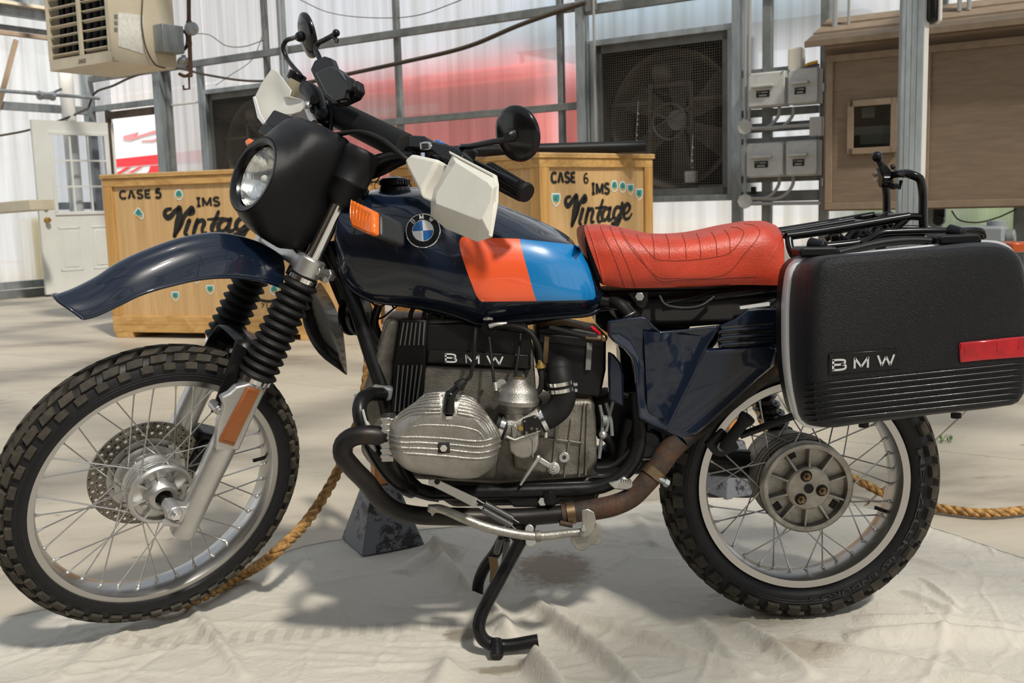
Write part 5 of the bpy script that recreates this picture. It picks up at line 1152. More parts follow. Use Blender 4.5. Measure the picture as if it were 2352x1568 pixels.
# swing arm and final drive on the far side, shock, mudguard
BP(MB().tube([(-0.50, 0.12, 0.36), (-0.25, 0.13, 0.35), (0.0, 0.12, 0.325)], 0.036, 16, n=12), 'swing_arm', blackm)
BP(MB().lathe([(0.04, 0.05), (0.085, 0.07), (0.095, 0.10), (0.09, 0.15), (0.05, 0.17)], (0, 0, 0.326), Y1, 40), 'final_drive', dirtal)
sh_ = BP(MB().tube([(0.02, 0.16, 0.36), (-0.13, 0.17, 0.68)], 0.024, 14), 'shock_absorber', blackm)
q = [Vector((0.02, 0.16, 0.36)).lerp(Vector((-0.13, 0.17, 0.68)), 0.15+0.7*i/160)+Vector((0.032*math.cos(i*2*PI/16), 0.032*math.sin(i*2*PI/16), 0)) for i in range(160)]
BP(MB().tube(q, 0.0055, 6), 'shock_spring', blackg, sh_)
gd = []
for k in range(16):
    th = rad(-68+k*7.0); r = 0.362; y_ = 0.070
    ring = []
    for j in range(9):
        t = -1+j/4; ring.append(Vector((r*math.sin(th)+0.0, y_*t, 0.326+r*math.cos(th)))-Vector((math.sin(th), 0, math.cos(th)))*0.03*abs(t)**2.5)
    gd.append(ring)
BP(MB().loft(gd, closed=False, caps=False), 'rear_mudguard', blackp, solid=0.003)

# ---- front hub, disc, caliper
def hbq(pts, u): return [hb(x, y, u) for x, y in pts]
def F3(mb): return TX(mb, FRONT)
fh = BP(F3(MB().lathe([(0.040, 0.062), (0.075, 0.060), (0.078, 0.052), (0.062, 0.048), (0.060, 0.030), (0.070, 0.027), (0.070, 0.022), (0.064, 0.018), (0.064, -0.010), (0.070, -0.016), (0.0735, -0.022), (0.0735, -0.034), (0.069, -0.038), (0.064, -0.037), (0.062, -0.026), (0.038, -0.024), (0.036, -0.040), (0.030, -0.050), (0.028, -0.052), (0.020, -0.052), (0.019, -0.030)], O0, Y1, 64, caps=False)), 'front_hub', satin, smooth=40)
for z in (0.012, 0.0, -0.008): BP(F3(MB().torus(Vector((0, z, 0)), Y1, 0.0645, 0.002, 56, 6)), 'hub_fin', satin, fh)
for k in range(8):
    th = 2*PI*k/8+0.2; u = Vector((math.sin(th), 0, math.cos(th))); w = Vector((math.cos(th), 0, -math.sin(th)))
    BP(F3(MB().box(u*0.050-Y1*0.030, u*0.014, w*0.0022, Y1*0.006)), 'hub_rib', satin, fh)
for k in range(5):
    th = 2*PI*k/5+0.1; u = Vector((math.sin(th), 0, math.cos(th)))*0.043
    BP(F3(MB().cyl(u-Y1*0.024, u-Y1*0.037, 0.008, 14).cyl(u-Y1*0.037, u-Y1*0.041, 0.006, 6)), 'hub_bolt', steel, fh)
BP(F3(MB().cyl(-Y1*0.03, -Y1*0.034, 0.0195, 24)), 'bearing_bore', dark_in, fh)
BP(F3(MB().cyl(Y1*0.12, -Y1*0.118, 0.0095, 16)), 'front_axle', chrome, fh)
# disc with real drilled holes
Rd0, Rd1 = 0.092, 0.130; bm = bmesh.new()
def disc_mesh():
    mb = MB(); nseg = 32; yd0, yd1 = 0.064, 0.069
    holes = []
    for k in range(nseg):
        th0 = 2*PI*k/nseg; dth = 2*PI/nseg
        for (ra, rb, sh_) in ((Rd0+0.002, Rd0+0.020, 0.0), (Rd0+0.020, Rd1-0.001, 0.5)):
            c_th = th0+dth*(0.5+sh_); rc = (ra+rb)/2; m_ = 12; hr = 0.0043
            outer = []; inner = []
            for j in range(m_):
                a = 2*PI*j/m_; ux, uy = math.cos(a), math.sin(a)
                k_ = 1/max(abs(ux), abs(uy)); r_o = rc+(rb-ra)/2*ux*k_; t_o = c_th+dth/2*uy*k_
                outer.append((r_o, t_o)); inner.append((rc+hr*ux, c_th+hr/rc*uy))
            for y_, fl_ in ((yd0, False), (yd1, True)):
                vs = [Vector((r*math.sin(t), y_, r*math.cos(t))) for r, t in outer]+[Vector((r*math.sin(t), y_, r*math.cos(t))) for r, t in inner]
                mb.add(vs, [(j, (j+1) % m_, m_+(j+1) % m_, m_+j) for j in range(m_)])
            vs = [Vector((r*math.sin(t), yd0, r*math.cos(t))) for r, t in inner]+[Vector((r*math.sin(t), yd1, r*math.cos(t))) for r, t in inner]
            mb.add(vs, [(j, (j+1) % m_, m_+(j+1) % m_, m_+j) for j in range(m_)])
    for (r1, r2) in ((Rd1-0.001, Rd1+0.001), (Rd0-0.001, Rd0+0.002)): mb.lathe([(r1, yd0), (r2, yd0), (r2, yd1), (r1, yd1)], O0, Y1, 96, closed=True)
    return mb
dk = mat('brake_disc_steel', (0.20, 0.18, 0.15), 0.35, 1.0, var=0.2, vscale=30)
dsc = BP(F3(disc_mesh()), 'brake_disc', dk, smooth=30)
BP(F3(MB().lathe([(0.060, 0.062), (0.090, 0.063), (0.093, 0.066), (0.090, 0.070), (0.060, 0.070)], O0, Y1, 64, closed=True)), 'disc_carrier', satin, dsc)
for k in range(10):
    th = 2*PI*k/10+0.25; u = Vector((math.sin(th), 0, math.cos(th)))*0.083
    BP(F3(MB().cyl(u+Y1*0.063, u+Y1*0.054, 0.006, 6)), 'disc_bolt', steel, dsc)
# ---- forks
def w_of(x, y, v): return loc3(fr(x, y, v))[2]
VF = 0.098
wt, wb1 = w_of(705, 652, VF), w_of(592, 866, VF)
for sg, nm in ((1, 'near'), (-1, 'far')):
    v = sg*VF; fork_o = lambda w: W(0, v, w)
    BP(MB().lathe([(0.0185, wt-0.02), (0.0185, 0.80)], W(0, v, 0), S, 28), 'fork_tube', chrome)
    # gaiter
    pr = []; n = 12; top, bot = wt+0.004, wb1
    for i in range(n):
        t0 = bot+(top-bot)*i/n; h = (top-bot)/n; k = 1+0.10*(1-i/n)
        pr += [(0.0295*k, t0), (0.033*k, t0+h*0.16), (0.0385*k, t0+h*0.38), (0.0398*k, t0+h*0.5), (0.0385*k, t0+h*0.62), (0.033*k, t0+h*0.84)]
    pr = [(0.031, bot-0.008)]+pr+[(0.030, top), (0.028, top+0.012)]
    g_ = BP(MB().lathe(pr, W(0, v, 0), S, 36), 'fork_gaiter', rubber, smooth=60)
    BP(MB().lathe([(0.034, bot-0.010), (0.0352, bot-0.009), (0.0352, bot+0.001), (0.034, bot+0.002)], W(0, v, 0), S, 32, closed=True), 'gaiter_clip', chrome, g_)
    BP(MB().lathe([(0.0325, top+0.0), (0.0335, top), (0.0335, top+0.010), (0.0325, top+0.010)], W(0, v, 0), S, 32, closed=True), 'gaiter_clip', chrome, g_)
    # slider: cast lower leg with axle lug ahead of it
    sl = MB().lathe([(0.0, -0.058), (0.022, -0.059), (0.0275, -0.052), (0.0288, -0.03), (0.0288, 0.10), (0.0298, 0.13), (0.0298, 0.20), (0.0305, 0.23), (0.031, bot-0.004)], W(0, v, 0), S, 32, caps=False)
    slo = BP(sl, 'fork_slider', satin, smooth=50)
    # lug carrying the axle
    lo = v
    BP(MB().cyl(W(0.0486, lo-0.022, 0), W(0.0486, lo+0.024, 0), 0.017, 20), 'axle_boss', satin, slo, bevel=0.003)
    BP(MB().loft([[W(0.012, lo-0.016, 0.018), W(0.012, lo+0.018, 0.018), W(0.012, lo+0.018, -0.030), W(0.012, lo-0.016, -0.030)], [W(0.05, lo-0.016, 0.015), W(0.05, lo+0.018, 0.015), W(0.05, lo+0.018, -0.013), W(0.05, lo-0.016, -0.013)]]), 'axle_lug', satin, slo, bevel=0.006)
    BP(MB().cyl(W(0.030, lo+0.020*1, -0.024), W(0.064, lo+0.020, -0.024), 0.0075, 14), 'pinch_bolt', satin, slo)
    if sg > 0:
        BP(MB().cyl(W(0.0486, lo+0.024, 0), W(0.0486, lo+0.031, 0), 0.0125, 6).cyl(W(0.0486, lo+0.031, 0), W(0.0486, lo+0.036, 0), 0.008, 16), 'axle_nut', chrome, slo, bevel=0.001)
        for w_ in (0.235, 0.145+0.0):
            pass
        for (x, y) in ((523, 1034), (469, 1137)):
            P = fr(x, y, v); u_, _, w_ = loc3(P); BP(MB().cyl(W(u_, v-0.008, w_), W(u_, v+0.008, w_), 0.0085, 16).cyl(W(u_*0.5, v, w_), W(u_*0.9, v, w_), 0.006, 8), 'lug_eye', satin, slo, bevel=0.001)
            BP(MB().cyl(W(u_, v-0.009, w_), W(u_, v+0.009, w_), 0.0042, 12), 'eye_hole', dark_in, slo)
        # cast side plate and amber reflector
        pts = [(567, 872), (602, 884), (541, 1025), (488, 1025), (494, 960), (507, 925), (500, 905), (520, 895), (535, 880)]
        BP(MB().prism([fr(x, y, v+0.010) for x, y in pts], L*0.020), 'side_lug', satin, slo, bevel=0.004)
        q = [fr(x, y, v+0.032) for x, y in ((568, 888), (597, 895), (536, 1024), (501, 1014))]
        rf_ = BP(MB().prism([p-L*0.004 for p in q], L*0.008), 'reflector_frame', amberd, slo, bevel=0.003)
        c_ = sum(q, Vector())/4
        BP(MB().prism([c_+(p-c_)*0.86+L*0.0045 for p in q], L*0.0012), 'reflector', amberd, slo)
# fork brace / inner mudguard bracket over the tyre (black)
br = []
for v in (0.075, 0.070, 0.058, 0.035, 0.0, -0.035, -0.058, -0.070, -0.075):
    ww = 0.392-0.012*(abs(v)/0.075)**4-(0.11 if abs(v) > 0.072 else (0.028 if abs(v) > 0.06 else 0))
    br.append([W(0.050, v, ww), W(0.020, v, ww+0.012), W(-0.035, v, ww+0.006)])
BP(MB().loft(br, closed=False, caps=False), 'fork_brace', blackm, solid=0.004, smooth=60)
pts = [(523, 778), (545, 790), (557, 830), (556, 885), (533, 960), (487, 935), (508, 880), (531, 812), (520, 790)]
BP(MB().prism([fr(x, y, 0.074) for x, y in [(540, 782), (566, 800), (575, 850), (520, 905), (500, 945), (483, 945), (505, 885), (528, 820)]], L*0.006), 'brace_arm', blackm, bevel=0.002)
P = fr(498, 937, 0.10); u_, _, w_ = loc3(P)
BP(MB().cyl(W(u_, 0.075, w_), W(u_, 0.112, w_), 0.0105, 18).cyl(W(u_, 0.112, w_), W(u_, 0.118, w_), 0.008, 6), 'brace_bolt', satin, bevel=0.001)
# far-side caliper
BP(MB().box(W(-0.075, -0.095, 0.075), F*0.040, L*0.035, S*0.052).cyl(W(-0.06, -0.06, 0.09), W(-0.06, -0.045, 0.09), 0.022, 16), 'brake_caliper', blackm, bevel=0.01)
# ---- yokes
wy = w_of(712, 612, VF)
yk = BP(MB().cyl(W(0, VF, wy-0.022), W(0, VF, wy+0.020), 0.031, 28), 'lower_yoke', satin, bevel=0.004)
BP(MB().cyl(W(0, -VF, wy-0.022), W(0, -VF, wy+0.020), 0.031, 28), 'yoke_clamp', satin, yk, bevel=0.004)
BP(MB().loft([[W(0.028, VF-0.01, wy-0.015), W(-0.02, VF-0.01, wy-0.015), W(-0.02, VF-0.01, wy+0.015), W(0.028, VF-0.01, wy+0.015)], [W(0.012, 0, wy-0.02), W(-0.07, 0, wy-0.02), W(-0.07, 0, wy+0.02), W(0.012, 0, wy+0.02)], [W(0.028, -VF+0.01, wy-0.015), W(-0.02, -VF+0.01, wy-0.015), W(-0.02, -VF+0.01, wy+0.015), W(0.028, -VF+0.01, wy+0.015)]]), 'yoke_bridge', satin, yk, bevel=0.004)
BP(MB().cyl(W(-0.040, VF+0.018, wy), W(-0.005, VF+0.026, wy), 0.010, 14).cyl(W(-0.055, VF+0.014, wy), W(-0.038, VF+0.018, wy), 0.013, 6), 'clamp_bolt', satin, yk, bevel=0.001)
BP(MB().cyl(W(-0.034, VF-0.004, wy-0.012), W(-0.034, VF+0.030, wy-0.012), 0.007, 10), 'clamp_bolt', satin, yk)
ty_ = BP(MB().loft([[W(0.02, VF+0.03, 0.795), W(-0.04, VF+0.03, 0.795), W(-0.04, VF+0.03, 0.815), W(0.02, VF+0.03, 0.815)], [W(0.02, -VF-0.03, 0.795), W(-0.04, -VF-0.03, 0.795), W(-0.04, -VF-0.03, 0.815), W(0.02, -VF-0.03, 0.815)]]), 'top_yoke', blackm, bevel=0.006)
BP(MB().cyl(W(-0.045, 0, 0.56), W(-0.045, 0, 0.80), 0.026, 24), 'steering_head', blackm)
# black shrouds around the fork tops
for sg in (1, -1):
    v = sg*VF
    BP(MB().lathe([(0.022, 0.756), (0.034, 0.766), (0.038, 0.780), (0.0385, 0.806), (0.0405, 0.808), (0.0405, 0.815), (0.0390, 0.817), (0.0405, 0.862), (0.042, 0.878), (0.038, 0.886), (0.0, 0.888)], W(-0.002, v, 0), S, 36), 'fork_shroud', blackp, smooth=45)
# ---- headlamp in its black nacelle
nh = facing(588, 405, 180, 0.50)
HC = fr(590, 404, 0.004)
u0h = loc3(HC)
def hring(u, cw, rx_, rt, rb, sq=2.0, n=40):
    out = []
    for k in range(n):
        a = 2*PI*k/n; c_, s_ = math.cos(a), math.sin(a)
        x_ = rx_*math.copysign(abs(c_)**(2/sq), c_); z_ = (rt if s_ > 0 else rb)*math.copysign(abs(s_)**(2/sq), s_)
        out.append(W(u, x_, cw+z_))
    return out
uh, wh = u0h[0], u0h[2]
nac = [hring(uh+0.004, wh, 0.079, 0.079, 0.079), hring(uh+0.009, wh, 0.084, 0.084, 0.084), hring(uh+0.002, wh, 0.088, 0.090, 0.088), hring(uh-0.010, wh, 0.089, 0.102, 0.094, 2.2), hring(uh-0.022, wh, 0.090, 0.124, 0.102, 2.6), hring(uh-0.036, wh, 0.090, 0.142, 0.108, 3.2), hring(uh-0.055, wh, 0.091, 0.151, 0.116, 3.8), hring(uh-0.095, wh, 0.094, 0.156, 0.122, 4.0), hring(uh-0.135, wh, 0.093, 0.156, 0.112, 4.0)]
nc = BP(MB().loft(nac, caps=False), 'headlamp_nacelle', blackp, smooth=60, solid=0.003)
BP(MB().loft([hring(uh-0.133, wh, 0.090, 0.148, 0.108, 3.0), hring(uh-0.137, wh, 0.02, 0.02, 0.02)]), 'nacelle_back', blackp, nc)
# visor-like top and the square instrument pod behind it
BP(MB().prism(hbq([(590, 302), (604, 284), (612, 282), (640, 300), (612, 312)], uh-0.055), -F*0.05), 'instrument_pod', blackp, nc, bevel=0.004)
BP(MB().prism(hbq([(606, 282), (628, 251), (672, 268), (655, 292), (634, 300)], uh-0.06), -F*0.045), 'warning_light_pod', blackp, nc, bevel=0.004)
BP(MB().prism(hbq([(562, 322), (572, 316), (576, 330), (564, 334)], uh-0.06), -F*0.02), 'far_signal_tip', amber, nc, bevel=0.003)
bzl = BP(MB().lathe([(0.068, 0.002), (0.076, 0.010), (0.082, 0.009), (0.083, 0.002), (0.081, -0.004), (0.068, -0.02)], W(uh, 0, wh), F, 56, caps=False), 'headlamp_bezel', blackg, nc, smooth=60)
BP(MB().lathe([(0.0675, -0.006), (0.055, 0.001), (0.032, 0.005), (0.0, 0.007)], W(uh, 0, wh), F, 56, caps=False), 'headlamp_lens', lens_m, nc, smooth=80)
refl = mat('reflector_bowl', (0.75, 0.75, 0.73), 0.16, 1.0, bump=0.9, bscale=60, stretch=(1, 1, 0.15))
BP(MB().lathe([(0.0675, -0.008), (0.058, -0.030), (0.040, -0.048), (0.012, -0.056), (0.0, -0.056)], W(uh, 0, wh), F, 48, caps=False), 'headlamp_reflector', refl, nc, smooth=80)
BP(MB().cyl(W(uh-0.055, 0, wh), W(uh-0.022, 0, wh), 0.009, 14).sphere(W(uh-0.022, 0, wh), 0.009, 12, 8), 'bulb', paper, nc)
# ---- turn signals
sigm = mat('lit_black_plastic', (0.022, 0.022, 0.023), 0.42, spec=0.4)  # lighter black so the shadowed signal housing looks lit
def signal(v0, sg):
    # lens faces ahead, body tapers back
    c = W(0.028, v0, 0.635)
    def r4(u, hw_, hh_, dz=0.0): return [W(u, v0-hw_, 0.655-hh_+dz), W(u, v0+hw_, 0.655-hh_+dz), W(u, v0+hw_, 0.655+hh_+dz), W(u, v0-hw_, 0.655+hh_+dz)]
    return r4
sgl = [fr(x, y, 0.2) for x, y in ((812, 463), (866, 487), (866, 541), (815, 527))]
lens_px = [(812, 461), (868, 488), (868, 541), (858, 543), (815, 524), (811, 508)]
q0 = hbq(lens_px, 0.02); cc = sum(q0, Vector())/6
ring1 = [p-F*0.006 for p in q0]; ring2 = [cc+(p-cc)*1.03-F*0.064 for p in q0]; ring3 = [cc+(p-cc)*0.90-F*0.078 for p in q0]
sgb = BP(MB().loft([ring1, ring2, ring3]), 'turn_signal', sigm, bevel=0.008, bseg=3)
BP(MB().loft([[p-F*0.0055 for p in q0], [p+F*0.006 for p in q0], [cc+(p-cc)*0.92+F*0.012 for p in q0]]), 'amber_lens', amber, sgb, bevel=0.004)
for k in range(7):
    t = (k+0.5)/7; a = q0[0].lerp(q0[1], t); b = q0[5].lerp(q0[3], t)
    BP(MB().tube([a+F*0.010, (a+b)/2+F*0.0125, b+F*0.010], 0.0012, 5), 'lens_rib', amber, sgb)
BP(MB().tube([cc-F*0.05, W(-0.02, 0.10, loc3(cc)[2]+0.03)], 0.010, 10), 'signal_stalk', blackm, sgb)
# far signal: mirrored across the steering plane
def mirr(P): u, v, w = loc3(P); return W(u, -v, w)
sg2 = BP(MB().loft([[mirr(p) for p in r] for r in (ring1, ring2, ring3)]), 'turn_signal', blackp, bevel=0.008, bseg=3)
BP(MB().loft([[mirr(p-F*0.0055) for p in q0], [mirr(p+F*0.006) for p in q0], [mirr(cc+(p-cc)*0.92+F*0.012) for p in q0]]), 'amber_lens', amber, sg2, bevel=0.004)
# ---- front mudguard
near = [(190, 731), (215, 725), (260, 705), (320, 676), (400, 652), (470, 638), (545, 636), (600, 643), (650, 660)]
wid = [0.056, 0.060, 0.063, 0.066, 0.067, 0.067, 0.066, 0.064, 0.060]
hgt = [0.024, 0.039, 0.055, 0.063, 0.066, 0.066, 0.064, 0.060, 0.050]
NP = [loc3(fr(x, y, wd)) for (x, y), wd in zip(near, wid)]
CN = cat([(p[0], p[1], p[2]) for p in NP], 44); HG = [c.x for c in cat([(h, 0, 0) for h in hgt], 44)]
rings = []
for i, (p, h) in enumerate(zip(CN, HG)):
    a = CN[max(0, i-1)]; b = CN[min(43, i+1)]; t = Vector((b.x-a.x, 0, b.z-a.z)).normalized(); nrm = Vector((t.z, 0, -t.x))
    if nrm.z < 0: nrm = -nrm
    wd = p.y; r = []
    for j in range(25):
        s_ = -1+j/12; e = abs(s_); hh = h*(1-e**2.6)+0.010*max(0, 1-(e/0.30)**2)**0.6*(h/0.07)
        fl_ = 1.03 if e > 0.97 else 1.0
        q = Vector((p.x, 0, p.z))+nrm*hh; bu = 0.030*(1-e**2)*max(0, 1-i/9)**1.5; r.append(W(q.x+bu, -wd*s_*fl_, q.z-bu*0.35))
    rings.append(r)
# drop the tip
fg = BP(MB().loft(rings, closed=False, caps=False), 'front_mudguard', navy, smooth=80, solid=0.003, sub=1)
for k_ in (0, 24): BP(MB().tube([r[k_] for r in rings], 0.0035, 8), 'rolled_edge', navy, fg, smooth=80)
BP(MB().tube([v for v in rings[0]], 0.0035, 8), 'rolled_edge', navy, fg, smooth=80)
# rear flap of the mudguard behind the fork (black, pointed)
tipP = (794, 858)
flap = [[(694, 700), (694, 700), (694, 700)]]
L1 = [(705, 660), (693, 720), (706, 770), (735, 815), (793, 858)]; L2 = [(716, 650), (725, 700), (745, 760), (770, 810), (794, 860)]; L3 = [(735, 650), (765, 700), (783, 750), (790, 800), (795, 858)]
cA, cB, cC = cat([(x, y, 0) for x, y in L1], 14), cat([(x, y, 0) for x, y in L2], 14), cat([(x, y, 0) for x, y in L3], 14)
rg = [[fr(a.x, a.y, 0.06*(1-i/15)), fr(b.x, b.y, 0.012), fr(c.x, c.y, -0.05*(1-i/15))] for i, (a, b, c) in enumerate(zip(cA, cB, cC))]
BP(MB().loft(rg, closed=False, caps=False), 'mudguard_flap', blackg, smooth=30, solid=0.003)

# ---- handlebar, grips, guards, levers, mirrors
wbar = 0.905
barp = [W(-0.155, 0.44, 0.945), W(-0.12, 0.33, 0.945), W(-0.065, 0.24, 0.93), W(-0.035, 0.15, 0.90), W(-0.02, 0.09, 0.845), W(-0.02, 0.05, 0.83), W(-0.02, 0.0, 0.83)]
barp += [W(loc3(p)[0], -loc3(p)[1], loc3(p)[2]) for p in reversed(barp[:-1])]
hbar = BP(MB().tube(barp, 0.011, 14, n=60), 'handlebar', blackm)
BP(MB().cyl(W(-0.02, 0.035, 0.815), W(-0.02, 0.065, 0.815), 0.024, 16).cyl(W(-0.02, -0.035, 0.815), W(-0.02, -0.065, 0.815), 0.024, 16), 'bar_clamp', blackm, hbar, bevel=0.003)
pa, pb = hb(775, 262, -0.05), hb(932, 340, -0.05); dpad = (pb-pa).normalized()
BP(MB().tube([pa-dpad*0.01, pa, pb, pb+dpad*0.004], [0.020, 0.031, 0.031, 0.031], 24), 'bar_pad', foam, hbar, bevel=0.002)
BP(MB().cyl(pb+dpad*0.0042, pb+dpad*0.006, 0.0295, 24), 'pad_end', dark_in, hbar)
BP(MB().tube([pa-dpad*0.05, pb+dpad*0.05], 0.007, 10), 'crossbar', blackm, hbar)
ge = hb(1208, 442, -0.15); gi = hb(1142, 402, -0.135); gd_ = (ge-gi).normalized()
def grip(gi, ge):
    d = (ge-gi).normalized(); g = BP(MB().lathe([(0.0150, 0), (0.0165, 0.003), (0.0165, (ge-gi).length-0.006), (0.0205, (ge-gi).length-0.005), (0.0205, (ge-gi).length), (0.019, (ge-gi).length+0.004), (0.0, (ge-gi).length+0.005)], gi, d, 32), 'grip', rubber, hbar)
    u, w = perp(d)
    for k in range(18):
        a = 2*PI*k/18; o = gi+(u*math.cos(a)+w*math.sin(a))*0.0168; g_l = (ge-gi).length
        BP(MB().box(o+d*g_l*0.48, d*g_l*0.43, (u*math.cos(a)+w*math.sin(a))*0.0012, (w*math.cos(a)-u*math.sin(a))*0.0014), 'grip_rib', rubber, g)
    return g
grip(gi-gd_*0.03, ge); grip(mirr(gi-gd_*0.03), mirr(ge))
# white hand guards: outer ring, raised inner facets
def guard(outer, inner, u_o, u_i, fcs=None, name='hand_guard', thick=0.003, ang=22):
    O_ = hbq(outer, u_o); I_ = hbq(inner, u_i); n = len(O_); mb = MB(); mb.add(O_+I_, [(i, (i+1) % n, n+(i+1) % n, n+i) for i in range(n)]+[tuple(range(n, 2*n))])
    o = BP(mb, name, white_p, hbar, smooth=ang, solid=thick, bevel=0.0025); return o
out_l = [(1039, 354), (1140, 406), (1144, 425), (1142, 462), (1130, 545), (1096, 556), (1023, 525), (989, 496), (989, 462), (998, 436), (1025, 383)]
in_l = [(1047, 372), (1120, 418), (1132, 432), (1128, 462), (1107, 500), (1102, 505), (1030, 478), (1002, 468), (1000, 458), (1004, 442), (1032, 396)]
guard(out_l, in_l, -0.010, 0.016)
BP(MB().prism(hbq([(1038, 350), (1042, 352), (1143, 404), (1147, 424), (1146, 463), (1132, 546), (1129, 545), (1141, 462), (1141, 427), (1137, 409), (1040, 357)], -0.012), F*0.010), 'guard_lip', white_p, hbar, bevel=0.002)
BP(MB().prism(hbq([(955, 382), (972, 366), (1034, 380), (1020, 410), (1002, 440), (996, 470), (988, 452), (962, 402)], -0.030), F*0.034), 'guard_bracket', white_p, hbar, bevel=0.008, bseg=3)
BP(MB().cyl(hb(972, 366, -0.01), hb(972, 354, -0.01), 0.007, 6), 'guard_bolt', chrome, hbar)
out_r = [(624, 157), (637, 165), (668, 207), (664, 222), (698, 230), (704, 241), (690, 256), (668, 262), (642, 262), (607, 286), (595, 272), (581, 230), (601, 190)]
in_r = [(640+(x-640)*0.45, 225+(y-225)*0.45) for x, y in out_r]
guard(out_r, in_r, 0.0, -0.012, ang=80)
BP(MB().prism(hbq([(583, 224), (588, 222), (600, 262), (612, 282), (606, 287), (594, 272)], 0.002), F*0.004), 'guard_lip', silver, hbar, bevel=0.001)
# mirrors
def mirror(c, n_, R_, stem, hub_px):
    m_ = BP(MB().lathe([(0.0, 0.012), (R_*0.35, 0.011), (R_*0.8, 0.005), (R_*0.97, 0.0), (R_, -0.004), (R_*0.985, -0.009), (R_*0.93, -0.010), (R_*0.92, -0.006), (0.0, -0.006)], c, n_, 48), 'mirror', blackg, hbar, smooth=50)
    BP(MB().lathe([(0.014, 0.008), (0.012, 0.020), (0.008, 0.026)], c, n_, 18), 'mirror_boss', blackm, hbar)
    BP(MB().tube(stem, 0.0058, 12, n=40), 'mirror_stem', blackm, hbar)
cL = hb(1185, 308, -0.045); nL = facing(1185, 308, 195, 0.74); mirror(cL, nL, 0.0535, [cL+nL*0.020, hb(1160, 320, -0.03), hb(1130, 326, -0.03), hb(1080, 336, -0.04), hb(1060, 340, -0.045), hb(1052, 356, -0.05), hb(1050, 372, -0.055)], None)
cR = hb(703, 82, -0.02); nR = facing(703, 82, 190, 0.30); mirror(cR, nR, 0.0555, [cR+nR*0.022, hb(672, 88, -0.02), hb(656, 95, -0.02), hb(650, 108, -0.02), hb(656, 128, -0.03), hb(672, 152, -0.03), hb(688, 170, -0.03), hb(694, 178, -0.03)], None)
BP(MB().cyl(hb(681, 178, -0.03)+S*0.012, hb(681, 178, -0.03)-S*0.010, 0.023, 24), 'reservoir_cap', blackg, hbar, bevel=0.003)
BP(MB().lathe([(0.020, 0), (0.017, -0.045), (0.013, -0.055)], hb(681, 186, -0.03), S, 24), 'fluid_reservoir', fuelp, hbar)
# switchgear, perches and levers on the near bar
bp_ = lambda v: W(-0.06-0.22*max(0, v-0.2), v, 0.93)
BP(MB().prism(hbq([(1005, 352), (1022, 338), (1075, 352), (1092, 372), (1080, 392), (1030, 372)], -0.06), F*0.035), 'lever_perch', blackm, hbar, bevel=0.005)
BP(MB().cyl(hb(1036, 352, -0.05)+S*0.012, hb(1036, 352, -0.05)-S*0.016, 0.022, 24), 'perch_cap', blackp, hbar, bevel=0.003)
BP(MB().prism(hbq([(960, 352), (962, 326), (968, 322), (998, 324), (1004, 336), (1003, 346), (985, 354)], -0.06), F*0.03), 'switch_block', blackm, hbar, bevel=0.004)
sb_ = [(966, 329), (978, 326), (990, 327), (995, 335), (992, 343), (980, 346), (967, 345)]
BP(MB().prism(hbq(sb_, -0.028), F*0.004), 'switch_bezel', satin, hbar, bevel=0.002)
BP(MB().prism(hbq([(970, 331), (983, 330), (984, 341), (971, 342)], -0.024), F*0.003), 'switch_rocker', blackg, hbar)
BP(MB().box(hb(1010, 334, -0.05), L*0.010, F*0.010, S*0.009), 'switch_button', blue_ink, hbar, bevel=0.003)
BP(MB().tube(hbq([(1085, 370), (1110, 382), (1150, 402), (1190, 422)], -0.105), 0.006, 8, n=12), 'clutch_lever', blackm, hbar)
BP(MB().box(hb(1071, 354, -0.08), L*0.018, F*0.014, S*0.016), 'switch_housing', blackm, hbar, bevel=0.005)
# cables: clutch cable over the nacelle, brake hoses, wiring loom
def cab(pts, r, m=rubber, name='control_cable', n=40, parent=None): return BP(MB().tube(pts, r, 8, n=n), name, m, parent or hbar)
cab([hb(955, 380, -0.02), hb(930, 362, 0.0), hb(880, 322, 0.02), hb(830, 303, 0.03), hb(790, 306, 0.03), hb(760, 318, 0.0), hb(745, 345, -0.02)], 0.0052)
BP(MB().tube([hb(938, 368, -0.01), hb(958, 382, -0.02)], [0.005, 0.010], 12), 'cable_boot', satin, hbar)
cab([hb(985, 350, -0.05), hb(920, 352, -0.05), hb(870, 358, -0.05), hb(830, 372, -0.05), hb(800, 384, -0.05)], 0.005)
for k, (dy, r) in enumerate(((0, 0.008), (6, 0.0075), (12, 0.0065), (18, 0.006))):
    cab([hb(990, 362+dy*0.4, -0.06), hb(930, 362+dy*0.5, -0.06-0.01*(k % 2)), hb(880, 378+dy, -0.05), hb(840, 392+dy, -0.05), hb(790, 402+dy, -0.04)], r, name='wiring')
BP(MB().torus(hb(856, 398, -0.05), (hb(870, 392, -0.05)-hb(840, 402, -0.05)), 0.019, 0.0018, 20, 6), 'cable_tie', blackg, hbar)
cab([hb(720, 262, -0.02), hb(708, 250, -0.02), hb(716, 220, -0.03), hb(745, 236, -0.03), hb(762, 262, -0.02), hb(760, 300, -0.02)], 0.0045)
cab([hb(756, 150, -0.03), hb(755, 190, -0.02), hb(758, 240, -0.02), hb(752, 290, -0.03), hb(740, 330, -0.03)], 0.004)
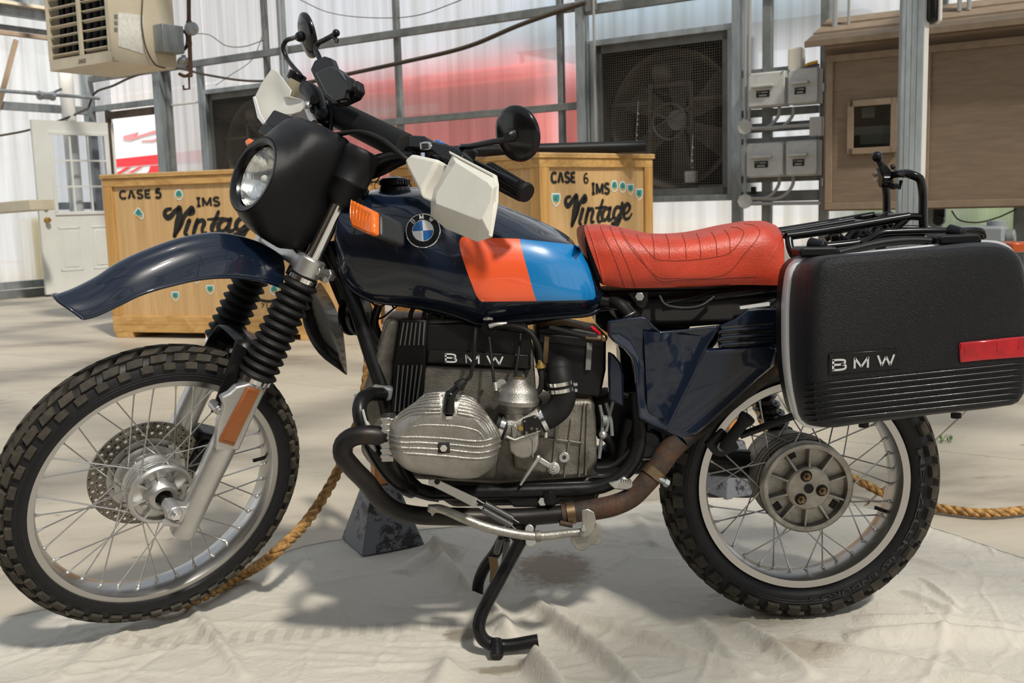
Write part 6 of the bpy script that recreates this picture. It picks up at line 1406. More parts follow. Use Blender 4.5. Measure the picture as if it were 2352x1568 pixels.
# device holder on ball-and-socket arms (right bar)
hd_ = BP(MB().prism(hbq([(712, 160), (722, 138), (744, 128), (757, 132), (764, 150), (778, 158), (806, 184), (820, 184), (823, 205), (812, 222), (782, 236), (764, 238), (744, 222), (730, 200)], 0.02), -F*0.022), 'device_holder', blackp, hbar, bevel=0.004, bseg=3)
BP(MB().prism(hbq([(722, 166), (760, 150), (776, 160), (800, 196), (792, 226), (770, 232), (748, 216)], 0.034), -F*0.016), 'holder_cradle', blackg, hbar, bevel=0.004, bseg=3)
BP(MB().prism(hbq([(800, 196), (806, 180), (818, 184), (823, 200), (816, 214), (804, 212)], 0.028), F*0.012), 'holder_grip', blackp, hbar, bevel=0.004)
BP(MB().tube(hbq([(724, 150), (734, 140), (730, 125), (725, 112), (731, 100), (745, 92), (760, 84), (770, 78)], 0.0), 0.0062, 10, n=30).sphere(hb(772, 76, 0.0), 0.009, 14, 10), 'holder_arm', blackm, hbar)
BP(MB().tube(hbq([(765, 84), (774, 92), (772, 98)], 0.0), 0.005, 8), 'holder_arm_tip', blackm, hbar)
BP(MB().tube(hbq([(706, 205), (716, 212), (728, 232), (738, 262)], -0.01), [0.018, 0.020, 0.017, 0.018], 16, n=14).sphere(hb(704, 203, -0.01), 0.018, 14, 10).sphere(hb(740, 266, -0.01), 0.020, 14, 10), 'ball_arm', blackp, hbar)
BP(MB().cyl(hb(722, 228, 0.008), hb(722, 228, 0.026), 0.010, 14), 'arm_knob', blackg, hbar)
BP(MB().tube(hbq([(706, 246), (712, 262), (722, 282)], 0.01), 0.008, 12, n=8), 'banjo_fitting', satin, hbar)
BP(MB().sphere(hb(708, 244, 0.012), 0.012, 12, 8), 'banjo_bolt', satin, hbar)
# ---------------------------------------------------------------- body work
def sheet(curves, nx, ny, mirror=True):
    """curves: lists of (px, py, Y) with equal meaning of parameter, from the near lower edge to the middle line; gives vertex grid"""
    C_ = [cat([at(*p) for p in c], nx) for c in curves]
    cols = [cat([c[i] for c in C_], ny) for i in range(nx)]
    rings = []
    for col in cols:
        r = list(col)
        if mirror: r += [Vector((v.x, -v.y, v.z)) for v in reversed(col[:-1] if abs(col[-1].y) < 1e-4 else col)]
        rings.append(r)
    return rings
# tank: longitudinal lines, front to back
T = [
 [(774, 590, -.045), (800, 652, -.055), (845, 684, -.060), (930, 699, -.065), (1012, 713, -.075), (1069, 731, -.085), (1097, 743, -.09), (1181, 735, -.10), (1293, 726, -.10), (1362, 717, -.095), (1388, 700, -.085)],          # flange, tucked in
 [(768, 562, -.070), (793, 636, -.085), (840, 672, -.095), (925, 690, -.105), (1012, 700, -.125), (1066, 712, -.135), (1100, 722, -.140), (1181, 715, -.145), (1293, 707, -.142), (1360, 703, -.125), (1389, 684, -.105)],
 [(768, 545, -.085), (800, 610, -.105), (850, 640, -.118), (915, 650, -.135), (1000, 666, -.150), (1066, 680, -.160), (1105, 695, -.166), (1181, 694, -.168), (1290, 692, -.163), (1358, 688, -.138), (1383, 668, -.112)],        # lower crease
 [(772, 520, -.092), (805, 570, -.112), (852, 590, -.128), (915, 612, -.148), (990, 625, -.160), (1060, 630, -.168), (1085, 640, -.174), (1181, 640, -.175), (1285, 640, -.168), (1350, 640, -.140), (1374, 640, -.112)],
 [(782, 490, -.088), (815, 530, -.108), (862, 545, -.128), (920, 560, -.146), (985, 570, -.155), (1050, 580, -.160), (1075, 585, -.166), (1181, 588, -.170), (1275, 594, -.163), (1338, 602, -.135), (1360, 610, -.106)],
 [(796, 470, -.075), (828, 492, -.098), (880, 500, -.118), (935, 508, -.132), (990, 518, -.138), (1050, 535, -.142), (1075, 541, -.148), (1185, 549, -.152), (1265, 559, -.145), (1322, 568, -.118), (1346, 590, -.092)],         # upper crease
 [(806, 462, -.060), (836, 464, -.080), (890, 470, -.100), (940, 474, -.112), (990, 480, -.116), (1050, 490, -.116), (1080, 492, -.114), (1180, 512, -.110), (1255, 536, -.100), (1312, 556, -.080), (1338, 584, -.062)],
 [(812, 458, -.045), (842, 449, -.062), (892, 452, -.075), (945, 450, -.085), (1000, 452, -.086), (1050, 458, -.082), (1090, 466, -.076), (1180, 494, -.066), (1255, 524, -.056), (1308, 550, -.045), (1334, 580, -.035)],
 [(820, 455, 0.0), (850, 438, 0.0), (895, 432, 0.0), (948, 430, 0.0), (1000, 434, 0.0), (1050, 440, 0.0), (1095, 450, 0.0), (1180, 482, 0.0), (1255, 514, 0.0), (1308, 545, 0.0), (1332, 577, 0.0)],
]
tr_ = sheet(T, 90, 64)
tmb = MB().loft(tr_, closed=False, caps=False)
n_ = len(tr_[0]); tank_bvh = BVHTree.FromPolygons([v.copy() for v in tmb.v], tmb.f)
# close underside and ends
tmb.loft([[r[0] for r in tr_], [r[-1] for r in tr_]], closed=False, caps=False)
tmb.add([v for v in tr_[0]], [tuple(range(n_))]); tmb.add([v for v in tr_[-1]], [tuple(range(n_))])
tank = BP(tmb, 'fuel_tank', navy, smooth=70)
BP(MB().tube([r[0]+Vector((0, -0.004, 0)) for r in tr_], 0.006, 8), 'tank_flange', navy, tank, smooth=80)
def project(mesh2d_v, faces, bvh, lift, name, m, parent, smooth=60):
    """lay flat artwork given in pixels onto a panel's surface"""
    vs = []
    for x, y in mesh2d_v:
        d = ray(x, y).normalized(); hit, nr, _, _ = bvh.ray_cast(CAM, d)
        if hit is None: hit = CAM+d*((at(x, y, -0.16)-CAM).length); nr = -d
        if nr.dot(d) > 0: nr = -nr
        vs.append(hit+nr*lift)
    return BP(MB().add(vs, faces), name, m, parent, smooth=smooth)
def quadgrid(c0, c1, nu, nv):
    """between two pixel polylines"""
    A_ = cat([(x, y, 0) for x, y in c0], nu); B2 = cat([(x, y, 0) for x, y in c1], nu); vs = []
    for a, b in zip(A_, B2):
        for j in range(nv): p = a.lerp(b, j/(nv-1)); vs.append((p.x, p.y))
    return vs, [(i*nv+j, (i+1)*nv+j, (i+1)*nv+j+1, i*nv+j+1) for i in range(nu-1) for j in range(nv-1)]
v_, f_ = quadgrid([(1062, 544), (1056, 552), (1058, 575), (1069, 612), (1083, 650), (1096, 680), (1104, 690), (1112, 692)], [(1193.5, 549), (1194, 552), (1199, 575), (1208, 608), (1219, 648), (1227, 676), (1231, 688), (1233, 691)], 30, 26)
project(v_, f_, tank_bvh, 0.0010, 'orange_stripe', orange, tank)
v_, f_ = quadgrid([(1193.5, 549), (1194, 552), (1199, 575), (1208, 608), (1219, 648), (1227, 676), (1231, 688), (1233, 691)], [(1329, 564), (1332, 570), (1340, 590), (1350, 610), (1358, 635), (1366, 668), (1367, 682), (1362, 688)], 30, 26)
project(v_, f_, tank_bvh, 0.0010, 'blue_stripe', blue, tank)
# roundel
ec = (972, 531); ea, eb = 39.0, 36.5
d = ray(*ec).normalized(); hit, nr, _, _ = tank_bvh.ray_cast(CAM, d); nr = nr if nr.dot(d) < 0 else -nr
nr = (nr*0.55-Y1*0.45).normalized()
er = 0.0365; ux = Vector((1, 0, 0)); ux = (ux-nr*ux.dot(nr)).normalized(); uy = nr.cross(ux); uy = -uy if uy.z < 0 else uy
roll_e = rad(2); ux, uy = ux*math.cos(roll_e)+uy*math.sin(roll_e), uy*math.cos(roll_e)-ux*math.sin(roll_e)
hit = hit+nr*0.004
em = BP(MB().lathe([(er, -0.018), (er, 0.0025), (er-0.001, 0.0035), (er-0.0022, 0.0030), (0, 0.0030)], hit, nr, 56), 'roundel', chrome, tank)
BP(MB().lathe([(er-0.0022, 0.0033), (0.0, 0.0033)], hit, nr, 56, caps=False), 'roundel_ground', blackg, em, smooth=0)
def wedge(r0, r1, a0, a1, lift, m, nm):
    n = 16; vs = []
    for i in range(n+1):
        a = rad(a0+(a1-a0)*i/n); d_ = ux*math.cos(a)+uy*math.sin(a); vs += [hit+d_*r0+nr*lift, hit+d_*r1+nr*lift]
    return BP(MB().add(vs, [(2*i, 2*i+1, 2*i+3, 2*i+2) for i in range(n)]), nm, m, em, smooth=0)
wedge(0.0215, 0.0228, 0, 360, 0.0036, silver, 'roundel_ring')
for k, m in enumerate((white_ink, blue_ink, white_ink, blue_ink)): wedge(0.0, 0.0215, 90*k, 90*k+90, 0.0037, m, 'quarter')
for ch_, a in (('B', 133), ('M', 92), ('W', 50)):
    d_ = ux*math.cos(rad(a))+uy*math.sin(rad(a)); t_ = ux*math.sin(rad(a))-uy*math.cos(rad(a)); w_ = 0.0085 if ch_ != 'B' else 0.007
    mbk = MB(); put_text(mbk, ch_, hit+d_*0.0245-t_*w_/2, t_, d_, 0.0092, 0.012, 0.0040, width=w_); BP(mbk, 'roundel_letter', white_ink, em, smooth=0)
# filler cap
fcp = at(906, 431, 0.0)
fc = BP(MB().lathe([(0.034, -0.012), (0.034, 0.004), (0.030, 0.006)], fcp-Z3*0.002, Z3, 40), 'filler_neck', blackg, tank, bevel=0.001)
BP(MB().lathe([(0.030, 0.004), (0.0325, 0.006), (0.0325, 0.017), (0.029, 0.021), (0.016, 0.023), (0.008, 0.026), (0, 0.026)], fcp, Z3, 48), 'filler_cap', blackg, tank, bevel=0.001)
for k in range(28):
    a = 2*PI*k/28; d_ = Vector((math.cos(a), math.sin(a), 0)); BP(MB().box(fcp+d_*0.0335+Z3*0.0115, d_*0.0015, Vector((-d_.y, d_.x, 0))*0.0017, Z3*0.005), 'cap_ridge', blackg, fc)
# seat
Sx = [
 [(1386, 655, -.125), (1420, 660, -.130), (1500, 661, -.135), (1600, 658, -.135), (1700, 654, -.132), (1770, 655, -.130), (1799, 655, -.120)],
 [(1381, 640, -.135), (1420, 640, -.140), (1500, 640, -.145), (1600, 638, -.146), (1700, 634, -.142), (1770, 634, -.138), (1801, 634, -.128)],
 [(1366, 600, -.135), (1410, 605, -.143), (1500, 608, -.147), (1600, 604, -.148), (1700, 598, -.145), (1770, 596, -.138), (1802, 598, -.125)],
 [(1353, 565, -.128), (1400, 570, -.138), (1500, 578, -.143), (1600, 572, -.144), (1700, 560, -.140), (1770, 552, -.130), (1801, 562, -.112)],
 [(1344, 535, -.100), (1390, 538, -.118), (1500, 558, -.128), (1600, 552, -.128), (1700, 535, -.122), (1760, 524, -.108), (1796, 538, -.085)],
 [(1342, 522, -.060), (1385, 523, -.080), (1500, 543, -.090), (1600, 540, -.092), (1700, 520, -.085), (1750, 512, -.070), (1788, 524, -.055)],
 [(1346, 516, 0.0), (1385, 515, 0.0), (1500, 536, 0.0), (1600, 534, 0.0), (1700, 513, 0.0), (1750, 507, 0.0), (1782, 517, 0.0)],
]
sr = sheet(Sx, 80, 40)
smb = MB().loft(sr, closed=False, caps=False); seat_bvh = BVHTree.FromPolygons([v.copy() for v in smb.v], smb.f); ns_ = len(sr[0])
smb.loft([[r[0] for r in sr], [r[-1] for r in sr]], closed=False, caps=False)
smb.add([v for v in sr[0]], [tuple(range(ns_))]); smb.add([v for v in sr[-1]], [tuple(range(ns_))])
seat = BP(smb, 'seat', leather, smooth=60)
def surf(pts, bvh, lift=0.0, n=40, Y=-0.13):
    out = []
    for c in cat([(x, y, 0) for x, y in pts], n):
        d = ray(c.x, c.y).normalized(); h_, n_r, _, _ = bvh.ray_cast(CAM, d)
        if h_ is None: continue
        out.append(h_-d*lift)
    return out
K_ = 520/2352
def sp2(pts): return [(1320+x*K_, 480+y*K_) for x, y in pts]
seams = [[(265, 180), (300, 270), (400, 480), (522, 818)], [(360, 175), (400, 270), (520, 520), (633, 808)], [(465, 200), (505, 290), (640, 480), (780, 640), (870, 735), (1100, 735), (1890, 700)],
         [(480, 200), (520, 290), (650, 460), (800, 660), (880, 712), (1000, 718), (1540, 685), (1620, 640), (1760, 470), (1900, 300), (1925, 230), (1870, 175), (1760, 155)],
         [(630, 232), (660, 310), (760, 440), (850, 522), (950, 535), (1450, 500), (1600, 460), (1740, 300), (1755, 240), (1700, 195), (1620, 190)],
         [(800, 262), (815, 330), (830, 515)], [(945, 265), (970, 330), (985, 525)], [(1115, 265), (1145, 340), (1158, 520)], [(1265, 252), (1295, 330), (1310, 510)], [(1420, 240), (1455, 300), (1482, 495)], [(1555, 215), (1600, 280), (1615, 445)],
         [(120, 170), (150, 230), (230, 470), (300, 760)], [(2150, 175), (2165, 240), (2100, 380), (1850, 800)]]
for k, sm_ in enumerate(seams):
    q = surf(sp2(sm_), seat_bvh, -0.0003)
    if len(q) > 3: BP(MB().tube(q, 0.0011 if k < 11 else 0.0022, 6), 'seam' if k < 11 else 'piping', seamred if k < 11 else leather, seat, smooth=80)
BP(MB().tube([at(1355, 545, -.09), at(1362, 590, -.11), at(1380, 640, -.12)], 0.012, 10, n=12), 'seat_base', blackp)
# side cover (near), with its creases, and the muffler shield behind it
def plate(pts, Y0, t=0.012, name='side_cover', m=navy, bev=0.006, parent=None, tilt=None):
    return BP(MB().prism([at(x, y, (Y0 if tilt is None else Y0+tilt(x, y))) for x, y in pts], (0, t, 0)), name, m, parent, bevel=bev, bseg=3)
sc_out = [(1394, 736), (1430, 730), (1474, 725), (1484, 727), (1500, 745), (1516, 760), (1575, 755), (1651, 746), (1648, 760), (1626, 795), (1598, 860), (1565, 925), (1540, 978), (1530, 992), (1500, 980), (1466, 962), (1460, 900), (1457, 840), (1450, 822), (1432, 800), (1408, 784), (1396, 770)]
cx_, cy_ = 1530, 840
def insetp(pts, k, c=(1535, 835)): return [(c[0]+(x-c[0])*k, c[1]+(y-c[1])*k) for x, y in pts]
r0 = [at(x, y, -0.115) for x, y in sc_out]; r1 = [at(x, y, -0.150) for x, y in sc_out]; r2 = [at(x, y, -0.158) for x, y in insetp(sc_out, 0.965)]
in3 = [(1420, 750), (1445, 745), (1470, 742), (1484, 746), (1500, 762), (1520, 776), (1570, 772), (1624, 766), (1618, 775), (1600, 812), (1578, 860), (1552, 915), (1533, 958), (1526, 968), (1508, 962), (1484, 950), (1478, 905), (1474, 845), (1466, 820), (1448, 796), (1430, 780), (1420, 768)]
r3 = [at(x, y, -0.152) for x, y in in3]
scv = BP(MB().loft([r0, r1, r2, r3]), 'side_cover', navy, bevel=0.004, bseg=3, smooth=50)
# dent-like waviness of the lower panel
dv, df = quadgrid([(1478, 760), (1482, 830), (1486, 900), (1492, 948), (1512, 958)], [(1612, 772), (1590, 820), (1565, 872), (1545, 920), (1528, 962)], 26, 20)
sc_v = []
for x, y in dv:
    e = noise.noise(Vector((x*0.018, y*0.012, 3)))*0.009+noise.noise(Vector((x*0.05, y*0.03, 7)))*0.003
    sc_v.append(at(x, y, -0.157-e))
BP(MB().add(sc_v, df), 'cover_face', navy, scv, smooth=80)
BP(MB().prism([at(x, y, -0.13) for x, y in ((1398, 808), (1412, 816), (1428, 836), (1432, 862), (1433, 935), (1399, 918), (1398, 860))], (0, 0.02, 0)), 'cover_ear', navy, bevel=0.005)
ms = [(1610, 800), (1662, 798), (1700, 795), (1768, 790), (1790, 800), (1778, 840), (1745, 868), (1700, 910), (1640, 962), (1597, 1000), (1562, 1015), (1530, 1000), (1500, 984), (1530, 960), (1560, 905)]
BP(MB().loft([[at(x, y, -0.095) for x, y in ms], [at(x, y, -0.128) for x, y in ms], [at(x, y, -0.138) for x, y in insetp(ms, 0.93, (1640, 890))], [at(x, y, -0.136) for x, y in insetp(ms, 0.80, (1640, 890))]]), 'muffler_shield', navy, bevel=0.004, bseg=3, smooth=50)
up = [(1651, 748), (1690, 730), (1716, 708), (1768, 706), (1790, 708), (1790, 796), (1660, 802), (1648, 790)]
us = BP(MB().loft([[at(x, y, -0.09) for x, y in up], [at(x, y, -0.125) for x, y in up], [at(x, y, -0.131) for x, y in insetp(up, 0.93, (1720, 755))]]), 'tail_panel', navy, bevel=0.004, bseg=3)
for y in (758, 774, 790): BP(MB().tube([at(1650, y+6, -0.133), at(1664, y, -0.136), at(1775, y-8, -0.134)], 0.0035, 8), 'louvre_lip', navy, us); 
for y in (750, 766, 782): BP(MB().tube([at(1656, y+4, -0.1315), at(1775, y-6, -0.131)], 0.0035, 6), 'louvre_gap', dark_in, us)
# mirrored far-side cover so the machine has two flanks
def mirY(rings): return [[Vector((p.x, -p.y, p.z)) for p in r] for r in rings]
BP(MB().loft(mirY([r0, r1, r2, r3])), 'side_cover', navy, bevel=0.004)

# ---- frame
def tube(pts, r, name='frame_tube', m=blackm, n=24, seg=14, parent=None): return BP(MB().tube([at(*p) for p in pts], r, seg, n=n), name, m, parent, smooth=60)
def two(pts, r, name='frame_tube', m=blackm, n=24):
    a = tube(pts, r, name, m, n); P = [at(*p) for p in pts]
    BP(MB().tube([Vector((p.x, -p.y, p.z)) for p in P], r, 14, n=n), name, m, smooth=60)
two([(752, 560, -.022), (790, 640, -.035), (815, 700, -.06), (850, 810, -.085), (880, 900, -.095), (905, 1010, -.10), (925, 1085, -.105), (960, 1125, -.11), (1010, 1136, -.11)], 0.0165)
tube([(745, 560, -.0), (775, 640, -.0), (800, 700, 0.0)], 0.02)
two([(1000, 1132, -.115), (1150, 1128, -.12), (1300, 1124, -.12), (1375, 1118, -.12), (1425, 1095, -.12), (1455, 1060, -.115), (1470, 1010, -.11), (1460, 900, -.10)], 0.0165)
two([(830, 640, -.05), (1100, 740, -.06), (1400, 700, -.07), (1560, 690, -.09), (1780, 660, -.10), (1900, 640, -.10)], 0.0115)
two([(1380, 690, -.10), (1440, 705, -.11), (1480, 800, -.10), (1500, 900, -.09), (1530, 1010, -.10)], 0.014)
two([(1540, 960, -.10), (1650, 850, -.10), (1760, 720, -.10), (1840, 660, -.10)], 0.011)
tube([(1398, 690, -.10), (1425, 700, -.125), (1448, 728, -.13)], 0.0125, 'hose', rubber); BP(MB().torus(at(1446, 722, -.13), at(1448, 728, -.13)-at(1440, 712, -.128), 0.0135, 0.0015, 20, 6), 'hose_clip', satin)
BP(MB().prism([at(x, y, -.12) for x, y in ((1440, 672), (1490, 668), (1490, 690), (1485, 706), (1475, 712), (1462, 705), (1455, 692))], (0, 0.006, 0)), 'bracket', blackm, bevel=0.003)
BP(MB().cyl(at(1469, 681, -.120), at(1469, 681, -.134), 0.010, 6), 'bracket_bolt', satin, bevel=0.001)
tube([(1515, 680, -.12), (1525, 698, -.13), (1560, 707, -.13), (1610, 702, -.13), (1640, 682, -.12)], 0.0045, 'under_seat_wire', blackp)
tube([(1530, 696, -.11), (1590, 684, -.11), (1640, 668, -.10)], 0.003, 'under_seat_wire', blackp)
BP(MB().box(at(1600, 705, -.02), Vector((0.16, 0, 0)), Vector((0, 0.08, 0)), Vector((0, 0, 0.028))), 'under_seat_tray', dark_in, bevel=0.01)
BP(MB().prism([at(x, y, -.125) for x, y in ((1700, 704), (1768, 694), (1768, 702), (1700, 710))], (0, 0.01, 0)), 'trim_rail', silver)
BP(MB().prism([at(x, y, -.07) for x, y in ((1392, 668), (1790, 660), (1790, 712), (1660, 745), (1560, 752), (1420, 736))], (0, 0.14, 0)), 'inner_panel', blackp, bevel=0.004)
# front pegs of the frame: crash bar with scraped paint
cb_ = tube([(880, 905, -.12), (862, 905, -.16), (842, 908, -.22), (828, 925, -.255), (826, 950, -.27), (838, 990, -.275), (862, 1040, -.265), (890, 1085, -.23), (925, 1118, -.17), (945, 1128, -.125)], 0.0150, 'crash_bar', blackm, 40)
BP(MB().tube([at(841, 968, -.290), at(850, 990, -.2905), at(852, 1015, -.2895), at(862, 1035, -.280)], [0.004, 0.007, 0.0085, 0.003], 8, n=12), 'scrape', scr_m, cb_, smooth=80)
BP(MB().tube([at(833, 940, -.284), at(838, 960, -.288), at(843, 975, -.290)], 0.003, 6, n=8), 'scrape', scr_m, cb_)
BP(MB().box(at(879, 899, -.105), Vector((0.022, 0, -0.004)), Vector((0, 0.024, 0)), Vector((0.003, 0, 0.014))), 'crash_bar_clamp', galvd, cb_, bevel=0.005)
BP(MB().cyl(at(842, 905, -.20), at(815, 912, -.20), 0.006, 8), 'clamp_bolt', galvd, cb_)
BP(MB().tube([Vector((p.x, -p.y, p.z)) for p in [at(880, 905, -.12), at(842, 908, -.22), at(826, 950, -.27), at(862, 1040, -.265), at(925, 1118, -.17), at(945, 1128, -.125)]], 0.015, 12, n=40), 'crash_bar', blackm)

# ---- engine
darkal = mat('dark_alloy', (0.035, 0.032, 0.028), 0.55, 0.5, var=0.4, vscale=14)  # much darker alloy for the sump, varied by noise
eng = BP(MB().prism([at(x, y, -.085) for x, y in ((884, 731), (1210, 740), (1225, 800), (1232, 900), (1240, 930), (1367, 920), (1372, 1060), (1350, 1098), (1200, 1108), (1140, 1112), (930, 1100), (840, 1060), (835, 890), (868, 790))], (0, 0.17, 0)), 'engine_block', dirtal, bevel=0.008)
BP(MB().prism([at(x, y, -.100) for x, y in ((890, 735), (920, 733), (908, 830), (898, 945), (895, 1090), (855, 1075), (828, 1040), (838, 885), (868, 800))], (0, 0.03, 0)), 'front_cover', dirtal, eng, bevel=0.010, bseg=3)
fcov = BP(MB().prism([at(x, y, -.112) for x, y in ((920, 731), (982, 735), (979, 802), (974, 900), (955, 938), (925, 948), (898, 948), (904, 840))], (0, 0.03, 0)), 'ribbed_cover', blackp, eng, bevel=0.004)
ribm = mat('worn_rib_edge', (0.20, 0.20, 0.19), 0.5, 0.6)
for k in range(6):
    t = (k+0.5)/6
    x0, x1 = 923+(980-923)*t, 915+(978-915)*t
    BP(MB().bar(at(x0, 740, -.1135), at(x1-1, 792, -.1135), 0.0030, 0.008, Y1), 'cover_rib', ribm, fcov)
    xa_, xb_ = 911+(974-911)*t, 898+(958-898)*t
    BP(MB().bar(at(xa_, 838, -.1135), at(xb_+4, 944-max(0, (t-0.5))*50, -.1135), 0.0030, 0.008, Y1), 'cover_rib', ribm, fcov)
top = BP(MB().prism([at(x, y, -.104) for x, y in ((980, 745), (1060, 742), (1218, 766), (1220, 850), (1100, 842), (976, 836))], (0, 0.03, 0)), 'top_cover', blackp, eng, bevel=0.004)
BP(MB().prism([at(x, y, -.110) for x, y in ((984, 803), (1214, 815), (1216, 848), (1100, 840), (982, 833))], (0, 0.01, 0)), 'badge_plate', blackg, top, bevel=0.002)
b0, b1_ = at(1021, 831, -.1112), at(1157, 838, -.1112)
mbk = MB(); xa_ = (b1_-b0).normalized()
xs_ = [(1021, 1050, 'B'), (1068, 1103, 'M'), (1117, 1158, 'W')]
for xA, xB, c_ in xs_:
    oo = at(xA, 831+(xA-1021)*0.05, -.1116); put_text(mbk, c_, oo, xa_, Vector((0.0, 0, 1)), 0.0185, 0.004, 0.0006, width=(at(xB, 831, -.1116)-at(xA, 831, -.1116)).length)
BP(mbk, 'badge_letters', silver, top, smooth=0, solid=0)
# plain casting below, with stiffening ribs; gearbox
gb = BP(MB().prism([at(x, y, -.108) for x, y in ((1246, 930), (1312, 918), (1362, 920), (1370, 960), (1372, 1060), (1356, 1080), (1342, 1096), (1297, 1099), (1240, 1092), (1180, 1080), (1175, 1000))], (0, 0.05, 0)), 'gearbox', dirtal, bevel=0.010, bseg=3)
for (a, b) in (((1278, 975), (1268, 1095)), ((1313, 962), (1296, 1096)), ((1240, 1004), (1340, 1017)), ((1342, 925), (1330, 1094)), ((1350, 925), (1345, 1090))):
    BP(MB().bar(at(a[0], a[1], -.110), at(b[0], b[1], -.110), 0.0045, 0.008, Y1), 'casting_rib', dirtal, gb, bevel=0.001)
for x, y in ((1296, 1050), (1130, 1124)):
    bo = BP(MB().cyl(at(x, y, -.105), at(x, y, -.122), 0.0118, 24), 'mount_bush', satin, gb, bevel=0.0015); BP(MB().cyl(at(x, y, -.1222), at(x, y, -.1226), 0.0045, 16), 'bush_bore', dark_in, gb)
BP(MB().cyl(at(1108, 898, -.104), at(1108, 898, -.1055), 0.003, 12), 'casting_hole', dark_in, eng)
BP(MB().prism([at(x, y, -.100) for x, y in ((975, 838), (1208, 848), (1206, 920), (1150, 1000), (1140, 1100), (1000, 1100), (958, 950))], (0, 0.03, 0)), 'crankcase', dirtal, eng, bevel=0.006)
# shift lever and its linkage
BP(MB().cyl(at(1272, 1075, -.108), at(1272, 1075, -.128), 0.014, 24), 'shift_shaft', satin, gb, bevel=0.002)
sl_ = BP(MB().bar(at(1272, 1075, -.130), at(1236, 1053, -.130), 0.012, 0.006, Y1).sphere(at(1235, 1051, -.132), 0.008, 12, 8), 'shift_lever', satin, bevel=0.002)
BP(MB().cyl(at(1272, 1075, -.126), at(1272, 1075, -.136), 0.0095, 20).cyl(at(1272, 1075, -.136), at(1272, 1075, -.139), 0.005, 6), 'lever_boss', satin, sl_, bevel=0.001)
BP(MB().tube([at(1235, 1052, -.134), at(1218, 1078, -.14), at(1195, 1114, -.145)], [0.006, 0.005, 0.003], 8, n=10), 'link_rod', satin, sl_)
# air box and hoses
ab = BP(MB().prism([at(x, y, -.098) for x, y in ((1234, 752), (1300, 748), (1393, 767), (1392, 850), (1379, 913), (1300, 906), (1248, 898), (1232, 830))], (0, 0.19, 0)), 'air_box', blackp, bevel=0.006)
BP(MB().prism([at(x, y, -.104) for x, y in ((1238, 765), (1388, 780), (1386, 800), (1238, 786))], (0, 0.01, 0)), 'box_rib', blackp, ab, bevel=0.002)
for x0, x1, y0, y1, m in ((1248, 1262, 771, 835, bronze), (1346, 1361, 786, 850, galvd)): BP(MB().prism([at(x, y, -.106) for x, y in ((x0+2, y0), (x1, y0+2), (x1-4, y1), (x0-2, y1))], (0, 0.003, 0)), 'strap', m, ab, bevel=0.001)
BP(MB().tube([at(1262, 752, -.12), at(1310, 764, -.13), at(1345, 772, -.135), at(1372, 774, -.135)], 0.006, 10, n=20), 'clutch_cable_end', rubber, ab)
BP(MB().cyl(at(1345, 773, -.135), at(1386, 776, -.135), 0.0062, 10).sphere(at(1386, 776, -.135), 0.009, 12, 8), 'cable_nipple', bronze, ab)
BP(MB().tube([at(1358, 750, -.12), at(1372, 762, -.125), at(1382, 770, -.125)], 0.004, 8, n=8), 'red_wire', redl, ab)
# carburettor
cbx = lambda x, y, Y=-.17: at(x, y, Y)
ax_c = (cbx(1190, 870)-cbx(1182, 1010)).normalized()
cb0 = cbx(1188, 932)
crb = BP(MB().lathe([(0.030, -0.012), (0.034, -0.006), (0.038, 0.002), (0.045, 0.006), (0.046, 0.015), (0.0425, 0.019), (0.042, 0.032), (0.036, 0.043), (0.024, 0.049), (0.019, 0.058), (0.012, 0.061), (0.0, 0.061)], cb0, ax_c, 44), 'carburettor', castal, smooth=45)
BP(MB().cyl(cb0+ax_c*0.059, cb0+ax_c*0.062, 0.008, 16), 'dome_plug', brass, crb)
BP(MB().cyl(cbx(1150, 985), cbx(1240, 955), 0.026, 28), 'carburettor_throat', castal, crb, bevel=0.003)
BP(MB().cyl(cb0-ax_c*0.075, cb0-ax_c*0.010, 0.024, 24), 'carburettor_body', castal, crb, bevel=0.004)
bw_ = [(1165, 1004), (1180, 1008), (1210, 998), (1238, 988), (1238, 1020), (1232, 1040), (1215, 1052), (1200, 1055), (1185, 1050), (1170, 1035)]
BP(MB().prism([cbx(x, y, -.195) for x, y in bw_], (0, 0.05, 0)), 'float_bowl', castal, crb, bevel=0.006, bseg=3)
BP(MB().tube([cbx(1163, 1002, -.2), cbx(1182, 1010, -.2), cbx(1212, 999, -.2), cbx(1240, 988, -.2)], 0.0035, 8), 'bowl_flange', castal, crb)
BP(MB().tube([cbx(1196, 1004, -.199), cbx(1213, 996, -.204), cbx(1222, 1004, -.2), cbx(1224, 1050, -.196)], 0.0013, 6, n=16), 'bail_wire', steel, crb)
chk = BP(MB().prism([cbx(x, y, -.205) for x, y in ((1200, 964), (1230, 954), (1243, 966), (1244, 986), (1212, 998), (1204, 992))], (0, 0.012, 0)), 'choke_housing', blackg, crb, bevel=0.002)
for x, y in ((1205, 967), (1229, 958), (1233, 985), (1209, 993)): BP(MB().cyl(cbx(x, y, -.205), cbx(x, y, -.208), 0.0026, 10), 'screw', steel, crb)
BP(MB().cyl(cbx(1221, 984, -.205), cbx(1221, 984, -.211), 0.0038, 6), 'screw', chrome, crb)
BP(MB().prism([cbx(x, y, -.200) for x, y in ((1174, 980), (1184, 974), (1192, 990), (1183, 1008), (1176, 1004))], (0, 0.014, 0)), 'throttle_bracket', castal, crb, bevel=0.002)
BP(MB().cyl(cbx(1196, 983, -.2), cbx(1196, 983, -.21), 0.0055, 14), 'idle_screw', brass, crb)
BP(MB().cyl(cbx(1134, 975), cbx(1162, 985), 0.029, 28), 'intake_rubber', rubber, crb, bevel=0.003)
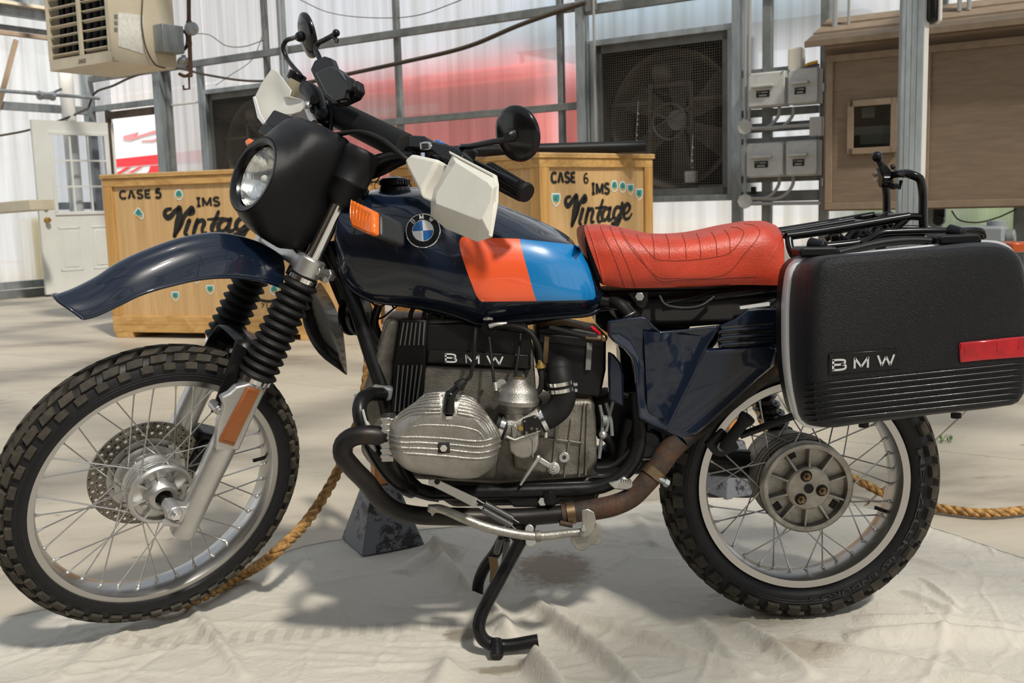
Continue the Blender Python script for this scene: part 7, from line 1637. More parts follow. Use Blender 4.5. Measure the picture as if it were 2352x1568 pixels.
def band(c, ax, R_, w, m=chrome, nm='hose_clamp'):
    ax = Vector(ax).normalized(); o = BP(MB().lathe([(R_, -w/2), (R_+0.0012, -w/2), (R_+0.0012, w/2), (R_, w/2)], c, ax, 40, closed=True), nm, m); return o
band(cbx(1150, 981), cbx(1162, 985)-cbx(1134, 975), 0.0295, 0.010)
# elbow to the air box
EP = [cbx(1238, 966), cbx(1262, 955), cbx(1285, 935), cbx(1294, 908), cbx(1289, 878), cbx(1284, 852, -.16)]
BP(MB().tube(EP, [0.026, 0.027, 0.0275, 0.0275, 0.027, 0.027], 28, n=30), 'intake_elbow', rubber, smooth=60)
band(cbx(1247, 963), cbx(1262, 955)-cbx(1238, 966), 0.0278, 0.009); band(cbx(1291, 893), cbx(1289, 878)-cbx(1294, 908), 0.0285, 0.008); band(cbx(1288, 878), cbx(1286, 860)-cbx(1292, 895), 0.0285, 0.008)
for x, y in ((1322, 882), (1322, 896)): BP(MB().cyl(cbx(x-8, y, -.18), cbx(x+4, y-1, -.18), 0.0045, 8).cyl(cbx(x-12, y+1, -.178), cbx(x-6, y, -.18), 0.006, 6), 'clamp_screw', chrome)
BP(MB().cyl(cbx(1254, 992, -.18), cbx(1254, 1004, -.18), 0.004, 8), 'clamp_screw', chrome)
BP(MB().sphere(cbx(1284, 848, -.15), 0.029, 24, 14), 'elbow_cap', rubber)
# fuel tap and hose, throttle and choke cables
BP(MB().hexnut(at(1121, 716, -.12), at(1121, 735, -.12), 0.0125), 'tap_nut', satin, bevel=0.001)
BP(MB().cyl(at(1124, 752, -.10), at(1124, 752, -.135), 0.0165, 24), 'fuel_tap', blackg, bevel=0.002)
BP(MB().tube([at(1124, 749, -.137), at(1142, 744, -.140), at(1164, 743, -.140)], [0.0055, 0.004, 0.0045], 8, n=8), 'tap_lever', satin)
tube([(1140, 750, -.13), (1180, 750, -.15), (1215, 762, -.16), (1234, 790, -.165), (1242, 825, -.165), (1242, 838, -.165)], 0.0062, 'fuel_hose', rubber)
tube([(1242, 845, -.165), (1244, 870, -.17), (1240, 895, -.17), (1228, 905, -.17)], 0.006, 'fuel_hose', rubber)
BP(MB().lathe([(0.006, 0), (0.0115, 0.003), (0.0115, 0.008), (0.0065, 0.012), (0.006, 0.020), (0.0045, 0.022)], at(1242, 847, -.165), Z3, 20), 'hose_connector', brass)
tube([(1123, 772, -.13), (1130, 830, -.15), (1134, 870, -.165), (1140, 900, -.17)], 0.0032, 'throttle_cable', rubber, 16, 8)
tube([(1196, 766, -.12), (1190, 820, -.15), (1182, 872, -.165)], 0.0030, 'choke_cable', rubber, 12, 8)
BP(MB().cyl(at(1136, 878, -.168), at(1139, 898, -.172), 0.005, 8), 'cable_adjuster', satin)
BP(MB().cyl(at(1152, 882, -.15), at(1152, 882, -.155), 0.011, 20), 'throttle_quadrant', satin)
# cylinder and head cover
vo = [(1005, 894.5), (1034, 895), (1059, 901.6), (1091, 917), (1121, 954), (1148, 992), (1150, 1001), (1144, 1045), (1139, 1065), (1112, 1088), (1100, 1095), (1059, 1099), (1005, 1092), (934, 1078), (898, 1040), (893, 1001), (899, 972), (912, 956), (948, 927), (980, 902.5)]
def vscale(k, dy=0, ky=None, c=(1022, 1004)): ky = k if ky is None else ky; return [(c[0]+(x-c[0])*k, c[1]+dy+(y-c[1])*ky) for x, y in vo]
cyl_c = at(1022, 1004, -.20)
cy = BP(MB().lathe([(0.058, -0.03), (0.058, 0.12)], at(1040, 1004, -.10), -Y1, 32), 'cylinder', castal)
for k in range(9):
    y = -.115-k*0.016; BP(MB().prism([at(a, b, y) for a, b in vscale(0.90)], (0, 0.004, 0)), 'cooling_fin', castal, cy, bevel=0.001)
hd2 = BP(MB().prism([at(a, b, -.300) for a, b in vscale(0.96)], (0, 0.040, 0)), 'cylinder_head', castal, bevel=0.004)
for k in range(7):
    yy = 958+k*14; BP(MB().box(at(887, yy, -.285), Vector((0.010, 0, 0)), Vector((0, 0.022, 0)), Vector((0, 0, 0.0035))).box(at(893, yy+3, -.275), Vector((0.012, 0, 0)), Vector((0, 0.03, 0)), Vector((0, 0, 0.006))), 'head_fin', rimal, hd2, bevel=0.0015)
vr = [[at(a, b, -.300) for a, b in vscale(1.0)], [at(a, b, -.318) for a, b in vscale(0.99)], [at(a, b, -.336) for a, b in vscale(0.95)], [at(a, b, -.352) for a, b in vscale(0.86, 3, 0.78)], [at(a, b, -.358) for a, b in vscale(0.80, 5, 0.66)]]
def dens(r, k=4): return [r[i].lerp(r[(i+1) % len(r)], j/k) for i in range(len(r)) for j in range(k)]
def smooth_ring(r, n=96): q = cat([v for v in r]+[r[0]], n+1)[:-1]; return q
vrs = [smooth_ring(r) for r in vr]
vcm = MB().loft(vrs); vc_bvh = BVHTree.FromPolygons([v.copy() for v in vcm.v], vcm.f)
vcv = BP(vcm, 'valve_cover', castal, smooth=35, bevel=0.002)
def K2(pts): return [(880+x*0.17857, 840+y*0.17857) for x, y in pts]
fins = [[(130, 800), (200, 720), (330, 640), (400, 620), (740, 600)], [(110, 770), (190, 680), (320, 600), (400, 575), (735, 560)], [(110, 730), (200, 640), (340, 555), (420, 530), (735, 518)], [(150, 690), (250, 590), (380, 520), (450, 490), (730, 470)],
        [(230, 620), (420, 480), (520, 440), (730, 420)], [(400, 500), (500, 420), (560, 400), (725, 385)], [(470, 430), (560, 370), (720, 350)],
        [(960, 610), (1150, 650), (1290, 720), (1420, 920)], [(960, 570), (1150, 610), (1310, 690), (1450, 910)], [(965, 530), (1130, 560), (1300, 640), (1480, 900)], [(975, 490), (1120, 520), (1280, 590), (1440, 810)], [(980, 450), (1110, 475), (1250, 545), (1380, 700)], [(990, 415), (1100, 440), (1220, 505), (1330, 640)], [(1000, 385), (1100, 405), (1190, 450)],
        [(90, 890), (240, 915), (420, 915), (800, 935), (1290, 965), (1400, 935), (1500, 900)], [(90, 940), (240, 985), (420, 985), (705, 1000)], [(855, 1010), (1290, 1040), (1400, 1010), (1505, 965)], [(95, 1000), (240, 1050), (420, 1058), (705, 1072)], [(860, 1085), (1290, 1115), (1400, 1085), (1500, 1035)], [(100, 1070), (240, 1118), (420, 1130), (800, 1160), (1270, 1190), (1400, 1160), (1490, 1100)]]
for k, f2 in enumerate(fins):
    q = surf(K2(f2), vc_bvh, -0.0004, 26)
    if len(q) > 3: BP(MB().tube(q, 0.0031, 6), 'fin', castal, vcv, smooth=80)
q = surf(K2([(290, 860), (380, 790), (760, 765), (1080, 800), (1230, 850), (1300, 940)]), vc_bvh, -0.0014, 24); BP(MB().tube(q, 0.0026, 6), 'edge', castal, vcv, smooth=80)
pc_ = at(1019, 1028, -.358)
BP(MB().box(pc_+Y1*0.004, Vector((0.0125, 0, 0)), Vector((0, 0.006, 0)), Vector((0, 0, 0.0115))), 'nut_well', dark_in, vcv, bevel=0.003)
BP(MB().hexnut(pc_-Y1*0.001, pc_-Y1*0.006, 0.0075), 'cover_nut', chrome, vcv, bevel=0.001)
# plug well, cap and lead
BP(MB().prism([at(a, b, -.345) for a, b in K2([(740, 370), (990, 400), (960, 560), (880, 690), (800, 680), (750, 560)])], (0, 0.02, 0)), 'plug_well', castal, vcv, bevel=0.004)
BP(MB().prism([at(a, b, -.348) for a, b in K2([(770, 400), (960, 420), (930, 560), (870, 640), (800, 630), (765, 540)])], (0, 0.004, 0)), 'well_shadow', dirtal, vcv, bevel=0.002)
pk = lambda x, y, Y=-.36: at(*K2([(x, y)])[0], Y)
plg = BP(MB().tube([pk(845, 600), pk(848, 500), pk(860, 400)], [0.0115, 0.0105, 0.0100], 18, n=8).sphere(pk(862, 385), 0.0112, 16, 10), 'spark_plug_cap', blackg, smooth=60)
BP(MB().hexnut(pk(845, 640, -.35), pk(845, 600, -.355), 0.0115), 'spark_plug', chrome, plg)
BP(MB().tube([pk(880, 360), pk(930, 310), pk(985, 255)], [0.0085, 0.0078, 0.0075], 14, n=6), 'cap_sleeve', bronze if False else blackg, plg)
BP(MB().tube([pk(965, 275), pk(1010, 225), pk(1060, 190)], [0.0115, 0.0115, 0.006], 14, n=8), 'lead_boot', rubber, plg)
BP(MB().tube([pk(1050, 195), pk(1110, 150, -.33), pk(1140, 60, -.28), pk(1165, -60, -.22), at(1090, 790, -.15), at(1093, 750, -.12)], 0.0042, 10, n=40), 'plug_lead', rubber, plg)
# ---- exhaust
ex = [(902, 1005, -.27), (880, 1002, -.29), (840, 998, -.30), (806, 1005, -.30), (788, 1022, -.30), (787, 1042, -.30), (808, 1072, -.29), (840, 1105, -.27), (872, 1145, -.24), (910, 1172, -.20), (960, 1183, -.16), (1050, 1186, -.14), (1200, 1187, -.13), (1290, 1180, -.13)]
BP(MB().tube([at(*p) for p in ex], 0.0195, 22, n=70), 'header_pipe', header_m, smooth=60)
ex2 = [(1290, 1180, -.13), (1350, 1172, -.13), (1410, 1160, -.135), (1450, 1142, -.135), (1480, 1112, -.135), (1508, 1078, -.13), (1532, 1042, -.125), (1560, 1010, -.12)]
BP(MB().tube([at(*p) for p in ex2], [0.0215, 0.0235, 0.0235, 0.0225, 0.0225, 0.0225, 0.0235, 0.026], 22, n=40), 'exhaust_pipe', rust, smooth=60)
rustd = mat('sooty_rust', (0.012, 0.011, 0.010), 0.7, 0.3, col2=(0.10, 0.05, 0.025), vscale=26, vpos=(0.45, 0.75), bump=0.4, bscale=150)
ex3 = [(1558, 1012, -.115), (1612, 962, -.085), (1688, 897, -.08), (1760, 838, -.08), (1880, 760, -.08)]
BP(MB().tube([at(*p) for p in ex3], [0.027, 0.034, 0.037, 0.037, 0.037], 24, n=30), 'muffler', rustd, smooth=60)
P, Q = at(1300, 1179, -.13), at(1322, 1176, -.13); band((P+Q)/2, Q-P, 0.0235, 0.018, bronze, 'exhaust_clamp')
P, Q = at(1490, 1100, -.135), at(1512, 1072, -.13); band((P+Q)/2, Q-P, 0.0242, 0.020, bronze, 'exhaust_clamp')
BP(MB().cyl(at(1512, 1098, -.15), at(1536, 1112, -.15), 0.006, 8).hexnut(at(1526, 1106, -.15), at(1534, 1111, -.15), 0.0095), 'clamp_bolt', galv)
tube([(1286, 1200, -.15), (1300, 1203, -.15), (1315, 1206, -.15)], 0.006, 'clamp_bolt', rust, 8)
BP(MB().prism([at(x, y, -.075) for x, y in ((985, 1098), (1380, 1095), (1376, 1150), (1330, 1160), (1040, 1166), (1000, 1140))], (0, 0.15, 0)), 'oil_sump', darkal, bevel=0.010)
BP(MB().prism([at(x, y, -.05) for x, y in ((1366, 918), (1400, 905), (1462, 920), (1478, 1000), (1462, 1050), (1420, 1040), (1392, 1010), (1372, 1010))], (0, 0.10, 0)), 'dark_filler', dark_in, bevel=0.006)  # dark panel added to fill the gap behind the gearbox
# engine guard plate, brackets below
BP(MB().prism([at(x, y, -.125) for x, y in ((1150, 1112), (1360, 1105), (1368, 1150), (1330, 1160), (1290, 1150), (1270, 1165), (1180, 1165), (1160, 1140))], (0, 0.008, 0)), 'footrest_plate', blackm, bevel=0.003)
for x, y, r in ((1158, 1132, .008), (1195, 1130, .005), (1220, 1130, .004)): BP(MB().cyl(at(x, y, -.1255), at(x, y, -.1262), r, 14), 'plate_hole', dark_in)
BP(MB().hexnut(at(1246, 1152, -.125), at(1246, 1152, -.140), 0.010), 'footrest_nut', satin, bevel=0.001)
BP(MB().tube([at(1262, 1125, -.14), at(1264, 1156, -.14)], 0.014, 4, n=3), 'footrest_clevis', blackm, bevel=0.002)
# pressed link plate with its two springs and the side stand
lp = BP(MB().prism([at(x, y, -.20) for x, y in ((985, 1101), (1003, 1100), (1098, 1145), (1094, 1152), (1099, 1156), (1091, 1167), (1084, 1163), (1040, 1140), (984, 1112))], (0, 0.004, 0)), 'stand_link', satin, bevel=0.001)
BP(MB().cyl(at(1004, 1106, -.201), at(1004, 1106, -.203), 0.006, 16), 'link_hole', dark_in, lp)
def spring(P, Q, R_, r, turns, m=steel, nm='spring', parent=None):
    d = (Q-P); u, w = perp(d); n = turns*12; return BP(MB().tube([P+d*(i/n)+(u*math.cos(2*PI*i/12)+w*math.sin(2*PI*i/12))*R_ for i in range(n+1)], r, 5), nm, m, parent, smooth=80)
spd = mat('dark_spring_steel', (0.24, 0.24, 0.23), 0.35, 0.9)
spring(at(1112, 1156, -.205), at(1176, 1190, -.205), 0.0062, 0.0016, 22, spd); spring(at(1108, 1170, -.215), at(1174, 1206, -.215), 0.0062, 0.0016, 22, spd)
for a, b in (((1097, 1147), (1112, 1156)), ((1093, 1161), (1108, 1170)), ((1176, 1190), (1192, 1200)), ((1174, 1206), (1190, 1220))): BP(MB().tube([at(*a, -.205), at(*b, -.205)], 0.0016, 6), 'spring_hook', spd)
ss = BP(MB().tube([at(*p) for p in [(988, 1168, -.19), (1010, 1168, -.205), (1060, 1188, -.215), (1110, 1208, -.22), (1160, 1221, -.22), (1235, 1231, -.22), (1320, 1223, -.225), (1345, 1222, -.225)]], [0.009, 0.0105, 0.0105, 0.0105, 0.010, 0.010, 0.0085, 0.0085], 14, n=40), 'side_stand', midal, smooth=60)
BP(MB().prism([at(x, y, -.212) for x, y in ((982, 1160), (1006, 1165), (1012, 1172), (1000, 1178), (992, 1188), (988, 1176))], (0, 0.012, 0)), 'stand_pivot', midal, ss, bevel=0.003)
BP(MB().lathe([(0.0115, -0.006), (0.0125, 0.0), (0.0115, 0.006)], at(1236, 1231, -.22), at(1260, 1229, -.22)-at(1236, 1231, -.22), 16), 'collar', dirtal, ss)
BP(MB().prism([at(x, y, -.24) for x, y in ((1336, 1172), (1350, 1168), (1365, 1176), (1369, 1195), (1366, 1215), (1356, 1230), (1342, 1235), (1330, 1230), (1337, 1210), (1337, 1190))], (0, 0.005, 0)), 'foot_plate', midal, ss, bevel=0.002)
BP(MB().prism([at(x, y, -.225) for x, y in ((1368, 1195), (1380, 1208), (1384, 1232), (1378, 1252), (1358, 1252), (1340, 1266), (1324, 1262), (1312, 1245), (1312, 1222), (1330, 1224), (1356, 1226), (1366, 1210))], (0, 0.006, 0)), 'stand_foot', midal, ss, bevel=0.002)
BP(MB().cyl(at(1341, 1215, -.242), at(1341, 1215, -.248), 0.005, 6), 'foot_rivet', satin, ss)
# ---- centre stand
def legs(sg):
    Yb = -.17 if sg < 0 else .17; Yt = -.13 if sg < 0 else .13
    if sg < 0:
        P = [(1205, 1225, Yt), (1180, 1270, Yt), (1150, 1325, -.14), (1118, 1385, -.155), (1103, 1420, -.16), (1100, 1448, -.168), (1115, 1472, Yb), (1150, 1482, Yb), (1236, 1471, Yb)]
        lg_ = BP(MB().tube([at(*p) for p in P], 0.0145, 18, n=50), 'centre_stand', blackm, smooth=60)
        ft = at(1141, 1490, Yb); BP(MB().cyl(at(1139, 1470, Yb), at(1141, 1508, Yb-0.03), 0.0145, 20), 'stand_stub', blackm, lg_, bevel=0.001)
        BP(MB().cyl(at(1141, 1508.6, Yb-0.0305), at(1141, 1509, Yb-0.0309), 0.0118, 18), 'stub_bore', dark_in, lg_)
    else:
        P = [(1160, 1228, Yt), (1140, 1265, .14), (1112, 1305, .15), (1098, 1345, .16), (1100, 1375, .165), (1125, 1398, Yb), (1150, 1402, Yb), (1201, 1397, Yb)]
        lg_ = BP(MB().tube([at(*p) for p in P], 0.0145, 18, n=50), 'centre_stand', blackm, smooth=60)
    return lg_
cs_ = legs(-1); legs(1)
BP(MB().cyl(at(1215, 1225, -.15), at(1163, 1222, .14), 0.012, 16), 'stand_crossbar', blackm, cs_)
BP(MB().prism([at(x, y, -.13) for x, y in ((1165, 1195), (1235, 1195), (1228, 1222), (1212, 1250), (1185, 1250), (1160, 1225))], (0, 0.006, 0)), 'stand_bracket', blackm, cs_, bevel=0.003)
BP(MB().cyl(at(1216, 1214, -.131), at(1216, 1214, -.15), 0.010, 20).cyl(at(1219, 1243, -.131), at(1219, 1243, -.16), 0.0115, 20), 'stand_bush', satin, cs_, bevel=0.002)
BP(MB().prism([at(x, y, .10) for x, y in ((1122, 1280), (1142, 1280), (1146, 1310), (1136, 1335), (1124, 1338), (1126, 1310))], (0, 0.004, 0)), 'spring_plate', bronze, cs_)
spring(at(1150, 1235, .0), at(1140, 1270, .02), 0.006, 0.0016, 14, spd); spring(at(1165, 1240, -.03), at(1158, 1290, 0), 0.006, 0.0016, 14, spd)
# ---- behind the gearbox: rear brake gear, starter cables, swing-arm pivot
tube([(1370, 985, -.06), (1400, 1010, -.06), (1420, 1060, -.05), (1440, 1090, -.02)], 0.012, 'driveshaft_boot', rubber)
BP(MB().lathe([(0.03, -0.05), (0.042, -0.02), (0.042, 0.05), (0.03, 0.07)], at(1478, 1010, -.07), Y1, 24), 'swing_arm_pivot', blackm, bevel=0.003)
BP(MB().tube([at(1450, 960, -.07), at(1440, 1010, -.07), at(1430, 1070, -.07)], 0.022, 14, n=12), 'frame_plate', blackm)
for pts in ([(1378, 930), (1384, 960), (1382, 1000), (1376, 1052)], [(1392, 925), (1402, 960), (1406, 1000)], [(1410, 915), (1398, 960), (1392, 990)]): tube([(x, y, -.10) for x, y in pts], 0.0042, 'brake_rod', galvd, 14, 8)
tube([(1370, 1075, -.10), (1400, 1072, -.10), (1430, 1052, -.10), (1450, 1030, -.1)], 0.006, 'drain_hose', rubber); tube([(1360, 1096, -.11), (1400, 1092, -.11), (1440, 1070, -.11)], 0.004, 'drain_hose', rubber)
BP(MB().cyl(at(1384, 965, -.10), at(1394, 965, -.10), 0.012, 12), 'linkage_nut', galvd); BP(MB().sphere(at(1385, 998, -.10), 0.010, 12, 8), 'linkage_joint', satin)
BP(MB().prism([at(x, y, -.145) for x, y in ((1397, 1110), (1420, 1104), (1434, 1094), (1440, 1100), (1452, 1106), (1456, 1120), (1440, 1126), (1412, 1124))], (0, 0.02, 0)), 'rear_footrest', satin, bevel=0.003)
for k in range(5): BP(MB().box(at(1428+k*5, 1103+k*1, -.147), Vector((0.0012, 0, 0)), Vector((0, 0.012, 0)), Vector((0, 0, 0.004))), 'footrest_tooth', satin)
BP(MB().lathe([(0.011, 0), (0.013, 0.01), (0.013, 0.07), (0.018, 0.085), (0.018, 0.092), (0.012, 0.094)], at(1660, 1030, -.15), at(1735, 935, -.18)-at(1660, 1030, -.15), 22), 'pillion_footrest', rubber, bevel=0.001)
BP(MB().prism([at(x, y, -.14) for x, y in ((1620, 1020), (1660, 985), (1690, 1010), (1700, 1030), (1660, 1050), (1640, 1045))], (0, 0.02, 0)), 'pillion_bracket', blackm, bevel=0.004)
BP(MB().hexnut(at(1658, 1026, -.142), at(1658, 1026, -.156), 0.011), 'pillion_nut', galvd, bevel=0.001)
# horn, reg unit under the headstock
BP(MB().lathe([(0.03, 0), (0.047, 0.004), (0.047, 0.010), (0.035, 0.014), (0.035, 0.020), (0.047, 0.024), (0.045, 0.032), (0.02, 0.036)], at(800, 722, 0.01), Vector((0.9, -0.45, 0)), 32), 'horn', blackg)
tube([(870, 700, -.03), (860, 740, -.03), (880, 790, -.03)], 0.009, 'frame_gusset', blackm, 10)
for pts in ([(846, 688, -.02), (870, 705, -.02), (895, 695, -.02), (905, 708, -.02)], [(850, 736, -.02), (880, 728, -.02), (900, 712, -.02), (915, 700, -.02)]): tube(pts, 0.0022, 'wire', blackp, 16, 6)
for x in (941, 972, 985, 1015, 1060): tube([(x+14, 700, -.06), (x+4, 716, -.07), (x, 745, -.08)], 0.005, 'breather_hose', rubber, 12, 8)

# ---- rear carrier
CY = -0.10
r_ = 0.0085
def both(pts, r, name='rack_tube'):
    a = BP(MB().tube([at(*p) for p in pts], r, 12, n=30), name, blackg, smooth=60); return a
rk1 = [(1806, 542, -.10), (1860, 535, -.10), (2000, 512, -.10), (2088, 497, -.10)]
a1 = [at(*p) for p in rk1]
rk = BP(MB().tube(a1, 0.0095, 14, n=20), 'luggage_rack', blackg, smooth=60)
BP(MB().tube([Vector((p.x, -p.y, p.z)) for p in a1], 0.0095, 14, n=20), 'rack_tube', blackg, rk, smooth=60)
for yy in (0.0,): BP(MB().tube([Vector((p.x, yy, p.z+0.004)) for p in a1[:3]], 0.0065, 10, n=16), 'rack_tube', blackg, rk, smooth=60)
for i in (0, 2, 3): BP(MB().tube([a1[i], Vector((a1[i].x, -a1[i].y, a1[i].z))], 0.007, 10), 'rack_cross_tube', blackg, rk)
hoopL = [(2122, 540, -.10), (2120, 500, -.10), (2118, 430, -.10), (2112, 410, -.10), (2096, 402, -.098)]
A_ = [at(*p) for p in hoopL]; ztop = at(2040, 408, .08)
hoop = A_+[Vector((A_[-1].x-0.01, 0.0, A_[-1].z+0.004))]+[Vector((p.x-0.0, -p.y, p.z)) for p in reversed(A_)]
BP(MB().tube(hoop, 0.0095, 14, n=60), 'rack_hoop', blackg, rk, smooth=60)
BP(MB().tube([at(2088, 497, -.10), at(2118, 498, -.10)], 0.008, 10), 'rack_tube', blackg, rk)
BP(MB().tube([at(2080, 503, -.10), at(2062, 520, -.10), at(2030, 560, -.10), at(2015, 580, -.10)], 0.0085, 12, n=14), 'rack_stay', blackg, rk)
BP(MB().tube([at(1812, 545, -.10), at(1814, 565, -.11), at(1826, 590, -.12), at(1850, 600, -.12)], 0.0085, 12, n=14), 'rack_stay', blackg, rk)
lowr = [(1980, 560, -.12), (2025, 535, -.12), (2060, 532, -.12), (2200, 530, -.12), (2255, 532, -.115), (2259, 542, -.10)]
B_ = [at(*p) for p in lowr]; BP(MB().tube(B_, 0.0075, 12, n=30), 'carrier_loop', blackg, rk, smooth=60); BP(MB().tube([Vector((p.x, -p.y, p.z)) for p in B_], 0.0075, 12, n=30), 'carrier_loop', blackg, rk, smooth=60)
BP(MB().tube([B_[-1], Vector((B_[-1].x, -B_[-1].y, B_[-1].z))], 0.0075, 12), 'carrier_loop', blackg, rk)
BP(MB().tube([at(1860, 570, -.11), at(1960, 560, -.11), at(2050, 545, -.11), at(2120, 545, -.11)], 0.010, 12, n=16), 'carrier_rail', blackg, rk)
for x, y in ((1923, 548), (1990, 548)):
    BP(MB().cyl(at(x, y+14, -.06), at(x, y-8, -.06), 0.014, 14).cyl(at(x, y-8, -.06), at(x, y-11, -.06), 0.011, 14), 'knurled_knob', blackg, rk, bevel=0.002)
BP(MB().tube([at(1945, 555, -.03), at(1975, 530, -.02), at(1995, 545, -.02), at(2010, 525, 0)], 0.013, 10, n=16), 'clamp_linkage', blackg, rk)
for x, y in ((2032, 518), (2050, 518)): BP(MB().sphere(at(x, y, .02), 0.009, 12, 8), 'link_knob', blackg, rk)
BP(MB().tube([at(2025, 500, .02), at(2040, 492, .02), at(2055, 500, .02)], 0.008, 10, n=8), 'link_arm', blackg, rk)
# ball mount clamped on the hoop
def hp_(x, y, Y=-.02): return at(x, y, Y)
bm_ = BP(MB().sphere(hp_(2014, 360), 0.0125, 20, 14).tube([hp_(2016, 366), hp_(2026, 382)], [0.006, 0.008], 12), 'ball_mount', blackg, smooth=60)
BP(MB().prism([hp_(x, y, -.03) for x, y in ((2019, 386), (2034, 374), (2054, 400), (2042, 412), (2026, 402))], (0, 0.022, 0)), 'mount_arm', blackp, bm_, bevel=0.003)
BP(MB().lathe([(0.014, -0.012), (0.017, -0.008), (0.017, 0.008), (0.014, 0.012)], hp_(2034, 415), _r, 24), 'mount_clamp', blackg, bm_)
BP(MB().tube([hp_(2048, 412), hp_(2050, 428), hp_(2066, 432), hp_(2070, 414)], 0.004, 8), 'clamp_bail', blackg, bm_)
BP(MB().prism([hp_(x, y, -.03) for x, y in ((2044, 426), (2062, 420), (2068, 428), (2056, 435), (2048, 434))], (0, 0.02, 0)), 'clamp_foot', blackp, bm_, bevel=0.002)
BP(MB().cyl(hp_(2048, 384, -.03), hp_(2054, 382, -.03), 0.006, 8), 'mount_wing', blackg, bm_)
# tail light tips peeping out behind the case
BP(MB().box(at(2325, 566, -.16), Vector((0.018, 0, 0)), Vector((0, 0.03, 0)), Vector((0, 0, 0.011))), 'rear_signal', mat('rear_signal_lens', (0.8, 0.13, 0.02), 0.2, 0, 0.6), bevel=0.006)
sgp = at(2325, 566, -.16); tc0, tc1 = at(1792, 640, 0), at(2250, 612, 0)
def tring(c, hw_, hh_): return [c+Vector((0, hw_*math.cos(2*PI*k/16), hh_*math.copysign(abs(math.sin(2*PI*k/16))**0.7, math.sin(2*PI*k/16)))) for k in range(16)]
BP(MB().loft([tring(tc0, 0.07, 0.03), tring(tc0.lerp(tc1, 0.5), 0.075, 0.03), tring(tc1, 0.06, 0.028)]), 'tail_fender', blackp, smooth=60)
BP(MB().box(tc1+Vector((0.02, 0, 0)), Vector((0.03, 0, 0)), Vector((0, 0.055, 0)), Vector((0, 0, 0.035))), 'tail_light', redl, bevel=0.008)
BP(MB().tube([sgp+Vector((0, 0.02, -0.004)), Vector((sgp.x-0.01, -0.03, sgp.z-0.012)), tc1], 0.008, 10, n=16), 'signal_stalk', blackm)
sg_r = BP(MB().box(Vector((sgp.x, -sgp.y, sgp.z)), Vector((0.018, 0, 0)), Vector((0, 0.03, 0)), Vector((0, 0, 0.011))), 'rear_signal', amber, bevel=0.006)
BP(MB().tube([Vector((sgp.x, -sgp.y-0.02, sgp.z-0.004)), Vector((sgp.x-0.01, 0.03, sgp.z-0.012)), tc1], 0.008, 10, n=16), 'signal_stalk', blackm)
BP(MB().tube([at(1700, 1000, -.15), at(1760, 978, -.17), at(1830, 952, -.22), at(1870, 940, -.24)], 0.008, 12), 'case_support', blackm)

# ================================================================ LUGGAGE CASE (its own thing)
YB, YM, YF = -.215, -.285, -.425      # inner face, seam, outer face
pcx = at(2050, 960, -.32)
pan = thing('pannier_case', 'black textured hard luggage case with silver seam strip hung on the motorcycle', 'luggage case', Vector((at(2060, 900, YM).x, -.32, at(2060, 975, YF).z)))
# outline of the lid's outer face and of the seam, drawn in their planes
lid_face = [(1882, 604), (1900, 594), (2000, 583), (2150, 573), (2260, 566), (2310, 570), (2340, 590), (2356, 640), (2364, 720), (2366, 800), (2362, 860), (2352, 905), (2340, 925), (2300, 934), (2150, 951), (1990, 970), (1900, 978), (1884, 970), (1878, 940), (1874, 860), (1874, 760), (1876, 650)]
def pr(pts, Y): return [at(x, y, Y) for x, y in pts]
def rr_case(Y, k=0.0):
    """rounded outline at depth Y in metres: x0, x1, z bottom/top, tapering to the bottom rear"""
    x0, x1 = at(1818, 700, YM).x+k, at(2366, 700, YF).x-k
    return x0, x1
# seam outline given in pixels, in the seam plane
seam = [(1834, 598), (1850, 592), (1900, 589), (2020, 577), (2150, 563), (2230, 555), (2290, 560), (2315, 580), (2325, 640), (2330, 760), (2328, 850), (2318, 890), (2290, 905), (2150, 930), (2000, 955), (1880, 974), (1850, 974), (1834, 962), (1820, 920), (1808, 850), (1804, 760), (1808, 660), (1818, 615)]
def sm(pts, Y, n=110): q = pr(pts, Y); return cat(q+[q[0]], n+1)[:-1]
def align(a, b):
    # start both loops at the top-left
    def st(r):
        c = sum(r, Vector())/len(r); i = min(range(len(r)), key=lambda j: abs(math.atan2(r[j].z-c.z, r[j].x-c.x)-rad(150))); return r[i:]+r[:i]
    return [st(x) for x in (a, b)]
def byangle(pts, Y, n=120):
    q = sm(pts, Y, 600); c = Vector(((min(p.x for p in q)+max(p.x for p in q))/2, Y, (min(p.z for p in q)+max(p.z for p in q))/2))
    lens = []; out = []
    hx = (max(p.x for p in q)-min(p.x for p in q))/2; hz = (max(p.z for p in q)-min(p.z for p in q))/2
    ang = sorted(((math.atan2((p.z-c.z)/hz, (p.x-c.x)/hx), p) for p in q), key=lambda t: t[0])
    for k in range(n):
        a = -PI+2*PI*(k+0.5)/n; j = min(range(len(ang)), key=lambda i: abs(ang[i][0]-a)); out.append(ang[j][1].copy())
    return out
seamR = byangle(seam, YM); faceR = byangle(lid_face, YF)
cS = sum(seamR, Vector())/len(seamR); cF = sum(faceR, Vector())/len(faceR)
def grow(r, c, k, Y): return [Vector((c.x+(p.x-c.x)*k, Y, c.z+(p.z-c.z)*k)) for p in r]
def mixr(a, b, t, k, Y):
    cc_ = cS.lerp(cF, t); return [Vector((cc_.x+(q.x-cc_.x)*k, Y, cc_.z+(q.z-cc_.z)*k)) for q in (p1.lerp(p2, t) for p1, p2 in zip(a, b))]
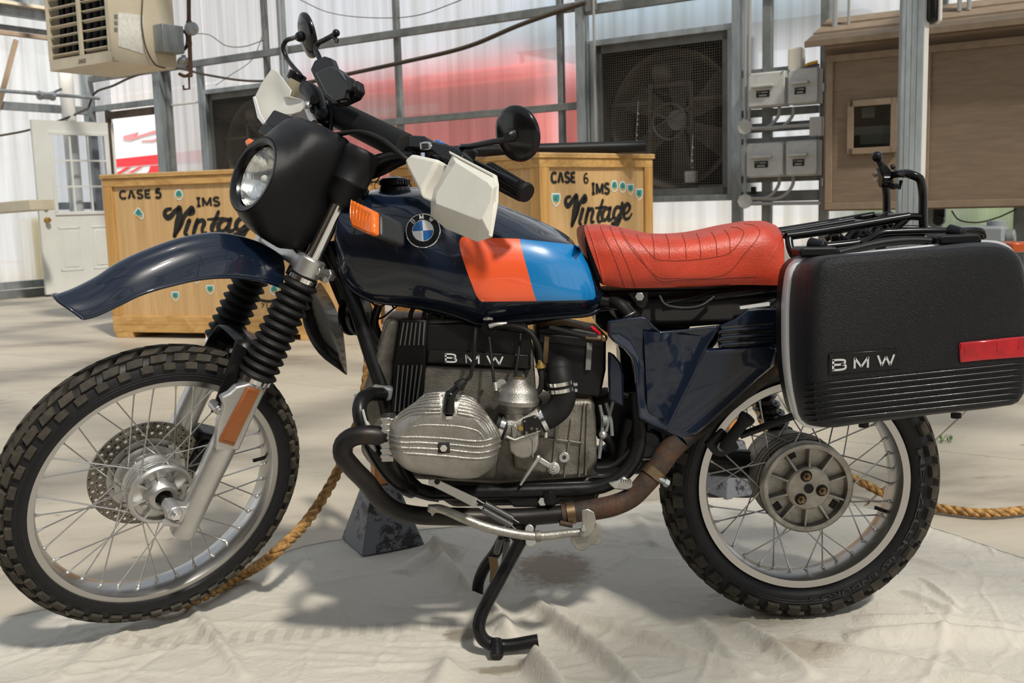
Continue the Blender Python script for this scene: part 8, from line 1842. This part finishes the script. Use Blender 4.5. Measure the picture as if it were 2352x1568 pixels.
lid_r = [mixr(seamR, faceR, 0.0, 0.992, YM-0.004), mixr(seamR, faceR, 0.05, 1.0, YM-0.012), mixr(seamR, faceR, 0.35, 1.012, YM-0.05), mixr(seamR, faceR, 0.7, 1.018, YM-0.095), mixr(seamR, faceR, 0.88, 1.012, YF+0.016), mixr(seamR, faceR, 0.97, 0.996, YF+0.005), mixr(seamR, faceR, 1.0, 0.965, YF), mixr(seamR, faceR, 1.0, 0.90, YF-0.002), mixr(seamR, faceR, 1.0, 0.5, YF-0.003)]
lm = MB().loft(lid_r); lid_bvh = BVHTree.FromPolygons([v.copy() for v in lm.v], lm.f)
lid = lm.build('case_lid', case_m, pan, smooth=50)
strip = MB().loft([mixr(seamR, faceR, 0, 1.004, YM+0.020), mixr(seamR, faceR, 0, 1.016, YM+0.017), mixr(seamR, faceR, 0, 1.020, YM-0.017), mixr(seamR, faceR, 0, 1.004, YM-0.021)], caps=True).build('seam_strip', silver, pan, smooth=50)
base_r = [mixr(seamR, faceR, 0, 0.993, YM+0.004), mixr(seamR, faceR, 0, 1.0, YM+0.012), mixr(seamR, faceR, 0, 1.0, YM+0.04), mixr(seamR, faceR, 0, 0.99, YB+0.006), mixr(seamR, faceR, 0, 0.96, YB), mixr(seamR, faceR, 0, 0.5, YB)]
MB().loft(base_r).build('case_base', blackp, pan, smooth=50)
# ribs along the foot of the lid
for k in range(7):
    yl, yr_ = 882+k*14.2, 833+k*13.6
    if k == 6: yl, yr_ = 965, 915
    q = []
    for c in cat([(1886, yl, 0), (2360, yr_, 0)], 40):
        d = ray(c.x, c.y).normalized(); h_, n_r, _, _ = lid_bvh.ray_cast(CAM, d)
        if h_ is not None and h_.y < YF+0.02: q.append(h_)
    if len(q) > 4: MB().tube(q, 0.0034, 8).build('rib', blackg, lid, smooth=60)
    q2 = [at(1884, yl, YF+0.012), at(1860, yl+1, YF+0.03), at(1842, yl+2, YF+0.05)]
    q2 = surf([(1888, yl), (1870, yl+1), (1850, yl+1)], lid_bvh, 0.0, 10)
    if len(q2) > 2: MB().tube(q2, 0.0026, 6).build('rib', blackg, lid, smooth=60)
# name badge
bd = [(1903, 812), (2064, 801), (2066, 846), (1904, 860)]
MB().prism([at(x, y, YF-0.0035) for x, y in bd], (0, -0.0025, 0)).build('badge_recess', blackg, lid, bevel=0.002)
xa_ = (at(2058, 845, YF)-at(1908, 855, YF)).normalized(); mbk = MB()
for xA, xB, yb, c_ in ((1909, 1944, 851, 'B'), (1959, 1996, 846, 'M'), (2013, 2055, 841, 'W')):
    oo = at(xA, yb, YF-0.0068); put_text(mbk, c_, oo, xa_, Vector((0, 0, 1)), 0.0205, 0.004, 0.0012, width=(at(xB, yb, YF)-at(xA, yb, YF)).length)
mbk.build('badge_letters', silver, lid, smooth=0)
# red reflector
rq = [(2201, 786), (2262, 780), (2368, 769), (2368, 818), (2262, 826), (2203, 832)]
rfp = MB().prism([at(x, y, YF-0.002) for x, y in rq], (0, -0.006, 0)).build('reflector', redl, lid, bevel=0.003)
for x in (2220, 2295, 2345): MB().box(at(x, 806-(x-2220)*0.11, YF-0.0085), Vector((0.004, 0, 0)), Vector((0, 0.0005, 0)), Vector((0, 0, 0.008))).build('lens_mark', redl, rfp)
# latches and carrying handle on top
def latch(pts, Y, d_, cyl_px):
    o = MB().prism([at(x, y, Y) for x, y in pts], (0, d_, 0)).build('latch', blackp, pan, bevel=0.004, bseg=3)
    (xa, ya), (xb, yb) = cyl_px
    MB().tube([at(xa, ya, Y+0.055), at(xb, yb, Y+0.03)], [0.014, 0.011], 16).build('latch_lever', blackp, o, bevel=0.002)
latch([(1836, 574), (1845, 568), (1922, 567), (1929, 574), (1929, 586), (1920, 589), (1840, 590)], -.315, 0.06, ((1860, 560), (1895, 566)))
latch([(2155, 545), (2165, 540), (2248, 537), (2256, 545), (2256, 556), (2248, 560), (2160, 562)], -.315, 0.06, ((2180, 530), (2212, 536)))
MB().tube([at(1926, 580, -.29), at(1960, 572, -.285), at(2040, 556, -.28), at(2110, 552, -.28), at(2160, 556, -.285)], [0.007, 0.0085, 0.0085, 0.0085, 0.007], 12, n=30).build('carrying_handle', blackp, pan, smooth=60)
MB().prism([at(x, y, -.29) for x, y in ((1929, 570), (1960, 566), (1968, 582), (1930, 586))], (0, 0.02, 0)).build('handle_mount', blackp, pan, bevel=0.003)
MB().prism([at(x, y, -.29) for x, y in ((2130, 556), (2170, 550), (2172, 562), (2134, 568))], (0, 0.02, 0)).build('handle_mount', blackp, pan, bevel=0.003)
for x, y in ((1984, 976), (2196, 955)): MB().cyl(at(x, y-6, -.34), at(x, y+4, -.34), 0.010, 12).build('rubber_foot', rubber, pan)

# hem of the cloth, and a weed in the floor joint
hem = [Vector(arr[i*260+3])+Z3*0.001 for i in range(0, NX, 3)]
MB().tube(hem, 0.0035, 6).build('hem', canvas, cloth, smooth=80)
wd = thing('weed', 'tiny green weed growing from the floor joint behind the rear tyre', 'weed', fl(2172, 1014))
random.seed(5); wm_ = MB()
for k in range(16):
    a = random.random()*6.28; P = fl(2172+random.uniform(-14, 14), 1014+random.uniform(-2, 3), 0.001); Q = P+Vector((math.cos(a)*0.025, math.sin(a)*0.025, 0.012+random.random()*0.02))
    s_ = Vector((-math.sin(a), math.cos(a), 0))*0.003; m_ = P.lerp(Q, 0.5)+Z3*0.006
    wm_.add([P-s_*0.4, P+s_*0.4, m_+s_, Q, m_-s_], [(0, 1, 2, 3, 4)])
wm_.build('leaf', mat('weed_leaf', (0.09, 0.20, 0.03), 0.6), wd, kind='stuff')
